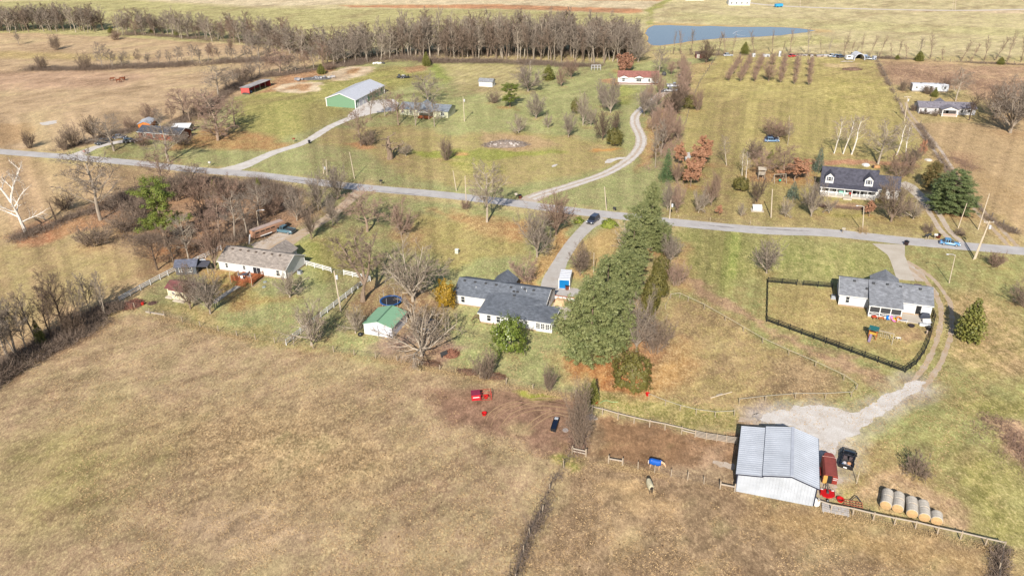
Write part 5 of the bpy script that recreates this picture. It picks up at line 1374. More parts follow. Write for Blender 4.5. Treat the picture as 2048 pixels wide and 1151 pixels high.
        if dims is None: MB().lathe([(.3, 0), (.32, .45), (.3, .9)], 10).build('drum', m_, t_)
        elif nm == 'lumber_stack':
            me = MB().box((0, 0, 0), (2.2, .2, .14)).mesh('board', m_)
            for i in range(4):
                for j in range(4): link('board', me, t_, (RNG.uniform(-.1, .1), -.35 + .23 * i, .1 + .16 * j))
        else: MB().loft([[(dims[0] * s_ * cos(a) * (1 + .2 * sin(3 * a)) / 1.4, dims[1] * s_ * sin(a), z * dims[2]) for a in np.linspace(0, 2*pi, 10)[:-1]] for z, s_ in ((0, 1), (.5, .9), (.85, .6), (1, .2))]).build('heap', m_, t_)

def simple_house(name, label, o, yaw, Wd, D, ze, zr, mw, mr, wins=(), doors=(), cat='house', ax='x', **kw):
    h = thing(name, label, cat, o, yaw)
    w, r = MB(), MB(); gable(w, r, 0, Wd, 0, D, ze, zr, ax, **kw)
    w.build('wall', mw, h); r.build('roof', mr, h)
    for q in wins: window(h, *q)
    for q in doors: door(h, *q)
    return h
def far_buildings():
    # green machine barn
    h = thing('machine_barn', 'long green metal barn with pale grey roof and white trim', 'barn', (-71.8, 312.6, 0), YAW)
    w, r = MB(), MB(); M_G = mat('green_wall', C(120, 156, 126), .55, .05)
    gable(w, r, 0, 12.7, 0, 25.2, 3.2, 5.3, 'y', .3, .3, .1)
    w.build('wall', M_G, h); r.build('roof', mat('pale_roof', (.42, .43, .47), .4), h)
    for p in ((0, 0), (12.7, 0), (12.7, 25.2)): MB().box((p[0], p[1], 1.62), (.3, .3, 3.24)).build('corner_trim', M_TRIM, h)
    for a, b in (((-.3, -.33, 3.15), (6.35, -.33, 5.4)), ((6.35, -.33, 5.4), (13.0, -.33, 3.15)), ((13.03, -.3, 3.15), (13.03, 25.5, 3.15)), ((-.33, -.3, 3.15), (-.33, 25.5, 3.15))): MB().bar(a, b, .06, .24).build('edge_trim', M_TRIM, h)
    for y in (4.6, 8.4): 
        d = MB().box((12.72, y, 1.35), (.06, 3.0, 2.7)).build('overhead_door', mat('door_white', C(226,226,230), .5), h)
        MB().box((12.76, y - 1.6, 1.4), (.1, .16, 2.8)).box((12.76, y + 1.6, 1.4), (.1, .16, 2.8)).build('door_frame', M_TRIM, d)
    MB().box((12.72, 2.0, 1.0), (.06, .95, 2.0)).build('side_door', M_TRIM, h)
    # long grey-green house beside it
    M_SAGE = siding_mat('sage_siding', C(196, 196, 168))
    h = simple_house('farmhouse', 'long sage-green house with grey-blue roof and small timber porch', (-41.4, 298.3, 0), YAW * .95, 19.6, 7.8, 2.45, 3.9, M_SAGE, shingle_mat('blue_grey_shingles', C(134, 142, 152)),
        [(1.2, 0, 1.4, .8, 1.2, '-y', 2), (4.5, 0, 1.5, .7, .9), (17.4, 0, 1.4, 1.3, 1.2, '-y', 2)])
    w, r = MB(), MB(); gable(w, r, 8.6, 13.6, -3.6, .1, 2.45, 3.5, 'y', z0=2.3); w.build('porch_gable', M_TRIM, h); r.build('porch_roof', MATS['blue_grey_shingles'], h)
    w, r = MB(), MB(); gable(w, r, 5.2, 9.6, 6.0, 9.4, 2.4, 3.8, 'y'); w.build('rear_wall', M_SAGE, h); r.build('rear_roof', MATS['blue_grey_shingles'], h)
    for x in (8.8, 11.1, 13.4): MB().box((x, -3.5, 1.15), (.16, .16, 2.3)).build('porch_post', M_WOOD, h)
    MB().box((11.1, -1.8, .3), (5.0, 3.5, .16)).build('porch_floor', M_REDWOOD, h)
    for z in (.65, .95, 1.2): MB().bar((8.8, -3.5, z), (13.4, -3.5, z), .05, .1).build('porch_rail', M_REDWOOD, h)
    # white hut
    h = simple_house('storage_hut', 'small white hut with grey roof alone on the striped lawn', (-12.7, 341.8, 0), YAW, 6.1, 3.6, 2.2, 3.1, M_WHITE, shingle_mat('hut_shingles', C(150, 152, 156)), [], [(5.2, 0, .05, 1.1, 1.9, '-y', None, M_TRIM)], 'hut')
    # red-roofed manufactured house
    h = simple_house('manufactured_house', 'white manufactured house with brick-red roof at the end of the gravel lane', (46.7, 342.7, 0), YAW * .45, 17.0, 7.5, 2.9, 4.6, M_WHITE, shingle_mat('red_shingles', C(158, 108, 98)),
        [(2.4, 0, 1.6, 1.1, 1.4, '-y', 2), (8.9, 0, 1.6, 2.2, 1.4, '-y', 3), (13.2, 0, 1.6, .8, 1.4)], [(5.0, 0, .35, 1.1, 2.0, '-y', None, M_TRIM)])
    for x in (2.6, 8.9): 
        w, r = MB(), MB(); gable(w, r, x - 1.9, x + 1.9, -.7, .6, 2.75, 3.5, 'y', .2, .15, .08, z0=2.5); w.build('dormer', M_TRIM, h); r.build('dormer_roof', MATS['red_shingles'], h)
    MB().box((8.5, -.06, .18), (17.1, .14, .5)).build('brick_skirt', M_BRICK, h); MB().box((8, -1.1, .06), (15, 1.6, .12)).build('walk', M_CONC, h)
    # right-hand trailer and the grey house in front of it
    h = thing('house_trailer', 'old white house trailer overgrown with bare shrubs', 'trailer', (162.35, 320.2, 0), YAW * .55)
    MB().loft([[(x, y, z) for y, z in ((0, .5), (0, 2.7), (.5, 3.05), (3.0, 3.05), (3.5, 2.7), (3.5, .5))] for x in (0, 13.6)]).build('body', mat('trailer_white', (.48, .49, .52), .5, .1, 1.5), h)
    MB().box((6.8, 1.75, .26), (13.4, 3.3, .5)).build('skirt', mat('trailer_skirt', C(150, 140, 130), .9, .3, 3), h)
    for x in (1.6, 5.0, 9.0, 12.2): window(h, x, 0, 1.8, .9, .7)
    door(h, 7.0, 0, .5, .8, 1.9)
    for x in (3.6, 9.2): MB().box((x, 2.2, 3.08), (.8, .6, .1)).build('roof_vent', M_VENT, h)
    for y in (.6, 1.4, 2.2, 2.9): MB().box((-.02, y, 1.6), (.05, .12, 1.9)).build('end_panel', M_VENT, h)
    h = simple_house('cottage', 'weathered grey house with white gabled porch beside the far lane', (150.2, 288.0, 0), YAW * .6, 19.2, 7.0, 2.4, 3.7, siding_mat('peeling_white', C(206, 204, 206)), shingle_mat('worn_shingles', C(136, 132, 142)),
        [(2.2, 0, 1.4, 1.0, 1.2), (5.6, 0, 1.4, .8, 1.2), (14.6, 0, 1.4, .9, 1.2), (17.0, 0, 1.4, .9, 1.2)])
    w, r = MB(), MB(); gable(w, r, 7.0, 12.4, -3.2, .2, 2.5, 3.5, 'y', z0=2.35); w.build('porch_gable', M_TRIM, h); r.build('porch_roof', MATS['worn_shingles'], h)
    for x in (7.2, 12.2): MB().box((x, -3.0, 1.2), (.25, .25, 2.4)).build('porch_post', M_TRIM, h)
    MB().box((9.7, -1.5, .2), (5.2, 3.0, .4)).build('porch_floor', M_CONC, h); door(h, 9.7, 0, .4, 1.0, 2.0); MB().box((9.7, -3.0, .75), (4.6, .08, .5)).build('porch_rail', mat('pinkish_board', C(196, 170, 156), .8), h)
    for x in (3.0, 7.5, 12.5, 15.5): MB().box((x, 2.6, 3.5), (.4, .4, .2)).build('roof_vent', M_VENT, h)
    MB().tube([(4.6, 4.5, 3.0), (4.6, 4.5, 4.6)], [.15, .15], 7).build('chimney_pipe', M_VENT, h)
    w, r = MB(), MB(); gable(w, r, 7.4, 11.0, 5, 9.5, 2.4, 3.6, 'y'); w.build('rear_wall', MATS['peeling_white'], h); r.build('rear_roof', MATS['worn_shingles'], h)
    # brick house on the left, half hidden by trees
    h = simple_house('brick_house', 'dark-roofed brick house half hidden behind a large bare tree', (-129.6, 272.6, 0), YAW * .9, 17.0, 6.4, 2.5, 3.9, M_BRICK, shingle_mat('dark_shingles', C(84, 88, 98)),
        [(2.5, 0, 1.4, 1.0, 1.2, '-y', 2), (6.5, 0, 1.4, 1.0, 1.2, '-y', 2), (17.0, 2.2, 1.4, .7, 1.2, '+x'), (17.0, 4.2, 1.4, .7, 1.2, '+x')])
    gutter(h, [((-.3, -.4, 2.4), (17.3, -.4, 2.4))])
    for a, b in (((17.33, -.35, 2.45), (17.33, 3.2, 4.0)), ((17.33, 3.2, 4.0), (17.33, 6.75, 2.45))): MB().bar(a, b, .06, .22).build('fascia', M_TRIM, h)
    h = simple_house('orange_shed', 'small orange shed with silver roof behind the brick house', tuple(G(278, 259)), YAW + radians(25), 4.2, 6.5, 2.0, 2.7, mat('orange_wall', C(226, 128, 52), .7), M_METAL, [], [(2.1, 0, .05, 1.2, 1.7, '-y', mat('orange_trim', C(240,150,80), .7), MATS['orange_wall'])], 'shed', 'y', t=.06)
    h = simple_house('small_shed', 'small shed with white metal roof right behind the brick house', tuple(G(346, 266)), YAW + radians(18), 6.0, 5.0, 2.0, 2.8, M_WOOD, mat('white_roof', (.5, .51, .53), .5), [], [(3, 0, .05, 1.2, 1.8, '-y', None, M_DARK)], 'shed', t=.06)
    # red open-fronted machine shed
    h = thing('machine_shed', 'red three-walled machine shed with rusty grey roof by the hedgerow', 'shed', (-112.3, 335.6, 0), YAW + radians(-1))
    M_RED = mat('barn_red', C(206, 92, 88), .75, .12)
    MB().box((2.0, .06, 1.35), (4.2, .12, 2.7)).build('end_wall', M_RED, h); MB().box((2.0, 15.2, 1.35), (4.2, .12, 2.7)).build('end_wall', M_RED, h); MB().box((-.04, 7.6, 1.25), (.12, 15.2, 2.5)).build('back_wall', M_RED, h)
    MB().slab([(-.5, -.4, 2.62), (4.8, -.4, 2.95), (4.8, 15.6, 2.95), (-.5, 15.6, 2.62)], .08).build('roof', mat('rust_roof', C(140, 138, 140), .7, col2=C(206, 200, 196), scale=.35), h)
    for y in (3.8, 7.6, 11.4): MB().box((4.1, y, 1.4), (.2, .2, 2.8)).build('post', M_WOOD, h)
    t = thing('stored_mower', 'blue-grey mower parked in the red machine shed', 'mower', h.matrix_basis @ Vector((2.8, 1.9, 0)), YAW)
    MB().box((0, 0, .6), (1.6, 1.1, .5)).box((-.3, 0, 1.0), (.7, .8, .4)).build('body', mat('mower_blue', C(120, 150, 186), .5), t)
    for x in (-.6, .6):
        for y in (-.6, .6): MB().tube([(x, y - .1, .3), (x, y + .1, .3)], [.3, .3], 10).build('wheel', M_BLACK, t)
    b = thing('rowing_boat', 'dark upturned boat beside the red machine shed wall', 'boat', G(492, 188), YAW)
    MB().loft([[(x, w_ * cos(a), .05 + .55 * sin(a) * (w_ / .8)) for a in np.linspace(0, pi, 7)] for x, w_ in ((-1.8, .25), (-1.2, .7), (0, .85), (1.2, .8), (1.9, .7))]).build('hull', mat('boat_dark', C(70, 72, 68), .6), b)
    MB().bar((-1.8, 0, .25), (1.9, 0, .62), .06, .08).build('keel', M_TRIM, b)
    # little dark hut by the pond row
    simple_house('pump_shed', 'small dark red shed at the head of the field fence', tuple(G(1391, 117)), YAW * .3, 4.6, 3.4, 2.2, 2.9, mat('dull_red', C(120, 76, 66), .8), shingle_mat('brown_shingles', C(110, 92, 86)), [], [(1.2, 0, .05, 1.0, 1.8, '-y', None, M_CONC)], 'shed')
    # far farmstead at the top edge
    h = simple_house('farmhouse', 'white two-storey farmhouse at the top edge beside the far road', tuple(G(1457, 11)), YAW * .35, 14.0, 9.0, 5.6, 8.2, M_WHITE, shingle_mat('far_shingles', C(112, 112, 120)),
        [(x, 0, z, .9, 1.4) for x in (2, 5.2, 8.6, 12) for z in (1.6, 4.2)])
    simple_house('white_barn', 'long low white barn left of the far farmhouse', tuple(G(1370, 1)), YAW * .35, 13.0, 9.0, 3.0, 5.0, M_WHITE, M_METAL, [(3, 0, 1.5, .9, 1.2), (9, 0, 1.5, .9, 1.2)], [], 'barn')
    b = thing('parked_trailer', 'bright blue trailer parked beside the far road', 'trailer', G(1557, 14.5), .2)
    MB().box((0, 0, 1.3), (5.0, 2.2, 1.6)).build('body', mat('trailer_blue', C(60, 170, 226, 1.6), .5), b)
    for x in (-1.2, 1.2): MB().tube([(x, -1.15, .4), (x, -.95, .4)], [.4, .4], 10).build('wheel', M_BLACK, b)
    MB().bar((-2.5, 0, .6), (-3.8, 0, .5), .12, .12).build('hitch', M_BLACK, b)
def build_buildings():
    house_left(); house_centre(); house_right(); pole_barn(); house_dormer(); far_buildings()
# ------------------------------------------------------------------ fences
M_VINYL = mat('white_vinyl', (.60, .60, .60), .4, .03)
M_POST = mat('grey_post', C(176, 160, 140), .9, .2, 4)
M_WIRE = mat('fence_wire', C(120, 116, 112), .5)
M_BOARD = mat('pale_board', C(182, 170, 156), .85, .15, 3, stretch=(.2, 1, 1))
def walk(px, step):
    """fence line through points of the photograph: posts every step metres, corners kept"""
    P = [G(*p) for p in px]; out = [P[0]]
    for a, b in zip(P, P[1:]):
        n = max(1, round((b - a).length / step))
        for k in range(1, n + 1): out.append(a.lerp(b, k / n))
    return out
def fence(name, label, px, step, heights, m, post=(.13, .13, 1.25), rail=(.045, .13), cat='fence', skip=(), pm=None, group=None, postcap=0.0, lean=0.0, wires=None):
    pts = walk(px, step); o = pts[0]
    f = thing(name, label, cat, o, 0, group)
    pme = MB().box((0, 0, post[2] / 2), post).mesh('post', pm or m)
    rm = MB().box((.5, 0, 0), (1, rail[0], rail[1])).mesh('rail', m)
    rg = random.Random(len(pts))
    for i, p in enumerate(pts):
        if i in skip and i - 1 in skip: continue
        d = pts[min(i + 1, len(pts) - 1)] - pts[max(0, i - 1)]
        c = link('post', pme, f, p - o); c.rotation_euler = (rg.gauss(0, lean), rg.gauss(0, lean), atan2(d.y, d.x)); c.scale = (1, 1, 1 + rg.gauss(0, lean * 1.5))
    for i, (a, b) in enumerate(zip(pts, pts[1:])):
        if i in skip: continue
        d = b - a
        for h_ in heights:
            q = link('rail', rm, f, a - o + Vector((0, 0, h_))); q.rotation_euler = (0, 0, atan2(d.y, d.x)); q.scale = (d.length, 1, 1)
    if wires:
        w = MB()
        for a, b in zip(pts, pts[1:]):
            for h_ in wires: w.bar(a - o + Vector((0, 0, h_)), b - o + Vector((0, 0, h_)), .012, .012)
        w.build('wire', M_WIRE, f)
    return f
def build_fences():
    V = dict(step=2.4, heights=(.45, .85, 1.22), m=M_VINYL, post=(.13, .13, 1.35), rail=(.05, .16))
    fence('board_fence', 'white three-rail fence running from the beige-roofed house to the gate gap', [(613, 531), (663, 545)], **V)
    fence('board_fence', 'short white three-rail fence between the gate gap and the large double tree', [(688, 550), (741, 562)], **V)
    fence('board_fence', 'long white rail fence slanting down the lawn from the big tree to the pasture', [(741, 562), (716, 577), (573, 690)], **V)
    fence('board_fence', 'white rail fence along the left side of the yard behind the sheds', [(443, 500), (425, 509), (398, 522), (352, 543), (321, 559), (282, 580), (240, 603)], **V)
    g = thing('wire_gate', 'low grey wire gate closing the gap in the white fence', 'gate', G(663, 545), 0)
    a, b = Vector((0, 0, 0)), G(688, 550) - G(663, 545); w = MB()
    for z in (.15, .6, 1.05): w.bar(a + Vector((0, 0, z)), b + Vector((0, 0, z)), .04, .05)
    for k in range(5): w.bar(a.lerp(b, k / 4) + Vector((0, 0, .1)), a.lerp(b, k / 4) + Vector((0, 0, 1.1)), .04, .04)
    w.build('frame', mat('gate_grey', C(140, 142, 136), .6), g)
    Bk = dict(step=2.45, heights=(.32, .62, .92, 1.22), m=M_BLACK, post=(.14, .14, 1.4), rail=(.04, .14))
    fence('board_fence', 'black four-rail fence from the pale grey house wall to the lawn gate', [(1664, 576), (1606, 571)], **Bk)
    fence('board_fence', 'black four-rail fence from the lawn gate round to the long front run', [(1593, 570), (1535, 565), (1533, 643)], **Bk)
    fence('board_fence', 'long straight black four-rail fence slanting across the right lawn', [(1533, 643), (1810, 745)], **Bk)
    fence('board_fence', 'curved black four-rail fence beside the two-rut track', [(1810, 745), (1832, 729), (1848, 707), (1857, 686), (1863, 664), (1869, 640), (1862, 624)], step=2.2, heights=(.32, .62, .92, 1.22), m=M_BLACK, post=(.14, .14, 1.4), rail=(.04, .14))
    g = thing('farm_gate', 'small black wire gate in the back black fence', 'gate', G(1606, 571), 0)
    b = G(1593, 570) - G(1606, 571); w = MB()
    for z in (.2, .6, 1.1): w.bar((0, 0, z), b + Vector((0, 0, z)), .04, .04)
    w.bar((0, 0, .2), b + Vector((0, 0, 1.1)), .03, .03); w.build('frame', M_VENT, g)
    E_ = dict(step=4.6, heights=(1.15,), m=mat('electric_rail', C(200, 194, 180), .5), post=(.1, .1, 1.25), rail=(.03, .06), pm=M_POST, lean=.04)
    fence('paddock_fence', 'single white rail paddock fence curving down from the cedars to the lower field', [(1331, 618), (1341, 597), (1359, 595), (1376, 603), (1408, 618), (1450, 642), (1525, 686), (1577, 710), (1630, 733), (1687, 760), (1713, 779)], **E_)
    fence('paddock_fence', 'single white rail paddock fence along the lower edge of the dry paddock', [(1713, 779), (1702, 794), (1650, 797), (1590, 797), (1530, 802), (1478, 808)], **E_)
    fence('paddock_fence', 'single white rail paddock fence from the round dark bush toward the barn', [(1298, 798), (1330, 811), (1360, 821), (1392, 829), (1430, 834), (1468, 832)], **E_)
    K_ = dict(step=3.7, heights=(1.2, ), m=M_BOARD, post=(.17, .17, 1.4), rail=(.06, .2), pm=M_POST, lean=.02)
    fence('corral_fence', 'grey rail fence along the top of the dirt corral', [(1184, 824), (1205, 829), (1236, 838), (1268, 846), (1299, 853), (1330, 859), (1363, 867)], **K_, wires=(.4, .8))
    fence('corral_fence', 'two-rail grey fence panel between the corral rail and the gates', [(1363, 867), (1390, 874)], step=3.4, heights=(.75, 1.2), m=M_BOARD, post=(.17, .17, 1.4), rail=(.06, .18), pm=M_POST)
    fence('corral_gate', 'five-bar grey board gates beside the shaded barn wall', [(1390, 874), (1412, 879), (1433, 882), (1452, 885), (1473, 888)], step=2.2, heights=(.3, .55, .8, 1.05, 1.3), m=M_BOARD, post=(.12, .12, 1.45), rail=(.05, .12), cat='gate', pm=M_POST)
    fence('rail_panel', 'short grey rail at the open left end of the dirt corral', [(1217, 926), (1245, 931)], step=4.5, heights=(.95,), m=M_BOARD, post=(.2, .2, 1.5), rail=(.08, .22), pm=M_POST, cat='fence')
    fence('wire_fence', 'thin post and wire fence below the blue-blanketed horse', [(1245, 931), (1276, 938), (1309, 945), (1342, 953), (1375, 959), (1408, 967), (1440, 977)], step=6, heights=(), m=M_POST, post=(.13, .13, 1.45), wires=(.3, .6, .9, 1.2), lean=.03)
    fence('rail_panel', 'short grey rail between the wire fence and the barn corner', [(1440, 977), (1469, 983)], step=5, heights=(.95,), m=M_BOARD, post=(.18, .18, 1.5), rail=(.08, .22), pm=M_POST, cat='fence')
    fence('rail_panel', 'short grey rail across the front of the planted triangle in the corral', [(1145, 906), (1172, 912)], step=4.5, heights=(.5, 1.0), m=M_BOARD, post=(.2, .2, 1.45), rail=(.07, .2), pm=M_POST, cat='fence')
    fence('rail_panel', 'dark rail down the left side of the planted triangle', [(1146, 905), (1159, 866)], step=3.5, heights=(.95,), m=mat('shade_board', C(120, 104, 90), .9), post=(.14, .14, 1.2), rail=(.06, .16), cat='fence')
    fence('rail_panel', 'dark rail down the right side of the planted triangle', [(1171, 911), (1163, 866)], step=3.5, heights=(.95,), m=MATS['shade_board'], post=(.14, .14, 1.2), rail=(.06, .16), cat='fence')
    fence('barn_fence', 'long pale rail fence running from the pole barn past the hay bales', [(1634, 1013), (1661, 1022), (1705, 1030), (1746, 1040), (1788, 1049), (1830, 1057), (1874, 1068), (1920, 1078), (1970, 1090), (2006, 1098)], step=3.3, heights=(1.25,), m=M_BOARD, post=(.17, .17, 1.4), rail=(.08, .2), pm=M_POST, wires=(.3, .6, .9), lean=.02)
    W_ = dict(step=5.5, heights=(), m=M_POST, post=(.13, .13, 1.35), wires=(.35, .7, 1.05, 1.3), lean=.06)
    fence('wire_fence', 'thin post and wire fence along the top of the brown pasture', [(240, 604), (300, 628), (330, 634), (401, 654), (474, 672), (550, 686), (627, 697), (709, 711), (795, 722), (880, 740), (960, 756), (1066, 779), (1150, 794), (1180, 815)], **W_)
    fence('wire_fence', 'old post and wire fence between the brown pasture and the corral', [(1145, 908), (1128, 935), (1100, 980), (1085, 1025), (1060, 1070), (1048, 1105), (1030, 1160), (1018, 1210)], **W_)
    fence('wire_fence', 'overgrown post and wire fence at the bottom right corner', [(2006, 1098), (1998, 1140), (1992, 1190)], **W_)
    D_ = dict(step=6.0, heights=(), m=mat('old_post', C(130, 118, 106), .9), post=(.2, .2, 1.5), wires=(.4, .8, 1.2), lean=.04)
    fence('wire_fence', 'dark overgrown field fence left of the far lane', [(1752, 118), (1784, 180), (1812, 236), (1822, 262)], **D_)
    fence('wire_fence', 'dark overgrown field fence right of the two-rut lane', [(1840, 250), (1868, 300), (1905, 352), (1960, 420), (2030, 466)], **D_)
    fence('wire_fence', 'thin field fence beside the row of small bare trees at the gravel drive', [(1432, 116), (1400, 165), (1384, 200), (1372, 245)], **D_)
    fence('wire_fence', 'far field fence along the back of the junk row', [(1340, 108), (1480, 112), (1620, 113), (1752, 117), (1900, 124), (2060, 131)], **D_)
    fence('wire_fence', 'thin wire fence along the roadside lawn before the dormer house', [(1356, 438), (1420, 443), (1500, 450)], step=9, heights=(), m=M_POST, post=(.1, .1, 1.2), wires=(.5, 1.0))
# ------------------------------------------------------------------ poles
M_POLE = mat('pole_wood', C(206, 190, 168), .9, .15, 2.5, stretch=(1, 1, .15))
M_CAN = mat('transformer_grey', C(206, 208, 212), .5)
def pole(label, base, top, r=.15, cross=0, can=False, lamp=0, group=None, name='utility_pole', cat='utility pole', leanx=True):
    b = G(*base); h_ = hgt(base[0], base[1], top[1])
    # sideways lean so that the top stands where it stands
    dx = (top[0] - projz((b.x, b.y, h_))[0]) / ppm(*base)
    dx = max(-.9, min(.9, dx))
    p = thing(name, label, cat, b, 0, group)
    MB().tube([(0, 0, -.1), (dx * .5, 0, h_ * .5), (dx, 0, h_)], [r, r * .85, r * .65], 8).build('shaft', M_POLE, p)
    for k in range(cross): MB().bar((dx - 1.2, .1, h_ - .35 - k * .8), (dx + 1.2, .1, h_ - .35 - k * .8), .12, .14).build('crossarm', M_POLE, p)
    if cross:
        for x in (-1.05, 1.05, -.4): MB().tube([(dx + x, .1, h_ - .28), (dx + x, .1, h_ - .05)], [.06, .04], 6).build('insulator', M_CAN, p)
    if can: MB().lathe([(.2, 0), (.27, .08), (.27, .8), (.2, .92), (.06, .95)], 10, (dx + .42, -.1, h_ - 1.9)).build('transformer', M_CAN, p)
    if lamp:
        MB().tube([(dx, 0, h_ - .2), (dx + lamp * .6, 0, h_ + .1), (dx + lamp * 1.5, 0, h_ + .15)], [.05, .05, .05], 6).build('arm', M_CAN, p)
        MB().loft([[(dx + lamp * (1.4 + .6 * t), w_ * cos(a), h_ + .12 + w_ * .7 * sin(a)) for a in np.linspace(0, 2*pi, 7)[:-1]] for t, w_ in ((0, .1), (.4, .2), (1, .12))]).build('lamp_head', M_CAN, p)
    return p
def build_poles():
    pole('utility pole with grey transformer inside the white fence by the big double tree', (682, 622), (668, 541), .17, can=True)
    pole('slim pole at the roadside behind the tall bare pair', (709, 357), (699, 304), .12)
    pole('twin roadside pole with transformer nearest the bare trees at the left drive', (647, 347), (646, 327), .14, can=True)
    pole('twin roadside pole without transformer behind the bare trees at the left drive', (654, 350), (652, 319), .14)
    pole('roadside pole without arms, farther from the road left of the tall pale-trunk tree', (913, 382), (906, 341), .13)
    pole('roadside pole with a red shrub at its foot', (933, 417), (930, 352), .15)
    pole('roadside pole between the gravel lane and the tall pines', (1213, 420), (1209, 373), .14)
    pole('pole with white transformer right of the tall pines', (1339, 437), (1342, 400), .15, can=True)
    pole('slim pole on the lawn beside the great pine mass', (1187, 547), (1188, 505), .11)
    pole('yard light pole beside the brown horse trailer', (517, 459), (513, 421), .11, lamp=1, name='light_pole', cat='light pole')
    pole('leaning pole in the tan field behind the brick house', (172, 284), (160, 250), .13)
    pole('tall pole at the right of the sage-green house', (929, 243), (926, 193), .15, can=True)
    pole('pole among bare trees behind the striped lawn', (1062, 152), (1061, 121), .13)
    pole('roadside pole between the pump house and the grey bare tree', (1542, 435), (1545, 378), .16)
    pole('pole with street lamp standing in tall dry grass by the road', (1725, 463), (1726, 412), .14, lamp=-1, name='light_pole', cat='light pole')
    pole('slim pole beside a round brown shrub near the dormer drive', (1916, 456), (1934, 406), .12)
    pole('tall pale pole between the dormer drive and the two-rut lane', (1956, 459), (1979, 387), .14)
    pole('big roadside pole with crossarm and white transformer in front of the blue car', (1950, 517), (1983, 442), .2, cross=1, can=True)
    pole('short brace pole leaning beside the big roadside pole', (1947, 519), (1966, 472), .14)
    pole('light pole with curved arm on the lawn behind the pale grey house', (1898, 566), (1911, 509), .1, lamp=-1, name='light_pole', cat='light pole')
    pole('pole with crossarm and transformer at the corner of the far lane', (1809, 242), (1816, 192), .15, cross=1, can=True)
    pole('slim pole by the far road at the top of the picture', (1600, 14), (1601, -2), .15)
    pole('right of two far poles beside the tan strip at the top edge', (1910, 21), (1912, 0), .15)
    pole('left of two far poles beside the tan strip at the top edge', (1905, 20), (1907, 2), .12)
    pole('thin white pole in the long field behind the blue cars', (1578, 243), (1579, 231), .08)
    pole('short wooden clothes pole on the lawn before the red-brown deck', (462, 568), (458, 538), .07, name='clothes_pole', cat='pole')
    pole('small clothes pole by the front corner of the red-brown deck', (504, 573), (501, 546), .06, name='clothes_pole', cat='pole')
    pole('thin post on the grass below the black open off-roader', (1713, 966), (1719, 942), .06, name='marker_post', cat='post')

# ------------------------------------------------------------------ vehicles
M_TYRE = mat('tyre', (.014, .014, .015), .85)
M_RIM = mat('rim', (.45, .46, .48), .35, metal=.6)
M_GLASSV = mat('car_glass', (.012, .015, .02), .06, .1, spec=.7)
M_LAMPW = mat('headlamp', (.70, .72, .74), .2); M_LAMPR = mat('tail_lamp', (.35, .02, .02), .3)
def wheel(parent, x, y, r=.33, w=.22):
    t = MB().tube([(x, y - w/2, r), (x, y - w/2 * .6, r), (x, y + w/2 * .6, r), (x, y + w/2, r)], [r * .9, r, r, r * .9], 14).build('wheel', M_TYRE, parent)
    s = -1 if y < 0 else 1
    MB().tube([(x, y + s * (w/2 - .02), r), (x, y + s * (w/2 + .015), r)], [r * .62, r * .55], 10).build('rim', M_RIM, t)
def body_sec(x, w, z0, z1, r=.14):
    """rounded section of a car body at station x"""
    return [(x, -w + .05, z0), (x, -w, z0 + .12), (x, -w, z1 - r), (x, -w + r, z1), (x, w - r, z1), (x, w, z1 - r), (x, w, z0 + .12), (x, w - .05, z0)]
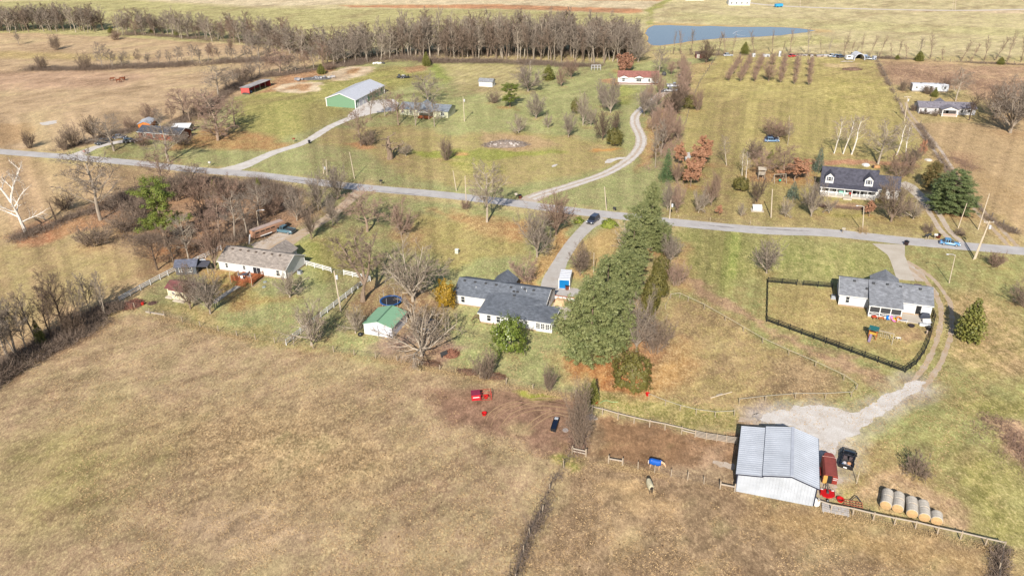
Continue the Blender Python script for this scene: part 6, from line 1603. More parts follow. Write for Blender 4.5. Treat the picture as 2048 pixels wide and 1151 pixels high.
def car(name, label, cat, p, rz, L, W, Hh, col, kind='sedan', group=None):
    """front towards +x"""
    c = thing(name, label, cat, p, rz, group)
    m = mat('paint_%02x%02x%02x' % col, C(*col), .25, .04, 1.0, spec=.5, coat=.4)
    h = L / 2; w = W / 2; bz = Hh * .58; hz = Hh * .52
    if kind == 'pickup':
        st = [(-h, w * .94, .38, bz), (-h + .05, w, .32, bz + .02), (-.15, w, .3, bz + .02), (.9, w, .3, bz + .02), (h - .5, w, .3, hz), (h - .06, w * .95, .34, hz - .08), (h, w * .88, .38, hz - .2)]
        cab = [(-.25, .2), (-.15, 1.0), (.75, 1.0), (1.35, .1)]
    elif kind == 'suv':
        st = [(-h, w * .9, .42, bz), (-h + .06, w, .34, bz + .03), (-.2, w, .3, bz + .03), (h - 1.3, w, .3, bz), (h - .45, w * .98, .3, hz), (h - .05, w * .9, .34, hz - .12), (h, w * .82, .4, hz - .24)]
        cab = [(-h + .08, .1), (-h + .35, 1.0), (h - 2.1, 1.0), (h - 1.15, .02)]
    else:
        st = [(-h, w * .86, .42, bz * .96), (-h + .1, w * .97, .32, bz), (-.4, w, .28, bz), (h - 1.4, w, .28, bz * .98), (h - .5, w * .97, .28, hz * .92), (h - .06, w * .88, .32, hz * .8), (h, w * .8, .38, hz * .7)]
        cab = [(-h + .45, .0), (-h + 1.15, 1.0), (h - 2.25, 1.0), (h - 1.3, .0)]
    MB().loft([body_sec(x, ww, a, b) for x, ww, a, b in st]).build('body', m, c, True)
    zt = Hh - .02; zb = bz - .02
    secs = []
    for x, t in cab:
        z = zb + (zt - zb) * t; ww = w * (.93 - .13 * t)
        secs.append([(x, -w * .93, zb), (x, -ww, max(z, zb + .01)), (x, ww, max(z, zb + .01)), (x, w * .93, zb)])
    MB().loft(secs).build('windows', M_GLASSV, c)
    x0, x1 = cab[1][0], cab[2][0]; ww = w * .80
    MB().slab([(x0 - .12, -ww, zt + .035), (x1 + .1, -ww, zt + .035), (x1 + .1, ww, zt + .035), (x0 - .12, ww, zt + .035)], .06).build('roof_panel', m, c)
    for x, t in ((x0, 1), ((x0 + x1) / 2, 1), (x1, 1)):
        for s in (-1, 1): MB().bar((x, s * w * .94, zb), (x + (0 if abs(x - (x0+x1)/2) < .1 else (.02)), s * ww, zt), .09, .05).build('pillar', m, c)
    if kind == 'pickup':
        MB().box((-h / 2 - .25, 0, bz - .08), (h - .35, W * .84, .24)).build('bed_liner', M_VENT, c)
        for s in (-1, 1): MB().box((-h / 2 - .2, s * (w - .07), bz + .08), (h - .3, .12, .12)).build('bed_rail', m, c)
        MB().box((-h + .06, 0, bz + .02), (.1, W * .9, .3)).build('tailgate', m, c)
    for x in (-h + .85 if kind != 'pickup' else -h + 1.1, h - .85):
        for s in (-1, 1): wheel(c, x, s * (w - .1), .34 if kind == 'sedan' else .38)
    for s in (-1, 1):
        MB().box((h - .08, s * w * .68, hz * .78), (.14, .34, .16)).build('headlight', M_LAMPW, c)
        MB().box((-h + .05, s * w * .78, bz * .86), (.12, .22, .2)).build('tail_light', M_LAMPR, c)
        MB().box((h - 1.5 if kind != 'pickup' else 1.15, s * (w + .09), bz + .1), (.14, .18, .12)).build('mirror', m, c)
    MB().box((h + .01, 0, .45), (.12, W * .84, .2)).box((-h - .01, 0, .45), (.12, W * .84, .2)).build('bumper', M_VENT if kind != 'sedan' else m, c)
    MB().box((h - .01, 0, hz * .72), (.06, W * .4, .14)).build('grille', M_BLACK, c)
    return c
def heading(a, b):
    d = G(*b) - G(*a); return atan2(d.y, d.x)
def build_vehicles():
    car('parked_car', 'dark blue-grey SUV driving off the road into the asphalt drive', 'car', G(1186, 443.5), heading((1197, 434), (1176, 450)), 4.7, 1.85, 1.68, (66, 72, 92), 'suv')
    car('parked_car', 'light blue estate car on the road beside the big utility pole', 'car', G(1899, 489), heading((1880, 487), (1919, 492)), 4.4, 1.8, 1.46, (112, 166, 212), 'sedan')
    car('parked_car', 'light blue estate car parked on the field grass before the red shrub', 'car', G(1543, 283.5), radians(-3), 4.8, 1.8, 1.5, (124, 154, 186), 'sedan')
    c = car('parked_car', 'black car with raised boot lid behind the light blue car in the field', 'car', G(1543.5, 279), radians(-2), 4.5, 1.8, 1.45, (38, 42, 58), 'sedan')
    MB().box((-1.9, 0, 1.5), (.08, 1.4, .9)).build('boot_lid', MATS['paint_262a3a'], c)
    car('parked_car', 'silver pickup nearer the camera at the end of the gravel lane', 'pickup', G(1341, 183.5), radians(176), 5.6, 1.95, 1.8, (178, 184, 190), 'pickup')
    car('parked_car', 'silver pickup farther away at the end of the gravel lane', 'pickup', G(1347, 174), radians(-4), 5.6, 1.95, 1.8, (196, 198, 206), 'pickup')
    car('parked_car', 'dark grey pickup at the left end of the brick house drive', 'pickup', G(207, 287), heading((225, 280), (200, 288)), 5.6, 1.95, 1.8, (84, 86, 88), 'pickup')
    car('parked_car', 'black car under the shrubs in the brick house drive', 'car', G(262, 285), radians(10), 4.6, 1.8, 1.5, (40, 42, 46), 'suv')
    car('parked_car', 'dark car behind the round bare tree at the brick house drive', 'car', G(240, 277), radians(10), 4.6, 1.8, 1.5, (74, 80, 94), 'sedan')
    car('parked_car', 'purple-red car seen over the roof ridge of the pale grey house', 'car', G(1839, 584), YAW, 4.6, 1.8, 1.5, (118, 72, 96), 'sedan')
    car('parked_car', 'teal pickup coupled to the brown horse trailer', 'pickup', G(570, 464.5), heading((580, 463), (556, 459)), 5.6, 2.0, 1.85, (92, 124, 138), 'pickup')
    # brown gooseneck horse trailer
    a, b = G(511, 481.5), G(545, 469); rz = atan2((b - a).y, (b - a).x); Lx = 6.6
    t = thing('horse_trailer', 'long brown gooseneck horse trailer parked behind the beige-roofed house', 'trailer', a, rz)
    BR = mat('trailer_brown', C(170, 132, 108), .6, .12, 1.5)
    MB().loft([[(x, y + 1.05, z) for y, z in ((-1.05, .55), (-1.05, 2.2), (-.75, 2.5), (.75, 2.5), (1.05, 2.2), (1.05, .55))] for x in (0, Lx)]).build('body', BR, t)
    MB().loft([[(x, y + 1.05, z) for y, z in ((-1.0, z0), (-1.0, 2.2), (-.72, 2.48), (.72, 2.48), (1.0, 2.2), (1.0, z0))] for x, z0 in ((Lx, 1.3), (Lx + 2.2, 1.4), (Lx + 2.5, 1.7))]).build('gooseneck', BR, t)
    MB().slab([(-.05, .2, 2.56), (Lx + 2.2, .2, 2.56), (Lx + 2.2, 1.9, 2.56), (-.05, 1.9, 2.56)], .05).build('roof_panel', mat('trailer_roof', C(188, 166, 156), .6), t)
    for k in range(4): MB().box((.9 + k * 1.5, -.012, 1.9), (1.2, .03, .28)).build('slat_opening', M_DARK, t)
    for k in range(3): MB().box((Lx / 2, -.02, 1.1 + .25 * k), (Lx - .2, .03, .06)).build('side_rail', mat('trailer_rail', C(140, 104, 84), .6), t)
    for x in (2.9, 3.75): wheel(t, x, .02, .36, .24)
    MB().loft([[(x, y, z) for y, z in ((-.16, .7), (-.16, .85), (.1, .85), (.1, .7))] for x in (1.6, 4.9)]).build('fender', M_TRIM, t)
    MB().box((-.03, 1.05, 1.4), (.05, 1.9, 1.6)).build('rear_door', mat('trailer_door', C(196, 150, 122), .6), t)
    MB().tube([(Lx + 2.2, 1.05, 1.45), (Lx + 2.2, 1.05, .95)], [.09, .09], 8).build('hitch', M_VENT, t)
    s = thing('leaning_board', 'white board leaning against the rear of the brown horse trailer', 'board', G(498, 487), rz)
    MB().bar((0, 0, 0), (.9, .3, 2.1), .35, .06).build('plank', M_TRIM, s)
    # red stock trailer
    a, b = G(1657.5, 972), G(1650, 938); rz = YAW + pi / 2 + radians(2)
    t = thing('stock_trailer', 'red stock trailer with open rear door beside the pole barn', 'trailer', a, rz)
    RD = mat('trailer_red', C(152, 62, 52), .55, .15, 2); RR = mat('trailer_red_roof', C(146, 74, 66), .65, .18, 1.2)
    Lx, w = 5.2, 1.0
    MB().loft([[(x, y * ww, z) for y, z in ((-1, .5), (-1, 1.75), (-.75, 2.08), (.75, 2.08), (1, 1.75), (1, .5))] for x, ww in ((0.05, w), (Lx - .7, w), (Lx - .2, w * .8), (Lx, w * .45))]).build('body', RD, t)
    MB().loft([[(x, y * ww, z) for y, z in ((-1.0, 1.8), (-.76, 2.14), (.76, 2.14), (1.0, 1.8), (.74, 2.05), (-.74, 2.05))] for x, ww in ((-.05, w), (Lx - .7, w), (Lx - .2, w * .8), (Lx + .03, w * .45))]).build('roof_panel', RR, t)
    MB().bar((Lx - 1.0, -.98, 2.12), (Lx - 1.0, .98, 2.12), .06, .08).build('roof_strip', mat('pale_strip', C(214, 170, 160), .6), t)
    MB().box((.03, .05, 1.25), (.04, .75, 1.4)).build('rear_opening', M_DARK, t)
    MB().box((-.02, .68, 1.2), (.06, .55, 1.4)).build('open_door', mat('plywood', C(206, 160, 84), .8), t)
    for k in range(5): MB().box((-.03, -.6, .7 + .28 * k), (.06, .7, .14)).build('gate_bar', RD, t)
    for k in range(2): MB().box((-.05, -.65, 1.35 + .3 * k), (.04, .6, .06)).build('gate_stripe', M_TRIM, t)
    for s_ in (-1, 1):
        for x in (1.9, 2.7): wheel(t, x, s_ * 1.08, .34, .2)
        MB().loft([[(x, s_ * 1.08 + y, z) for y, z in ((-.16, .68), (-.16, .8), (.16, .8), (.16, .68))] for x in (1.4, 3.2)]).build('fender', RD, t)
    MB().bar((Lx - .3, -.5, .55), (Lx + 1.2, 0, .5), .09, .1).bar((Lx - .3, .5, .55), (Lx + 1.2, 0, .5), .09, .1).build('drawbar', M_VENT, t)
    # rotary mower, bucket, harrow
    m = thing('rotary_mower', 'bright red rotary mower deck behind the red stock trailer', 'mower', G(1654, 990), YAW + radians(2))
    BRD = mat('mower_red', C(216, 28, 34, 1.7), .4, .1, 2)
    pts = [(-1.0, .75), (-1.0, -.2), (-.6, -.75), (0, -.95), (.6, -.75), (1.0, -.2), (1.0, .75)]
    MB().prism(pts, .28, .5).build('deck', BRD, m)
    for x in (-.95, .95): MB().box((x, .2, .3), (.06, 1.2, .4)).build('skid', BRD, m)
    MB().box((0, 0, .66), (.3, .36, .32)).build('gearbox', M_VENT, m); MB().bar((0, .1, .7), (0, 1.5, .75), .1, .1).bar((-.5, .5, .5), (0, 1.3, 1.15), .07, .07).bar((.5, .5, .5), (0, 1.3, 1.15), .07, .07).build('hitch_frame', M_VENT, m)
    wheel(m, 0, -1.3, .22, .12)
    for x in (-.75, .75): MB().box((x, .62, .52), (.36, .2, .03)).build('decal', M_TRIM, m)
    def tub(label, px, r=.36):
        t_ = thing('feed_tub', label, 'tub', G(*px), 0)
        MB().lathe([(r * .75, 0), (r, .42), (r * 1.06, .44), (r * .9, .41), (r * .7, .06)], 12).build('tub', BRD, t_)
        MB().lathe([(r * .72, .10), (.02, .12)], 10).build('feed', mat('feed', C(140, 60, 50), .9), t_)
    tub('red feed tub on the ground beside the red mower', (1680, 1001), .5)
    tub('red feed tub standing beside the square red hay feeder', (972, 795), .42)
    tub('red feed tub alone in the dirt below the square red hay feeder', (968.5, 829), .42)
    tub('red feed tub at the foot of the brushy corral tree by the garden hose', (1191.5, 805), .42)
    tub('red feed tub at the paddock corner right of the round dark bush', (1295, 790), .38)
    hrw = thing('harrow', 'rusty orange spike harrow frame beside the pale rail fence', 'harrow', G(1707, 1010), YAW)
    RU = mat('rust_frame', C(182, 110, 84), .85, .2, 4); b = MB()
    for y in (-.5, 0, .5): b.bar((-1.4, y, .35), (1.2, y, .35), .07, .07)
    for x in (-1.2, -.4, .4, 1.1): b.bar((x, -.55, .35), (x, .55, .35), .07, .07)
    b.build('frame', RU, hrw); b = MB()
    for x in np.linspace(-1.3, 1.1, 7):
        for y in (-.5, 0, .5): b.bar((x, y, .35), (x, y, 0), .04, .04)
    b.build('tines', M_VENT, hrw); MB().bar((-.4, .5, .4), (.4, 1.5, .6), .09, .09).bar((1.0, .5, .4), (.4, 1.5, .6), .09, .09).build('drawbar', M_VENT, hrw)
    # black open-topped off-roader
    j = thing('off_roader', 'black open-topped off-roader with no roof parked on the grass by the gravel', 'off-roader', G(1694.5, 924), heading((1689, 944), (1699, 905)))
    BK = mat('paint_black', (.010, .010, .014), .22, .1, 1, spec=.5, coat=.4)
    L, w = 4.6, .95; h = L / 2
    MB().loft([body_sec(x, ww, .45, z, .1) for x, ww, z in ((.5, w, 1.12), (1.2, w * .98, 1.12), (h - .1, w * .92, 1.02), (h, w * .86, .95))]).build('bonnet', BK, j, True)
    MB().box((-.85, 0, .55), (2.75, 1.8, .2)).build('floor_pan', M_VENT, j)
    for s_ in (-1, 1): MB().box((-.85, s_ * .9, .8), (2.75, .1, .62)).build('side_panel', BK, j); 
    MB().box((-h + .05, 0, .82), (.1, 1.86, .66)).build('tailgate', BK, j); MB().box((-h - .01, .1, .7), (.04, .5, .2)).build('number_plate', M_TRIM, j)
    MB().bar((.55, -.85, 1.12), (.35, -.78, 1.72), .08, .08).bar((.55, .85, 1.12), (.35, .78, 1.72), .08, .08).bar((.35, -.8, 1.72), (.35, .8, 1.72), .08, .08).build('windscreen_frame', BK, j)
    MB().add([(.54, -.8, 1.14), (.54, .8, 1.14), (.36, .75, 1.7), (.36, -.75, 1.7)], [(0, 1, 2, 3)]).build('windscreen', M_GLASSV, j)
    rb = MB()
    for s_ in (-1, 1): rb.tube([(-.55, s_ * .8, .9), (-.55, s_ * .76, 1.75), (.35, s_ * .76, 1.75)], [.045] * 3, 6).tube([(-.55, s_ * .76, 1.75), (-1.9, s_ * .8, 1.0)], [.045] * 2, 6)
    rb.tube([(-.55, -.76, 1.75), (-.55, .76, 1.75)], [.045] * 2, 6); rb.build('roll_bar', BK, j)
    for s_ in (-.42, .42): 
        st = MB().box((-.1, s_, .85), (.55, .5, .22)).build('seat', mat('seat_tan', C(120, 88, 70), .8), j); MB().box((-.42, s_, 1.15), (.14, .5, .62)).build('backrest', mat('seat_tan'if False else 'seat_dark', C(84, 74, 78), .8), st)
    for k, (x, y, cl, d) in enumerate(((-1.1, -.3, (206, 150, 110), (.5, .6, .3)), (-1.2, .35, (186, 182, 186), (.6, .6, .26)), (-1.75, -.2, (196, 190, 190), (.6, 1.0, .2)), (-1.8, .55, (96, 120, 150), (.4, .4, .4)))):
        MB().loft([[(x + d[0] / 2 * cos(a) * s_, y + d[1] / 2 * sin(a) * s_, .66 + z * d[2]) for a in np.linspace(0, 2*pi, 8)[:-1]] for z, s_ in ((0, 1), (.6, .95), (1, .5))]).build('load_bundle', mat('load_%d' % k, C(*cl), .85, .2, 3), j)
    for x in (-1.45, 1.4):
        for s_ in (-1, 1): wheel(j, x, s_ * .86, .4, .26); MB().box((x, s_ * .94, .88), (1.05, .24, .08)).build('wheel_arch', M_BLACK, j)
    for s_ in (-1, 1): MB().box((.6, s_ * 1.06, 1.2), (.1, .2, .16)).build('mirror', BK, j); MB().tube([(h - .04, s_ * .6, .85), (h + .02, s_ * .6, .85)], [.11, .11], 8).build('headlight', M_LAMPW, j)
    MB().box((h + .08, 0, .55), (.14, 1.7, .18)).build('bumper', M_BLACK, j)
    # flatbed trailer on the far lawn
    t = thing('flatbed_trailer', 'dark flatbed trailer loaded with machinery on the lawn behind the green barn', 'trailer', G(806, 156.5), radians(-3))
    MB().box((0, 0, .65), (5.6, 2.2, .16)).build('bed', M_VENT, t)
    for x in (-.6, .4):
        for y in (-1.1, 1.1): wheel(t, x, y, .36, .2)
    MB().bar((2.8, -.6, .62), (4.2, 0, .55), .1, .1).bar((2.8, .6, .62), (4.2, 0, .55), .1, .1).build('drawbar', M_VENT, t)
    MB().box((.4, 0, 1.05), (1.8, 1.3, .6)).box((-1.6, 0, 1.2), (.9, 1.2, .9)).build('load', mat('load_dark', C(74, 76, 82), .6), t); MB().box((.2, -.2, 1.4), (1.2, .5, .12)).build('load_panel', M_TRIM, t); MB().box((2.4, 0, 1.2), (.1, 2.0, .9)).build('headboard', M_VENT, t)

# ------------------------------------------------------------------ hay, feeder, trough, junk
def build_yard():
    HS = mat('hay_wrap', C(198, 190, 178), .95, .2, 1.2, .03, 8., stretch=(1, 3, 3)); HF = mat('hay_face', C(200, 166, 120), .95, .2, 4.0, .03, 12.)
    M_TW = mat('twine_shadow', C(146, 134, 120), .95)
    n = 18; R = .78; Lb = 1.5
    def bale_side():
        b = MB(); prof = [(0, R * .93), (.07, R), (.5, R * 1.01), (.53, R * .975), (.56, R * 1.01), (1.0, R * 1.0), (1.03, R * .97), (1.06, R), (Lb - .07, R), (Lb, R * .93)]
        b.loft([[(x, r * cos(2*pi*k/n), R + r * sin(2*pi*k/n) * .97) for k in range(n)] for x, r in prof]); return b
    sides = bale_side().mesh('side', HS)
    faces = []
    for x0, s_ in ((-.01, -1), (Lb + .01, 1)):
        faces.append(MB().loft([[(x0 + s_ * bz, r * R * cos(2*pi*k/n), R + r * R * sin(2*pi*k/n) * .97) for k in range(n)] for r, bz in ((.93, 0), (.72, .04), (.70, .015), (.45, .05), (.43, .02), (.05, .06))]).mesh('face', HF))
    cols = [((1769, 1019), 60, 2, 'first'), ((1793, 1025.5), 62, 2, 'second'), ((1822, 1036), 66, 2, 'third'), ((1846.5, 1043.5), 67, 2, 'fourth'), ((1871, 1050.5), 66, 1, '')]
    place = {0: 'nearest the barn', 1: 'second from the barn', 2: 'in the middle', 3: 'second from the right'}
    for i, (px, ang, cnt, w_) in enumerate(cols):
        o = G(*px); a = radians(ang); d = Vector((cos(a), sin(a), 0))
        for k in range(cnt):
            lb = 'round hay bale at the fence side of the column %s' % place[i] if cnt == 2 and k == 0 else ('round hay bale behind another in the column %s' % place[i] if cnt == 2 else 'single round hay bale at the right end of the row')
            t = thing('hay_bale', lb, 'hay bale', o + d * (k * (Lb + .06) + .05), a + radians((-3, 4)[k % 2] if k else 0), 'round hay bales behind the pale rail fence')
            link('side', sides, t); link('face', faces[0], t); link('face', faces[1], t)
    # square red hay feeder, with open bars
    f = thing('hay_feeder', 'square red hay feeder with solid panel and open bars in the pasture', 'hay feeder', G(944, 803), radians(8))
    RD = mat('feeder_red', C(206, 44, 56, 1.6), .45, .1); 
    MB().box((.75, 0, .75), (1.5, .05, 1.1)).build('front_panel', RD, f); MB().box((.75, 1.5, .75), (1.5, .05, 1.1)).build('back_panel', RD, f); MB().box((0, .75, .75), (.05, 1.5, 1.1)).build('side_panel', RD, f)
    MB().box((.75, .75, 1.32), (1.56, 1.56, .06)).build('top_panel', mat('feeder_top', C(150, 52, 80, 1.6), .5), f); MB().box((.75, -.04, .85), (1.1, .03, .14)).build('label_strip', M_TRIM, f)
    b = MB()
    for y in (0, 1.5):
        for z in (.1, .7, 1.3): b.bar((1.5, y, z), (3.4, y, z), .05, .05)
        b.bar((1.5, y, .1), (2.4, y, 1.3), .04, .04).bar((2.4, y, 1.3), (3.4, y, .1), .04, .04)
    for y in (0, .5, 1.0, 1.5): b.bar((3.4, y, .05), (3.4, y, 1.3), .05, .05)
    for z in (.1, .7, 1.3): b.bar((3.4, 0, z), (3.4, 1.5, z), .05, .05)
    b.build('bars', mat('feeder_bar', C(186, 70, 60), .6), f)
    # water trough
    t = thing('water_trough', 'long black water trough with a float valve in the bare pasture', 'trough', G(1110, 851), radians(76))
    w = MB()
    w.box((0, 0, .04), (3.2, .9, .08)).box((0, -.42, .3), (3.2, .08, .6)).box((0, .42, .3), (3.2, .08, .6)).box((-1.57, 0, .3), (.08, .78, .6)).box((1.57, 0, .3), (.08, .78, .6))
    w.build('tank', mat('trough_black', (.012, .013, .016), .5), t)
    MB().box((-.25, 0, .5), (2.4, .74, .03)).build('water', mat('trough_water', (.006, .01, .025), .05, spec=.6), t); MB().box((1.25, 0, .62), (.5, .6, .08)).build('valve_cover', mat('valve', C(196, 200, 206), .5), t)
    MB().box((0, .3, .03), (3.4, .5, .05)).build('pad', mat('pad_soil', C(196, 156, 116), .95), t)
    r = tag(MB().lathe([(.5, 0), (.5, .1), (.42, .12), (.42, .05), (.05, .04)], 14).build('tyre_ring', mat('ring_grey', C(170, 160, 156), .8), None, loc=G(1131, 860)), 'small grey rubber ring lying by the black trough', 'rubber ring')
    hs = tag(MB().tube([G(1199, 806, .04)] + [G(x, y, .04) for x, y in ((1207, 801), (1214, 800), (1222, 803), (1236, 803))], [.035] * 5, 5).build('garden_hose', mat('hose_green', C(120, 190, 140), .5), None), 'green garden hose on the grass by the corral tree', 'hose')
    p = thing('fallen_pole', 'pale jump pole lying in the dry paddock', 'pole', G(1421, 796), radians(22)); MB().tube([(0, 0, .1), (4.4, 0, .1)], [.09, .08], 7).build('shaft', M_POLE, p); MB().box((2, .25, .08), (1.2, .2, .16)).build('chock', M_WOOD, p)
    lg = thing('timber_beam', 'grey timber beam lying at the pasture corner left of the wire fence', 'timber', G(292, 624), radians(-19)); MB().box((2.4, 0, .15), (4.8, .3, .3)).build('beam', M_BOARD, lg)
    br = thing('brush_pile', 'rusty scrap and brush pile by the end of the white side fence', 'brush pile', G(266, 609)); brush_heap(br, 2.6, .7, 260, mat('scrap_brown', C(128, 86, 72), .9, .3, 3))
    MB().lathe([(.3, 0), (.33, .5)], 9, (2.2, -.2, .1)).build('red_can', mat('can_red', C(196, 50, 40, 1.6), .5), br)
    fp = thing('fire_ring', 'small dark ring of charred logs on the left back lawn', 'fire ring', G(304, 606)); brush_heap(fp, 1.0, .2, 60, mat('char', C(106, 82, 74), .95))
    # rubbish bins and mailboxes
    def bin_(label, px, col=(128, 70, 50), lid=True):
        b = thing('rubbish_bin', label, 'rubbish bin', G(*px), radians(20))
        m = mat('bin_%02x%02x%02x' % col, C(*col), .5, .15)
        MB().loft([[(x * s_, y * s_, z) for x, y in ((-.36, -.4), (.36, -.4), (.36, .4), (-.36, .4))] for z, s_ in ((.06, .8), (1.0, 1.0))]).build('body', m, b)
        MB().slab([(-.42, -.48, 1.06), (.42, -.48, 1.06), (.42, .44, 1.14), (-.42, .44, 1.14)], .07).build('lid', M_BLACK, b)
        for x in (-.3, .3): MB().tube([(x - .04, .42, .12), (x + .04, .42, .12)], [.12, .12], 9).build('wheel', M_TYRE, b)
    bin_('brown wheelie bin standing before the blue container door', (1134, 579)); bin_('brown wheelie bin at the foot of the dormer house drive', (1876, 476), (110, 56, 44)); bin_('dark wheelie bin at the mouth of the concrete drive', (1812, 490), (66, 50, 54))
    bin_('brown wheelie bin at the mouth of the gravel lane', (1040, 397), (110, 66, 50)); bin_('black wheelie bin beside the gravel drive to the green barn', (619, 287), (40, 38, 42))
    def mailbox(label, px, col=(46, 46, 50)):
        b = thing('mailbox', label, 'mailbox', G(*px), YAW); m = mat('mail_%02x%02x%02x' % col, C(*col), .5)
        MB().box((0, 0, .5), (.12, .12, 1.0)).build('post', M_POST, b)
        MB().loft([[(y, x, z) for x, z in ((-.28, 1.0), (-.28, 1.3), (-.15, 1.45), (.15, 1.45), (.28, 1.3), (.28, 1.0))] for y in (-.3, .5)]).build('box', m, b)
    mailbox('black mailbox on the verge right of the black roadside pole shadow', (1228, 424)); mailbox('mailbox on a pale post beside the road before the dormer lawn', (1685, 466), (176, 166, 150)); mailbox('left of two black mailboxes near the dormer drive', (1851, 479)); mailbox('right of two black mailboxes near the dormer drive', (1856, 477.5))
    mailbox('white mailbox beside the bin at the dormer drive', (1869, 478), (206, 202, 196)); mailbox('black mailbox on the far verge before the striped lots', (762, 369)); mailbox('white mailbox at the mouth of the green barn drive', (420, 332), (206, 204, 200)); mailbox('pale mailbox at the mouth of the gravel lane', (1032, 396), (190, 180, 166))
    mailbox('red and white mailbox across from the brick house drive', (170, 309), (206, 150, 140)); mailbox('red-brown mailbox at the bend of the green barn drive', (588, 284), (150, 80, 60))
    # brush and rubble piles of the far lots
    q = thing('brush_pile', 'big grey heap of brush and rubble in the middle of the far lot', 'brush pile', G(1012, 290)); brush_heap(q, 8.5, 2.0, 900, mat('grey_brush', C(150, 136, 126), .9, .3, 1.2), .42)
    b = MB(); rg = random.Random(4)
    for _ in range(60):
        a = rg.uniform(0, 6.28); r_ = rg.random() * 6; b.box((r_ * cos(a), r_ * sin(a) * .42, 1.2 * (1 - (r_ / 8) ** 2)), (rg.uniform(.3, .8), rg.uniform(.3, .7), rg.uniform(.2, .5)), rg.uniform(0, 3), rg.uniform(0, 1))
    o = b.build('rubble', mat('pale_rubble', C(214, 206, 202), .8), q); o['kind'] = 'stuff'
    q = thing('brush_pile', 'dark brown stick heap in the long mown field', 'brush pile', G(1703, 139)); brush_heap(q, 5.0, 1.0, 300, mat('brown_brush', C(134, 108, 92), .9, .3, 1.2), .6)
    q = thing('log_pile', 'low pile of logs near the junk row in the long field', 'log pile', G(1694, 124.5)); 
    for k in range(6): MB().tube([(-3 + k * .4, k * .3, .25), (3 - k * .2, .2 - k * .25, .3)], [.22, .18], 7).build('log', M_WOOD, q)
    q = thing('scrap_heap', 'heap of white and grey scrap beyond the red machine shed', 'scrap heap', G(630, 158)); rg = random.Random(9)
    for k in range(26):
        cl = rg.choice([(206,204,204),(150,152,160),(110,112,120),(96,120,116),(176,170,170)]); sx = rg.uniform(-8, 8)
        MB().box((sx, rg.uniform(-1.5, 1.5) + sx * .35, rg.uniform(.3, .8)), (rg.uniform(.6, 1.8), rg.uniform(.5, 1.2), rg.uniform(.3, 1.0)), rg.uniform(0, 3), rg.uniform(-.4, .4)).build('scrap_panel', mat('scrap_%d_%d_%d' % cl, C(*cl), .6), q)
    brush_heap(q, 8, 1.0, 260, mat('scrap_dark', C(110, 108, 108), .9, .3, 1), .35)
    q = thing('scrap_heap', 'small heap of white sacks and junk before the woods', 'scrap heap', G(760, 128))
    for k in range(7): MB().lathe([(.5, 0), (.65, .3), (.4, .7), (.05, .8)], 8, (k * .8 - 3, (k % 3) * .5, 0)).build('sack', M_TRIM if k < 5 else M_VENT, q)
    q = thing('hoist', 'grey metal hoist frame beside the woods edge', 'hoist', G(1183, 141))
    for x in range(4): MB().bar((x * 1.4, 0, 0), (x * 1.4, 0, 2.2), .1, .1).bar((x * 1.4, 1.5, 0), (x * 1.4, 1.5, 2.2), .1, .1).build('upright', M_CAN, q)
    for y in (0, 1.5): MB().bar((0, y, 2.2), (4.2, y, 2.2), .1, .1).bar((0, y, 1.1), (4.2, y, 1.1), .1, .1).build('beam', M_CAN, q)
    # row of junk along the field's far edge
    WH = (214, 214, 218)
    for px, col, lb, knd in (((1456, 112.5), (196,200,204), 'silver old car at the left end of the junk row', 'sedan'), ((1585, 114), (206,60,56), 'bright red old car in the junk row behind the orchard', 'sedan'), ((1666, 114), (206,210,214), 'white old car left of the blue one in the junk row', 'sedan'), ((1674.5, 115), (110,140,176), 'blue old car in the junk row', 'sedan'), ((1681.5, 115.5), (70,80,96), 'dark old car right of the blue one in the junk row', 'suv'), ((1738, 119.5), (150,158,168), 'grey old car right of the arched shelter in the junk row', 'suv')):
        car('old_car', lb, 'car', G(*px), RNG.uniform(-.4, .4), 4.5, 1.8, 1.5, col, knd, 'junk along the far field edge')
    for px, d, col, lb in (((1507, 114), (1.2,1,1.6), WH, 'white boxed appliance among the first orchard tops'), ((1532, 113.5), (3.2,1.5,1.0), (196,200,206), 'long pale crate in the junk row behind the orchard'), ((1559, 113), (1.0,1.0,2.4), WH, 'tall white tank upright in the junk row'), ((1605, 111.5), (4.2,1.4,.5), (206,190,180), 'low pale board stack in the junk row'), ((1623, 114), (1.2,1.2,.9), (206,196,190), 'pale crate right of the last orchard row'), ((1640, 113.5), (3.6,1.2,.7), (170,150,140), 'brown pallet heap in the junk row'), ((1653, 113), (2.6,1.2,.8), (190,184,184), 'grey crate heap in the junk row'), ((1728, 116.5), (2.2,1.6,1.6), (120,140,180), 'blue and white tarp heap right of the arched shelter'), ((1748, 119.5), (1.4,1.4,1.6), (170,176,190), 'grey crate stack at the right end of the junk row')):
        t = thing('junk_crate', lb, 'junk', G(*px), RNG.uniform(-.3, .3)); m = mat('junk_%d_%d_%d' % col, C(*col), .7)
        MB().box((0, 0, d[2] / 2), (d[0], d[1], d[2])).build('case', m, t); MB().box((0, 0, d[2] + .05), (d[0] * 1.06, d[1] * 1.06, .1)).build('lid', M_CAN, t)
        MB().box((d[0] * .2, -d[1] / 2 - .04, d[2] * .4), (d[0] * .3, .08, d[2] * .5)).build('panel', M_VENT, t)
    s = thing('arched_shelter', 'white arched metal shelter open to the front in the junk row', 'shelter', G(1706, 121), radians(-2))
    MB().loft([[(3.0 + r_ * 2.6 * cos(a), y, r_ * 3.2 * sin(a)) for r_ in (1.0,) for a in np.linspace(0, pi, 9)] + [(3.0 + .9 * 2.6 * cos(a), y, .92 * 3.2 * sin(a)) for a in np.linspace(pi, 0, 9)] for y in (0, 6)]).build('shell', mat('shelter_white', C(214, 216, 224), .5), s)
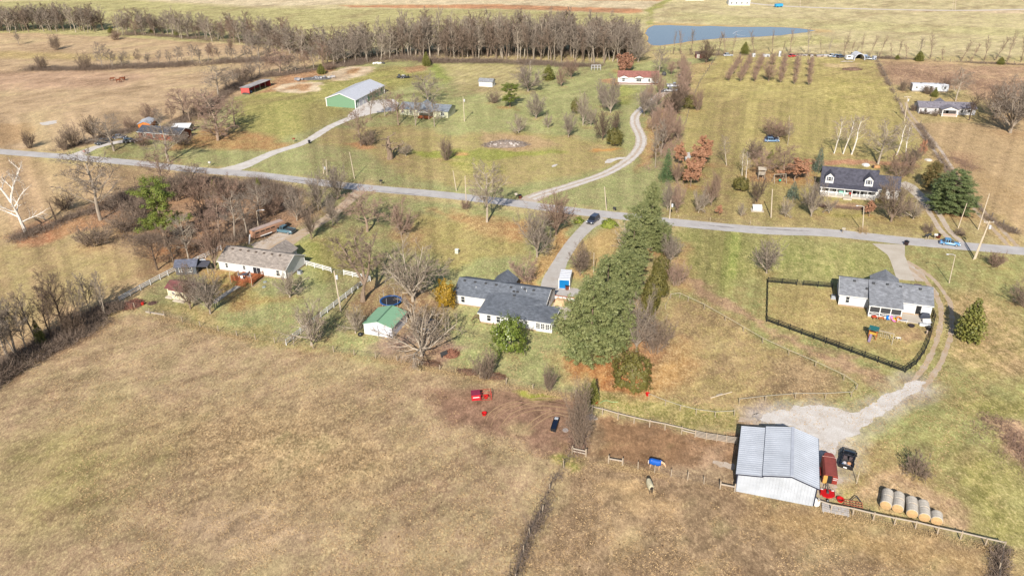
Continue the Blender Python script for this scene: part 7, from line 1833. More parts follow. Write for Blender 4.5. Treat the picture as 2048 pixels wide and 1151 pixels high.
    MB().box((3.0, 5.8, 1.3), (4.6, .1, 2.6)).build('back_wall', M_VENT, s)
    t = thing('camper_shell', 'small white camper left of the arched shelter', 'camper', G(1697, 120), radians(3)); MB().box((0, 0, 1.3), (3.0, 1.9, 1.7)).build('body', M_TRIM, t); MB().box((-.3, -.97, 1.6), (1.4, .04, .6)).build('window', M_GLASS, t)
    for x in (-.7, .7): wheel(t, x, -.9, .33, .2)
    t = thing('steel_shed', 'grey round-topped object among trees at the end of the gravel lane', 'car', G(1328, 151), .1)
    MB().lathe([(1.0, 0), (1.1, .8), (.7, 1.5), (.1, 1.7)], 10).build('body', M_VENT, t)
    tk = thing('oil_tank', 'dark tank lying at the end of the gravel lane', 'tank', G(1364, 156), 0); MB().tube([(-1.6, 0, .9), (-1.5, 0, .9), (1.5, 0, .9), (1.6, 0, .9)], [.5, .75, .75, .5], 12).build('drum', M_VENT, tk); MB().box((-.9, 0, .2), (.2, 1, .5)).box((.9, 0, .2), (.2, 1, .5)).build('cradle', M_WOOD, tk)

# ------------------------------------------------------------------ horses, cattle, dog: one skinned body each
def skin_body(name, verts, edges, radii, root, m, parent, lvl=2):
    me = bpy.data.meshes.new(name); me.from_pydata(verts, edges, []); me.materials.append(m)
    o = link(name, me, parent)
    sk = o.modifiers.new('skin', 'SKIN'); sk.use_smooth_shade = True
    for i, r in enumerate(radii):
        q = me.skin_vertices[0].data[i]; q.radius = r if isinstance(r, tuple) else (r, r); q.use_root = (i == root)
    sb = o.modifiers.new('sub', 'SUBSURF'); sb.levels = lvl; sb.render_levels = lvl
    return o
def quadruped(name, label, cat, p, rz, s, coat, mane, head='up', group=None, cow=False, dark=None):
    """front towards +x; withers about 1.5 m times s"""
    t = thing(name, label, cat, p, rz, group); t.scale = (s, s, s)
    V = [(-.75, 0, 1.30), (-.35, 0, 1.28), (.10, 0, 1.25), (.50, 0, 1.32), (.72, 0, 1.42)]
    Rr = [(.25, .27), (.30, .33), (.30, .34), (.28, .31), (.19, .23)]
    E_ = [(0, 1), (1, 2), (2, 3), (3, 4)]
    if head == 'graze': nk = [(.98, 0, 1.25), (1.22, 0, .85), (1.36, 0, .50), (1.30, 0, .18)]
    elif head == 'low': nk = [(1.02, 0, 1.42), (1.26, 0, 1.22), (1.42, 0, .98), (1.52, 0, .70)]
    else: nk = [(.95, 0, 1.70), (1.12, 0, 1.98), (1.30, 0, 1.90), (1.55, 0, 1.66)]
    i0 = len(V); V += nk; Rr += [(.15, .19), (.12, .15), (.115, .13), (.075, .085)]; E_ += [(4, i0), (i0, i0 + 1), (i0 + 1, i0 + 2), (i0 + 2, i0 + 3)]
    for sy in (-1, 1):
        i = len(V); V += [(-.72, sy * .17, 1.02), (-.62, sy * .18, .80), (-.86, sy * .17, .52), (-.80, sy * .17, .12), (-.76, sy * .17, .03)]
        Rr += [(.17, .19), (.11, .13), (.068, .08), (.05, .05), (.065, .065)]; E_ += [(0, i), (i, i + 1), (i + 1, i + 2), (i + 2, i + 3), (i + 3, i + 4)]
        i = len(V); V += [(.52, sy * .17, .98), (.54, sy * .16, .74), (.56, sy * .16, .48), (.53, sy * .16, .12), (.56, sy * .16, .03)]
        Rr += [(.13, .16), (.085, .095), (.062, .066), (.046, .046), (.065, .06)]; E_ += [(3, i), (i, i + 1), (i + 1, i + 2), (i + 2, i + 3), (i + 3, i + 4)]
    skin_body('body', V, E_, Rr, 1, coat, t)
    MB().tube([(-.98, 0, 1.42), (-1.12, 0, 1.20), (-1.14, 0, .85), (-1.10, 0, .55)], [.05, .07, .09 if not cow else .03, .04], 7).build('tail', mane, t)
    hx, hz = nk[1][0], nk[1][2]
    for sy in (-1, 1): MB().tube([(hx - .02, sy * .07, hz + .08), (hx - .04, sy * .11, hz + .26)], [.05, .012], 5).build('ear', coat, t)
    if not cow: MB().loft([[(x, y, z + zz) for y, zz in ((-.03, -.03), (-.02, .06), (.02, .06), (.03, -.03))] for x, z in ((.62, 1.68), (nk[0][0] - .12, nk[0][2] + .14), (hx - .05, hz + .14), (hx + .1, hz + .12))]).build('mane', mane, t)
    return t
def blanket(t, m, m2, neck=True):
    secs = []
    for x, r, zc in ((-1.02, .26, 1.28), (-.75, .36, 1.28), (-.3, .40, 1.26), (.2, .40, 1.24), (.55, .37, 1.3), (.80, .27, 1.42)):
        secs.append([(x, r * 1.02 * sin(a), zc + r * 1.06 * cos(a) - (.26 if abs(a) > 1.4 else 0)) for a in np.linspace(-1.9, 1.9, 11)])
    b = MB(); n = 11
    for sc in secs: b.v.extend(sc)
    for i in range(len(secs) - 1):
        for k in range(n - 1): q = i * n + k; b.f.append((q, q + 1, q + 1 + n, q + n))
    o = b.build('blanket', m, t, True); so_ = o.modifiers.new('thick', 'SOLIDIFY'); so_.thickness = .025; so_.offset = 1
    MB().bar((-.2, .43, 1.0), (-.2, -.43, 1.0), .04, .04).build('strap', m2, o)
def clods():
    rg = np.random.default_rng(8); n = 900
    y = 70 + 62 * rg.random(n); x = rg.uniform(-.6, .45, n) * y
    keep = fbm(x / 12, y / 12, 91, 3) > .5; x, y = x[keep], y[keep]; n = len(x)
    s_ = rg.uniform(.06, .2, n); a = rg.uniform(0, 6.3, (n, 1)) + np.array([0, 2.1, 4.2]); v = np.zeros((n, 4, 3))
    v[:, :3, 0] = x[:, None] + np.cos(a) * s_[:, None]; v[:, :3, 1] = y[:, None] + np.sin(a) * s_[:, None]
    v[:, 3] = np.c_[x, y, s_ * .6]
    o = np.arange(n)[:, None] * 4
    f = np.concatenate([o + np.array([0, 1, 3]), o + np.array([1, 2, 3]), o + np.array([2, 0, 3])])
    tag(link('dung_clods', npmesh('dung_clods', v.reshape(-1, 3), f, mat('clod', C(96, 76, 56), .95))), 'dark clods scattered over the near pasture', 'clods', None, 'stuff')
def build_animals():
    PAL = mat('horse_palomino', C(222, 184, 146), .7, .15, 3); WHM = mat('horse_white_mane', C(226, 216, 206), .8)
    h = quadruped('horse', 'palomino horse in a bright blue blanket in the dirt corral', 'horse', G(1311, 936), radians(-22), 1.0, PAL, WHM, 'low')
    blanket(h, mat('blanket_blue', C(24, 98, 196, 1.7), .6, .12, 2.5, .02, 6.), mat('strap_navy', C(30, 60, 120), .6))
    MB().box((1.38, 0, 1.08), (.16, .2, .1)).build('halter', mat('halter_red', C(196, 60, 60), .6), h); MB().box((1.47, 0, .92), (.1, .1, .36), 0).build('blaze', WHM, h)
    DK = mat('horse_dark', C(58, 48, 44), .7, .15, 3)
    h = quadruped('horse', 'dark horse in a pale sage blanket grazing head-down away from the camera', 'horse', G(1298.5, 980), radians(97), 1.0, DK, mat('horse_tail', C(44, 42, 40), .8), 'graze')
    blanket(h, mat('blanket_sage', C(196, 188, 160), .75, .1, 2.5, .02, 6.), mat('strap_dark', C(90, 90, 80), .6))
    CW = mat('cow_brown', C(128, 66, 36), .8, .2, 2)
    for px, a, lb in (((225, 162), 20, 'leftmost red-brown cow apart from the others in the tan pasture'), ((237.5, 165), 5, 'nearest red-brown cow standing sideways in the tan pasture'), ((243.5, 161.5), 30, 'middle red-brown cow behind the sideways one'), ((249.5, 161), 100, 'rightmost red-brown cow turned away in the tan pasture')):
        quadruped('cow', lb, 'cow', G(*px), radians(a), 1.0, CW, CW, 'graze' if a in (5, 30) else 'low', 'red-brown cattle in the tan pasture', True)
    DG = mat('dog_white', C(226, 214, 206), .8, .3, 5)
    d = quadruped('dog', 'white and grey dog on the lawn inside the black fence', 'dog', G(1797, 680), radians(170), .45, DG, mat('dog_grey', C(110, 106, 108), .8), 'low', None, True)
    d = quadruped('dog', 'pale dog standing by the curve of the black fence', 'dog', G(1853, 668), radians(240), .45, mat('dog_tan', C(206, 186, 170), .8, .2, 5), MATS['dog_grey'], 'up', None, True)
def build_things():
    build_fences(); build_poles(); build_vehicles(); build_yard(); build_animals(); clods()
# ------------------------------------------------------------------ trees
def perp(d, rg):
    v = Vector((rg.gauss(0, 1), rg.gauss(0, 1), rg.gauss(0, 1)))
    q = v - d * v.dot(d)
    return q.normalized() if q.length > 1e-4 else Vector((1, 0, 0))
class Grow:
    def __init__(s, seed): s.r = random.Random(seed); s.L = MB(); s.tv = []; s.tf = []
    def strip(s, pts, w0, w1):
        o = len(s.tv); n = len(pts)
        d = (pts[-1] - pts[0]); d.normalize(); q = perp(d, s.r)
        for i, p in enumerate(pts):
            if i == n - 1: s.tv.append(tuple(p)); break
            w = w0 + (w1 - w0) * i / (n - 1)
            s.tv.append(tuple(p - q * w / 2)); s.tv.append(tuple(p + q * w / 2))
        for i in range(n - 2):
            a = o + 2 * i; s.tf.append((a, a + 1, a + 3)); s.tf.append((a, a + 3, a + 2))
        a = o + 2 * (n - 2); s.tf.append((a, a + 1, o + 2 * (n - 1)))
    def branch(s, p, d, L, r, lvl, P):
        rg = s.r; ns = (6, 5, 3, 3, 2)[lvl]; pts = [p.copy()]; dirs = []
        for i in range(ns):
            w = P['wob'][lvl]
            d = (d + Vector((rg.gauss(0, w), rg.gauss(0, w), rg.gauss(0, w) + P['up'][lvl]))).normalized()
            p = p + d * (L / ns); pts.append(p.copy()); dirs.append(d.copy())
        if lvl <= (1 if P.get('fine') else 2):
            e = (.35, .3, .35)[lvl]
            s.L.tube(pts, [r * (1 - (1 - e) * i / ns) for i in range(ns + 1)], (7, 5, 3)[lvl], cap=False)
        else: s.strip(pts, r * 2, r * .9)
        return pts, dirs
    def rec(s, p, d, L, r, lvl, P):
        pts, dirs = s.branch(p, d, L, r, lvl, P)
        if lvl >= P['max']: return
        n = P['n'][lvl]; st = P['st'][lvl]; rg = s.r
        ph = rg.uniform(0, 6.28)
        for k in range(n):
            t = st + (1 - st) * (k + rg.random()) / n
            f = t * (len(pts) - 1); i = min(int(f), len(pts) - 2)
            q = pts[i].lerp(pts[i + 1], f - i); dd = dirs[i]
            a = perp(dd, rg) if lvl > 0 else None
            if a is None:
                ph += 2.4; a = Vector((cos(ph), sin(ph), 0))
            ang = radians(P['ang'][lvl] * rg.uniform(.7, 1.25))
            nd = (dd * cos(ang) + a * sin(ang)).normalized()
            s.rec(q, nd, L * P['ratio'][lvl] * (1 - .5 * t) * rg.uniform(.75, 1.2), max(r * P['rr'][lvl] * (1 - .45 * t), P['rmin'][lvl + 1]), lvl + 1, P)
BASEP = dict(max=4, wob=(.06, .10, .13, .16, .2), up=(.03, .05, .05, .04, .02), n=(12, 7, 6, 4), st=(.25, .25, .2, .2), ang=(55, 42, 42, 40), ratio=(.55, .5, .55, .6), rr=(.45, .45, .45, .6), rmin=(.1, .05, .03, .024, .02))
def proto_bare(kind, seed):
    g = Grow(seed); rg = g.r; P = dict(BASEP)
    Z = Vector((0, 0, 1)); O = Vector((0, 0, 0)); far = kind.endswith('_far'); kind = kind.replace('_far', '')
    if kind in ('oak', 'cypress'):
        P.update(n=(18, 9, 8, 4), ang=(60, 44, 46, 44), ratio=(.60, .52, .6, .62), up=(.02, .07, .06, .03, .0))
        if kind == 'cypress': P.update(n=(40, 9, 8, 4), st=(.06, .2, .2, .3), ang=(62, 40, 45, 42), ratio=(.42, .5, .55, .6), up=(.06, .05, .06, .03, .0))
        if far: P.update(max=3, n=(15, 8, 9, 0), rmin=(.1, .05, .042, .04, .04))
        g.rec(O, Z, 10.5, .26, 0, P)
    elif kind == 'pear':
        P.update(n=(9, 10, 9, 4), st=(.3, .12, .2, .2), up=(.02, .10, .08, .06, .03), wob=(.05, .06, .09, .14, .2))
        pts, _ = g.branch(O, Z, 2.0, .24, 0, P)
        for k in range(14):
            a = k * 2.4 + rg.uniform(-.3, .3); e = radians(rg.uniform(8, 58)); q = pts[2 + k % 4]
            g.rec(q, Vector((cos(a) * sin(e), sin(a) * sin(e), cos(e))), rg.uniform(5.6, 8.0) * (1.05 - .3 * e), .11, 1, P)
    elif kind == 'tall':
        P.update(n=(17, 8, 7, 4), st=(.36, .25, .2, .2), ang=(50, 42, 44, 42), ratio=(.38, .52, .6, .62), up=(.05, .10, .06, .04, .02))
        if far: P.update(max=3, n=(18, 9, 9, 0), st=(.2, .2, .2, .2), ratio=(.40, .55, .6, .6), rmin=(.1, .05, .042, .04, .04))
        g.rec(O, Vector((rg.gauss(0, .06), rg.gauss(0, .06), 1)), 13.0, .24, 0, P)
        if rg.random() < .6: g.rec(Vector((0, 0, .4)), Vector((rg.choice((-.25, .25)), .05, 1)).normalized(), 10.5, .16, 0, P)
    elif kind in ('spread', 'double'):
        P.update(n=(8, 11, 9, 4), st=(.3, .15, .2, .2), up=(.0, .06, .05, .03, .0), wob=(.08, .18, .18, .18, .2), ratio=(.6, .5, .55, .6))
        if kind == 'double':
            pts, _ = g.branch(O, Vector((.06, 0, 1)), 3.4, .50, 0, P)
            for dx, dy in ((-.34, .1), (.40, -.1), (.05, .3)): g.rec(pts[-1], Vector((dx, dy, 1)).normalized(), 8.5, .27, 0, dict(P, n=(10, 9, 8, 4), ratio=(.5, .5, .55, .6)))
        else:
            pts, _ = g.branch(O, Z, 1.2, .26, 0, P)
            for k in range(11):
                a = k * 2.4 + rg.uniform(-.3, .3); e = radians(rg.uniform(28, 70)); q = pts[2 + k % 5]
                g.rec(q, Vector((cos(a) * sin(e), sin(a) * sin(e), cos(e))), rg.uniform(4.2, 6.2), .12, 1, P)
    elif kind in ('shrub', 'shrubtall'):
        P.update(n=(9, 8, 6, 3), up=(.0, .07, .06, .03, .0), st=(.3, .15, .2, .3), wob=(.06, .1, .13, .16, .2), rmin=(.05, .036, .024, .02, .018))
        for k in range(26):
            a = k * 2.4; e = radians(rg.uniform(5, 55 if kind == 'shrub' else 22)); r_ = rg.random() ** .5 * (.8 if kind == 'shrub' else .5)
            g.rec(Vector((cos(a) * r_, sin(a) * r_, 0)), Vector((cos(a) * sin(e), sin(a) * sin(e), cos(e))), rg.uniform(2.2, 4.0) if kind == 'shrub' else rg.uniform(4, 7.4), .05, 1, P)
    elif kind == 'mound':
        P.update(n=(9, 8, 7, 3), up=(0, -.10, -.05, .0, .0), st=(.3, .1, .2, .3), rmin=(.05, .03, .022, .02, .018), wob=(.06, .12, .2, .25, .3))
        for k in range(30):
            a = k * 2.4; e = radians(rg.uniform(5, 75)); r_ = rg.random() ** .5 * .8
            g.rec(Vector((cos(a) * r_, sin(a) * r_, 0)), Vector((cos(a) * sin(e), sin(a) * sin(e), cos(e))), rg.uniform(1.5, 2.4), .03, 1, P)
    elif kind == 'birch':
        P.update(fine=True, n=(18, 8, 7, 4), st=(.35, .25, .2, .3), ang=(42, 38, 42, 42), ratio=(.36, .5, .55, .6), up=(.02, .10, .06, .03, -.02), rr=(.22, .45, .45, .6), rmin=(.1, .03, .024, .018, .016))
        g.rec(O, Vector((rg.gauss(0, .05), rg.gauss(0, .05), 1)), 13.0, .19, 0, P)
    elif kind == 'thin':
        P.update(n=(14, 6, 5, 3), st=(.3, .25, .2, .3), ang=(38, 38, 42, 42), ratio=(.42, .52, .55, .6), up=(.02, .12, .08, .04, 0), wob=(.10, .12, .14, .18, .2))
        g.rec(O, Vector((rg.gauss(0, .12), rg.gauss(0, .12), 1)), 12.0, .24, 0, P)
        for k in range(16): g.rec(Vector((rg.gauss(0, .25), rg.gauss(0, .25), rg.uniform(0, 1.5))), Vector((rg.gauss(0, .6), rg.gauss(0, .6), 1)).normalized(), rg.uniform(1.5, 2.6), .04, 2, P)
    elif kind == 'syc':
        P.update(n=(9, 8, 6, 3), st=(.3, .25, .25, .3), ang=(48, 48, 45, 45), ratio=(.6, .5, .5, .5), wob=(.09, .16, .18, .2, .2), up=(.02, .05, .04, .02, 0), rr=(.5, .45, .45, .5))
        pts, _ = g.branch(O, Vector((-.12, 0, 1)), 6.5, .42, 0, P)
        for dx, dy in ((-.38, .2), (.42, -.1)): g.rec(pts[-1], Vector((dx, dy, 1)).normalized(), 8.0, .26, 0, P)
        for dx, dy, i in ((-.9, .1, 3), (.9, .1, 2), (-.8, -.4, 4), (.8, .3, 5), (-.3, .9, 4)): g.rec(pts[i], Vector((dx, dy, .45)).normalized(), 5.5, .16, 1, P)
    elif kind == 'deadtree':
        P.update(max=3, n=(22, 6, 4, 2), st=(.12, .25, .25, .3), ang=(62, 40, 45, 45), ratio=(.55, .4, .45, .5), up=(.03, .05, .03, .02, 0), wob=(.03, .06, .1, .15, .2), rr=(.36, .45, .5, .6))
        g.rec(O, Z, 11, .3, 0, P)
    elif kind == 'dead':
        g.rec(O, Z, 5.0, .3, 0, dict(P, max=1, n=(4, 0, 0, 0), ratio=(.18, .3, .3, .3)))
    elif kind == 'snag':
        P.update(n=(9, 5, 5, 3), st=(.35, .3, .3, .3), ang=(65, 50, 45, 45), ratio=(.42, .45, .5, .5), wob=(.12, .25, .2, .2, .2), rr=(.5, .4, .4, .5))
        g.rec(O, Z, 7.5, .5, 0, P)
    v = np.array(g.L.v + g.tv); 
    return g
def leaf_quads(c, n, s, rg, flat=.5, asp=.55):
    """quads of size s at centres c, their normals scattered round n"""
    N = len(c)
    nn = n + rg.normal(0, flat, (N, 3)); nn /= np.linalg.norm(nn, axis=1)[:, None] + 1e-9
    t = rg.normal(0, 1, (N, 3)); t -= nn * (t * nn).sum(1)[:, None]; t /= np.linalg.norm(t, axis=1)[:, None] + 1e-9
    b = np.cross(nn, t); s = s[:, None]
    v = np.stack([c - t * s, c - b * s * asp, c + t * s, c + b * s * asp], 1).reshape(-1, 3)
    f = np.arange(N * 4).reshape(-1, 4)
    return v, f
def proto_leafy(kind, seed):
    """(crown verts, quads, trunk MB) in metres; crowns are clumps of leaf-sized faces with gaps between them"""
    rg = np.random.default_rng(seed); tr = MB(); C_, N_, S_ = [], [], []
    def clump(p, r, n, size, up=.4):
        d = rg.normal(0, 1, (n, 3)); d /= np.linalg.norm(d, axis=1)[:, None]
        rad = r * rg.random(n) ** .4
        C_.append(p + d * rad[:, None] * np.array([1, 1, .7])); N_.append(d + np.array([0, 0, up])); S_.append(size * rg.uniform(.6, 1.3, n))
    if kind in ('pine', 'bigpine', 'longpine', 'brownspruce'):
        H, Wd = 14.0, 9.0; lp = kind == 'longpine'
        z = .8 if not lp else 4.0
        tr.tube([(0, 0, 0), (.1, 0, H * .4), (0, 0, H * .9)], [.3, .14, .03], 6)
        ph = rg.uniform(0, 6.28, 4)
        while z < H - .3:
            t = z / H
            R = Wd / 2 * (min(1, .7 + t * 1.2) * max(.02, 1 - t ** 2.6) ** .75 if not lp else (.75 + .35 * sin(t * 9)) * (1 - ((t - .45) / .58) ** 2 * .85))
            nb = max(5, int(3.5 * R + 2)) if not lp else max(3, int(R * 1.6 + 1))
            a0 = rg.uniform(0, 6.28)
            for k in range(nb):
                a = a0 + 2 * pi * k / nb + rg.normal(0, .25)
                r_ = R * (rg.uniform(.68, 1.12) if kind != 'bigpine' else rg.uniform(.8, 1.1)) * (1 + (.22 if kind != 'bigpine' else .08) * sin(2 * a + ph[0] + t * 5) + .14 * sin(3 * a + ph[1] - t * 8))
                e = np.array([cos(a), sin(a), 0]); rise = rg.uniform(-.08, .38) + .25 * t
                tip = e * r_ + np.array([0, 0, z + r_ * rise])
                if lp: tr.tube([(0, 0, z), tuple(tip)], [.08, .03], 4, False)
                m = max(2, int(r_ / .58))
                for i in range(m):
                    q = .4 + .6 * (i + rg.random()) / m
                    p = np.array([0, 0, z]) * (1 - q) + tip * q + rg.normal(0, .14, 3)
                    clump(p, (.46 if not lp else .8) * rg.uniform(.7, 1.3), 30 if not lp else 70, .19 if not lp else .22, .7)
            z += rg.uniform(.5, .78) if not lp else rg.uniform(.8, 1.2)
    elif kind in ('spruce', 'fullspruce', 'cedar', 'column'):
        H, Wd = {'spruce': (6, 4.4), 'fullspruce': (11, 6.4), 'cedar': (7, 4.4), 'column': (5, 1.6)}[kind]
        tr.tube([(0, 0, 0), (0, 0, H * .9)], [.16, .04], 6)
        z = .15
        while z < H - .1:
            t = z / H
            R = Wd / 2 * ((1 - t) ** .85 if kind in ('spruce', 'fullspruce') else (1 - t ** 2.4) if kind == 'column' else (1 - t ** 1.6) * min(1, .7 + t * 2))
            nb = max(3, int(7 * R + 2)); a0 = rg.uniform(0, 6.28)
            for k in range(nb):
                a = a0 + 2 * pi * k / nb + rg.normal(0, .15); r_ = R * rg.uniform(.72, 1.12)
                for q in ((.95,) if R < .8 else (.55, .98)): clump(np.array([cos(a) * r_ * q, sin(a) * r_ * q, z + (0 if kind != 'cedar' else .1) - (.12 * r_ if 'spruce' in kind else -.1 * r_) * q]), .34, 11, .17, .5)
            z += .34
    elif kind in ('dome', 'lowdome', 'gold', 'magnolia'):
        H, Wd = {'dome': (6, 6.4), 'lowdome': (1.6, 5.0), 'gold': (5, 4.4), 'magnolia': (9.6, 8.0)}[kind]
        n = {'dome': 620, 'lowdome': 240, 'gold': 260, 'magnolia': 330}[kind]
        u = rg.random(n) * 2 * pi; v = np.arccos(rg.uniform(-.55 if kind != 'lowdome' else -.1, 1, n))
        bump = 1 + .12 * np.sin(u * 5 + v * 4 + seed) + .12 * np.sin(u * 2 - v * 5) + rg.normal(0, .05, n)
        if kind == 'magnolia': bump *= (1 + .14 * np.sin(u * 7 + v * 9) + rg.normal(0, .09, n)) * (1.06 - .16 * np.cos(v))
        if kind == 'gold': bump *= 1 + .2 * np.sin(u * 4 + v * 5)
        for i in range(n):
            d = np.array([sin(v[i]) * cos(u[i]), sin(v[i]) * sin(u[i]), cos(v[i])])
            z0 = H * .42 if kind != 'lowdome' else .2
            p = np.array([d[0] * Wd / 2, d[1] * Wd / 2, d[2] * (H - z0 if d[2] > 0 else z0) * 1.0]) * bump[i] * rg.uniform(.88, 1.0) + np.array([0, 0, z0])
            if p[2] < .1: p[2] = .1
            k = {'dome': (.36, 12, .15), 'lowdome': (.3, 12, .16), 'gold': (.5, 12, .2), 'magnolia': (.62, 15, .27)}[kind]
            d_ = rg.normal(0, 1, (k[1], 3)); d_ /= np.linalg.norm(d_, axis=1)[:, None]
            C_.append(p + d_ * k[0] * rg.random((k[1], 1)) ** .5); N_.append(np.tile(d * 1.2, (k[1], 1)) + d_ * .5 + np.array([0, 0, .25])); S_.append(k[2] * rg.uniform(.6, 1.3, k[1]))
        tr.tube([(0, 0, 0), (0, 0, H * .6)], [.22, .1], 6)
    elif kind in ('copper', 'copper2'):
        g = proto_bare('pear' if kind == 'copper2' else 'oak', seed + 40)
        tv = np.array(g.tv); tips = tv[::3]
        idx = rg.choice(len(tips), min(len(tips), 2200), replace=False)
        for p in tips[idx]: clump(p, .42, 9, .2, .5)
        tr = g.L
    c = np.concatenate(C_); nn = np.concatenate(N_); s = np.concatenate(S_)
    c[:, 2] = np.maximum(c[:, 2], .05)
    v, f = leaf_quads(c, nn, s, rg, .45, .24 if 'pine' in kind or 'spruce' in kind else .55)
    return v, f, tr
def leaf_mat(name, c1, c2, rough=.6, var=.35, spec=.25):
    """leaf colour varying from clump to clump and leaf to leaf; a little light comes through"""
    m = mat(name, c1, rough, .2, .8, 0, None, 0, spec, col2=c2)
    return m
_b = lambda a, b: (C(*a, 1.75), C(*b, 1.75))
BARK = {'grey': _b((172, 158, 142), (150, 136, 124)), 'brown': _b((150, 130, 112), (142, 124, 110)), 'red': _b((160, 138, 120), (156, 128, 112)), 'white': _b((246, 238, 228), (178, 160, 144)), 'pale': _b((196, 182, 164), (160, 144, 128)), 'pink': _b((170, 148, 130), (176, 146, 130)), 'dark': _b((114, 96, 82), (122, 104, 90)), 'dry': _b((200, 170, 126), (206, 178, 134))}
LEAF = {'pine': ((104, 116, 70), (158, 160, 106)), 'bigpine': ((88, 104, 64), (132, 142, 92)), 'longpine': ((84, 102, 40), (138, 146, 68)), 'brownspruce': ((92, 98, 58), (152, 124, 80)), 'spruce': ((80, 98, 84), (132, 144, 124)), 'fullspruce': ((74, 100, 64), (118, 140, 90)), 'cedar': ((90, 98, 46), (150, 146, 76)), 'column': ((88, 84, 30), (130, 118, 52)), 'dome': ((86, 84, 40), (124, 116, 60)), 'lowdome': ((108, 126, 44), (158, 164, 74)), 'gold': ((128, 100, 26), (182, 146, 48)), 'magnolia': ((60, 82, 26), (140, 152, 72)), 'copper': ((166, 116, 88), (206, 158, 126)), 'copper2': ((164, 116, 92), (192, 146, 120))}
PROTO = {}
def get_proto(kind, var):
    k = (kind, var)
    if k in PROTO: return PROTO[k]
    if kind in LEAF:
        v, f, tr = proto_leafy(kind, 100 + var * 7)
        v = np.asarray(v); base = np.concatenate([v, np.array(tr.v)])
        data = ('leaf', v, f, tr)
        hi = np.percentile(v[:, 2], 99.8); w = 2 * np.percentile(np.hypot(v[:, 0], v[:, 1]), 96)
    else:
        g = proto_bare(kind, 10 + var * 13 + sum(map(ord, kind)))
        a = np.array(g.L.v + g.tv)
        hi = np.percentile(a[:, 2], 98.5); w = 2 * np.percentile(np.hypot(a[:, 0], a[:, 1]), 92)
        data = ('bare', g)
    PROTO[k] = (data, hi, w)
    return PROTO[k]
MESHES = {}
TINT = {}
def tree_meshes(kind, var, bark):
    k = (kind, var, bark)
    if k in MESHES: return MESHES[k]
    data, hi, w = get_proto(kind, var)
    bm, tm = BARK[bark]
    mb = mat('bark_' + bark, bm, .9, .2, 2.0, stretch=(1, 1, .3))
    if data[0] == 'leaf':
        c1, c2 = LEAF[kind]
        ml = leaf_mat('leaves_' + kind, C(*c1), C(*c2), .55 if kind != 'magnolia' else .32)
        a = data[3].mesh('trunk', mb); b = npmesh('crown', data[1], data[2], ml)
    else:
        g = data[1]
        mt = mat('twigs_' + bark, tm, .9, .16, .5)
        a = g.L.mesh('trunk', mb)
        b = npmesh('crown', np.array(g.tv), np.array(g.tf), mt) if g.tv else None
    MESHES[k] = (a, b, hi, w)
    return MESHES[k]
BARKOF = {'syc': 'white', 'birch': 'white', 'cypress': 'pink', 'deadtree': 'pale', 'dead': 'dark', 'snag': 'brown', 'mound': 'brown', 'shrub': 'brown', 'tall': 'grey', 'oak': 'grey', 'pear': 'grey', 'spread': 'pale', 'double': 'brown', 'shrubtall': 'brown'}
NAMES = {'syc': 'sycamore_tree', 'birch': 'birch_tree', 'cypress': 'cypress_tree', 'pine': 'pine_tree', 'bigpine': 'pine_tree', 'longpine': 'pine_tree', 'brownspruce': 'pine_tree', 'spruce': 'spruce_tree', 'fullspruce': 'spruce_tree', 'cedar': 'cedar_tree', 'dome': 'evergreen_bush', 'lowdome': 'juniper_bush', 'gold': 'golden_bush', 'magnolia': 'magnolia_tree', 'copper': 'oak_tree', 'copper2': 'oak_tree', 'column': 'evergreen_bush', 'shrub': 'shrub', 'mound': 'shrub', 'shrubtall': 'bare_tree', 'dead': 'tree_stump', 'snag': 'bare_tree', 'deadtree': 'dead_tree'}
TRG = random.Random(21)
def plant(kind, bx, by, ty, wpx, label, group=None, bark=None, loc=None, size=None):
    var = TRG.randrange(4 if kind in ('oak', 'pear', 'tall', 'thin', 'pine') else 3 if kind in ('shrub', 'spread') else 2)
    lb = label.lower()
    if bark is None:
        bark = BARKOF.get(kind, 'brown')
        if any(q in lb for q in ('reddish', 'red-brown', 'rusty', 'orange')): bark = 'red'
        elif any(q in lb for q in ('pinkish', 'purpl')): bark = 'pink'
        elif 'dark' in lb and kind not in LEAF: bark = 'dark'
        elif 'pale' in lb: bark = 'pale'
        elif 'dry grass' in lb: bark = 'dry'
        elif kind in ('oak', 'pear', 'tall', 'thin') and TRG.random() < .45: bark = TRG.choice(('brown', 'red', 'grey'))
    a, b, hi, w = tree_meshes(kind, var, bark)
    p = loc if loc is not None else G(bx, by)
    if size: H_, W_ = size
    else:
        H_ = hgt(bx, by, ty); W_ = wpx / ppm(bx, by)
    shrubby = kind in ('shrub', 'mound', 'lowdome', 'gold', 'dome', 'column')
    nm = NAMES.get(kind, 'bare_tree')
    r = thing(nm, label, 'bush' if shrubby and nm != 'bare_tree' else 'tree', p, TRG.uniform(0, 6.28) if kind not in ('syc', 'double') else 0.0, group)
    r.scale = (W_ / w, W_ / w, H_ / hi)
    link('trunk', a, r)
    if b: link('crown', b, r)
    return r
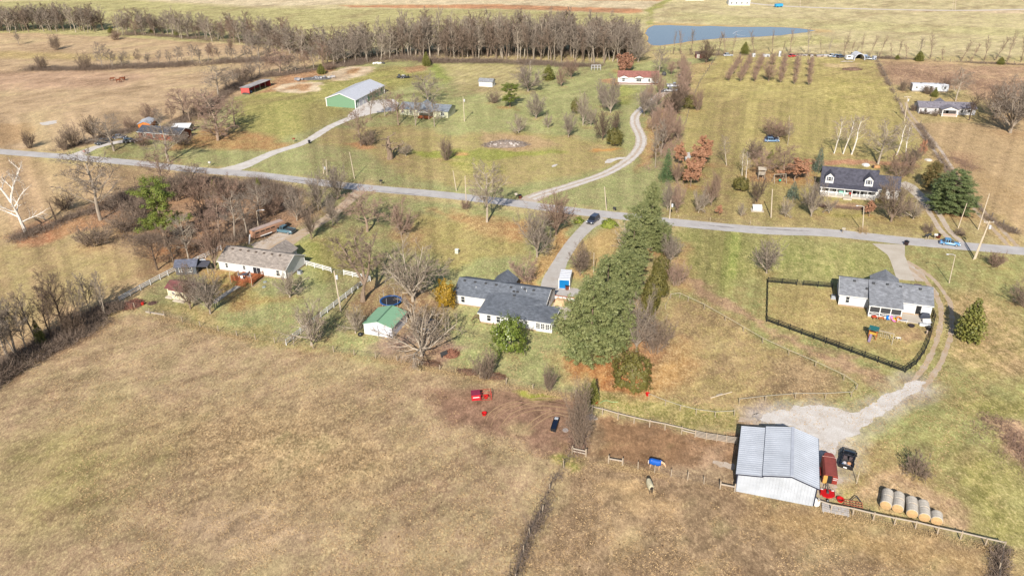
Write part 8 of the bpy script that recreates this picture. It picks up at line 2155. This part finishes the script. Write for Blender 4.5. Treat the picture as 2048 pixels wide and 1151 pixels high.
def brambles(name, label, px, width, height, n, bark, cat='hedge', seed=3):
    """a tangle of bare canes along a line: nobody could count them, so one object"""
    rg = np.random.default_rng(seed + n)
    line = smooth_line([Gn(*p) for p in px], 1.0)
    i = rg.integers(0, len(line), n)
    off = rg.normal(0, width / 2.4, (n, 2))
    dens = fbm(line[i, 0] / 9 + off[:, 0] / 4, line[i, 1] / 9 + off[:, 1] / 4, 15 + seed, 3)
    kp = rg.random(n) < np.clip((dens - .36) * 5, .06, 1)
    i, off = i[kp], off[kp]; n = len(i)
    p = np.c_[line[i] + off, np.zeros(n)]
    k = 7
    hh = height * (.1 + 1.3 * fbm(line[i, 0] / 5, line[i, 1] / 5, 5)) * rg.uniform(.5, 1.2, n) * np.exp(-(np.hypot(off[:, 0], off[:, 1]) / (width * 1.1)) ** 2)
    verts, faces = [], []
    # canes: arching three-vertex blades
    d = rg.normal(0, 1, (n, 3)); d[:, 2] = np.abs(d[:, 2]) + .5; d /= np.linalg.norm(d, axis=1)[:, None]
    for c in range(k):
        st = p + np.c_[rg.normal(0, .5, (n, 2)), hh * rg.random(n) * .5]
        dd = d + rg.normal(0, .6, (n, 3)); dd[:, 2] = np.abs(dd[:, 2]); dd /= np.linalg.norm(dd, axis=1)[:, None]
        L_ = (hh * rg.uniform(.5, 1.0, n))[:, None]
        tip = st + dd * L_
        q = np.cross(dd, rg.normal(0, 1, (n, 3))); q /= np.linalg.norm(q, axis=1)[:, None] + 1e-9
        o = len(verts) * 0
        w_ = rg.uniform(.02, .05, n)[:, None]
        verts.append(np.stack([st - q * w_, st + q * w_, tip], 1).reshape(-1, 3))
    v = np.concatenate(verts); v[:, 2] = np.maximum(v[:, 2], .02)
    f = np.arange(len(v)).reshape(-1, 3)
    o = link(name, npmesh(name, v, f, mat('twigs_' + bark, BARK[bark][1], .9, .16, .5)))
    tag(o, label, cat, None, 'stuff')
    return o
def in_poly(x, y, q):
    c = False
    for (x0, y0), (x1, y1) in zip(q, q[1:] + q[:1]):
        if (y0 > y) != (y1 > y) and x < (x1 - x0) * (y - y0) / (y1 - y0) + x0: c = not c
    return c
def build_trees():
    for kind, bx, by, ty, w, lb in TREES: plant(kind, bx, by, ty, w, lb)
    for kind, grp, lb, rows in ROWS:
        for bx, by, ty, w in rows: plant(kind, bx, by, ty, w, lb, grp, bark=('pink' if 'pinkish' in lb or 'purpl' in lb else None))
    rg = random.Random(77); pts = []
    def mass(name, label, poly, box, total, sep, front, hmin, hmax, grp, lb):
        """front trees one by one; those behind them as one wood nobody could count"""
        spots = []
        while len(spots) < total:
            x = rg.uniform(box[0], box[1]); y = rg.uniform(box[2], box[3])
            if not in_poly(x, y, poly): continue
            p = G(x, y)
            if any((p - q).length < sep for q in pts): continue
            pts.append(p); spots.append((x, y, p))
        spots.sort(key=lambda q: q[2].y - .18 * q[2].x)
        vs, fs, mi = [], [], []; o = 0
        for n, (x, y, p) in enumerate(spots):
            e = min(1, max(.35, (x - 620) / 200)) if name == 'wood' else 1
            H_ = rg.uniform(hmin, hmax) * (.62 + .38 * e) * (1 if x < 1150 else .85); W_ = rg.uniform(5.5, 9.5); bk = rg.choice(('grey', 'grey', 'brown', 'pale'))
            kd = 'tall' if rg.random() < .7 else 'oak'
            if n < front: plant(kd, x, y, 0, 0, lb, grp, bk, p, (H_, W_)); continue
            data, hi, w = get_proto(kd + '_far', rg.randrange(4))
            g = data[1]; a = rg.uniform(0, 6.28); c_, s_ = cos(a), sin(a)
            for src, m_ in ((g.L, 0), (None, 1)):
                v = np.array(src.v if src else g.tv); v = v * np.array([W_ / w, W_ / w, H_ / hi])
                v = np.c_[v[:, 0] * c_ - v[:, 1] * s_ + p.x, v[:, 0] * s_ + v[:, 1] * c_ + p.y, v[:, 2]]
                f = [q for q in (src.f if src else g.tf)]
                tri = np.array([t for q in f for t in ((q,) if len(q) == 3 else ((q[0], q[1], q[2]), (q[0], q[2], q[3])))])
                vs.append(v); fs.append(tri + o); o += len(v); mi.append(np.full(len(tri), m_ + 2 * (n % 3), np.int32))
        bk = ('grey', 'brown', 'pale')
        me = npmesh(name, np.concatenate(vs), np.concatenate(fs), mat('bark_grey', BARK['grey'][0], .9, .2, 2.0, stretch=(1, 1, .3)))
        for k, q in enumerate(bk):
            if k: me.materials.append(mat('bark_' + q, BARK[q][0], .9, .2, 2.0, stretch=(1, 1, .3)))
            me.materials.append(mat('twigs_' + q, BARK[q][1], .9, .16, .5))
        me.polygons.foreach_set('material_index', np.concatenate(mi))
        tag(link(name, me), label, 'wood', None, 'stuff')
    mass('wood', 'dense grey leafless wood standing behind the front trees of the wood edge', WOOD, (640, 1290, 90, 130), 260, 2.3, 60, 12, 21.5, 'bare trees of the wood', 'bare grey tree at the front of the wood beyond the mown lots')
    mass('far_wood', 'grey leafless wood at the upper left edge', FARWOOD, (-60, 222, 54, 67), 80, 2.6, 0, 11, 15, '', '')
    mass('tree_belt', 'leafless tree belt along the back of the upper pasture', [(215,60),(330,62),(440,72),(540,84),(640,110),(650,124),(600,116),(520,96),(420,84),(320,74),(230,72)], (215, 650, 60, 124), 72, 3.4, 0, 8, 16, '', '')
    B = brambles
    B('undergrowth', 'rusty undergrowth along the front of the wood', [(660,130),(740,124),(820,119),(860,124),(960,124),(1050,127),(1090,128),(1150,134),(1200,134)], 6, 3.4, 9000, 'brown')
    B('undergrowth', 'brown undergrowth inside the wood', [(660,120),(760,114),(860,110),(960,108),(1080,108),(1200,106),(1270,104)], 12, 3.0, 6500, 'brown')
    B('hedge_brambles', 'brown brambles of the hedgerow between the two tan pastures', [(60,140),(110,139),(190,138),(250,135),(330,133),(400,129),(480,124),(560,122)], 6, 3.4, 7500, 'brown')
    B('hedge_brambles', 'brown brambles under the far tree row', [(240,70),(300,72),(380,77),(440,82),(520,88),(580,98),(620,110)], 6, 3.0, 5200, 'brown')
    B('hedge_brambles', 'brambles of the hedgerow behind the red machine shed', [(320,262),(350,250),(400,226),(450,190),(480,168),(520,154),(580,149),(640,138),(720,128)], 5, 2.8, 5600, 'brown')
    B('hedge_brambles', 'brambles between the tan field and the road left of the brick house', [(110,300),(150,292),(185,285),(220,276),(260,262),(290,258)], 4, 2.0, 1900, 'brown')
    B('hedge_brambles', 'dark brambles of the lower left hedgerow', [(-40,775),(10,745),(60,715),(110,685),(150,662),(185,642),(222,622)], 4.2, 4.0, 8200, 'brown')
    B('hedge_brambles', 'dark brambles along the hedge line through the left field', [(30,478),(60,466),(110,446),(160,428),(200,418),(240,400),(270,385)], 4.6, 2.6, 2600, 'brown')
    B('thicket_brambles', 'brown brambles of the thicket behind the beige-roofed house', [(250,420),(300,395),(350,375),(410,370),(470,372),(540,385),(575,400)], 8, 3.6, 6500, 'brown')
    B('thicket_brambles', 'dark brambles round the foot of the bright green pine', [(280,470),(330,480),(390,480),(430,490),(470,480),(520,450)], 8, 2.4, 4200, 'brown')
    B('hedge_brambles', 'brown brambles under the field row along the pond', [(1340,109),(1440,111),(1540,111),(1640,112),(1700,114),(1800,119),(1900,124),(2060,131)], 2.5, 1.7, 3600, 'brown')
    B('thicket_brambles', 'brown scrub in the rough field behind the old trailer', [(1770,140),(1850,150),(1930,160),(2000,180),(2050,200)], 22, 1.4, 4200, 'red')
    B('hedge_brambles', 'brown weeds along the lane fence at the right', [(1838,250),(1868,302),(1905,354),(1960,422),(2028,466)], 1.6, 1.3, 2600, 'brown')
    B('hedge_brambles', 'dry weeds along the lane fence at the left', [(1752,119),(1784,182),(1812,238)], 1.3, 1.2, 1200, 'brown')
    B('thicket_brambles', 'undergrowth of the thicket right of the gravel lane', [(1362,140),(1370,180),(1340,210),(1320,240),(1345,275),(1330,310),(1310,340)], 5, 2.0, 3200, 'pink')
    B('fence_weeds', 'dark dead weeds along the old fence below the planted triangle', [(1145,910),(1128,937),(1100,982),(1085,1026),(1060,1071),(1046,1108),(1028,1165)], .7, 1.1, 700, 'brown')
    B('fence_weeds', 'red-brown stems growing in the railed triangle', [(1156,880),(1158,900)], 1.5, 1.8, 420, 'red')
    B('fence_weeds', 'dark brambles at the bottom right fence corner', [(2004,1102),(1998,1140),(1990,1190)], 1.0, 1.6, 420, 'brown')
    B('fence_weeds', 'dry weeds along the top fence of the brown pasture', [(262,618),(330,636),(401,656),(474,674),(550,688),(627,699),(709,713),(795,724),(880,742),(960,758),(1066,781),(1150,796)], .7, .6, 2600, 'dry')
    B('fence_weeds', 'dry weeds below the blue-blanketed horse', [(1217,928),(1276,940),(1342,955),(1408,969),(1470,985)], .8, .5, 900, 'dry')
    B('fence_weeds', 'dry weeds along the long pale barn fence', [(1640,1016),(1746,1042),(1874,1070),(2006,1100)], 1.0, .5, 900, 'dry')
    B('weed_bed', 'rough brown weeds at the right edge beyond the barn lawn', [(2000,850),(2030,890),(2060,930)], 6, 1.0, 1300, 'red')
    B('field_stubble', 'pale tall dry grass of the rough field right of the lane', [(1930,330),(1980,360),(2040,400),(2060,440)], 12, .7, 3000, 'dry')
    B('field_stubble', 'rusty weeds in the rough field right of the lane', [(1900,310),(1930,325),(1945,340)], 5, 1.0, 900, 'red')
    B('flower_bed', 'low brown shrubs in front of the long white porch', [(1640,412),(1690,416),(1740,420)], .9, .8, 500, 'red')
    # tufts of dead grass in the near pasture and corral
    rgn = np.random.default_rng(5); n = 110000
    y = 68 + 80 * rgn.random(n) ** 1.4; x = rgn.uniform(-.72, .72, n) * y
    keep = fbm(x / 3.5, y / 3.5, 71, 3) > .44
    for q in ([(1172,842),(1480,878),(1475,985),(1345,952),(1215,925),(1165,915)], [(930,780),(1165,800),(1180,880),(1040,876),(930,848)]):
        w = [tuple(Gn(*p)[:2]) for p in q]; ins = np.zeros(len(x), bool)
        for (x0, y0), (x1, y1) in zip(w, w[1:] + w[:1]): ins ^= ((y0 > y) != (y1 > y)) & (x < (x1 - x0) * (y - y0) / (y1 - y0 + 1e-9) + x0)
        keep = keep & ~ins
    x, y = x[keep], y[keep]; n = len(x)
    c = np.c_[x, y, np.zeros(n)]
    a = rgn.uniform(0, 2 * pi, n); s = rgn.uniform(.05, .14, n); h_ = rgn.uniform(.04, .13, n)
    e = np.c_[np.cos(a), np.sin(a), np.zeros(n)] * s[:, None]
    lean = np.c_[rgn.normal(0, .1, (n, 2)), h_]
    v = np.stack([c - e, c + e, c + lean], 1).reshape(-1, 3)
    ok = np.ones(n, bool)
    o = link('dry_grass', npmesh('dry_grass', v, np.arange(n * 3).reshape(-1, 3), mat('grass_blades', C(212, 182, 138), .95, .2, .3, col2=C(160, 132, 94))))
    tag(o, 'tufts of dead grass in the near pasture and corral', 'grass', None, 'stuff')
def litter_from_table():
    for kind, bx, by, ty, w, lb in TREES:
        p = G(bx, by); r = .5 * w / ppm(bx, by)
        if kind in ('oak', 'pear', 'spread', 'double', 'snag', 'cypress', 'shrub', 'mound', 'tall'): LITTER.append((p.x, p.y, max(1.2, r * .95), (176, 130, 92), .5))
        elif kind in ('pine', 'bigpine', 'longpine'): LITTER.append((p.x, p.y, r * 1.1, (190, 122, 74), .7))
        elif kind in ('copper', 'copper2'): LITTER.append((p.x, p.y, r * 1.3, (196, 128, 80), .6))
        else: LITTER.append((p.x, p.y, r * .9, (164, 128, 90), .5))
litter_from_table(); build_ground(); build_roads(); build_buildings(); build_things(); build_trees()
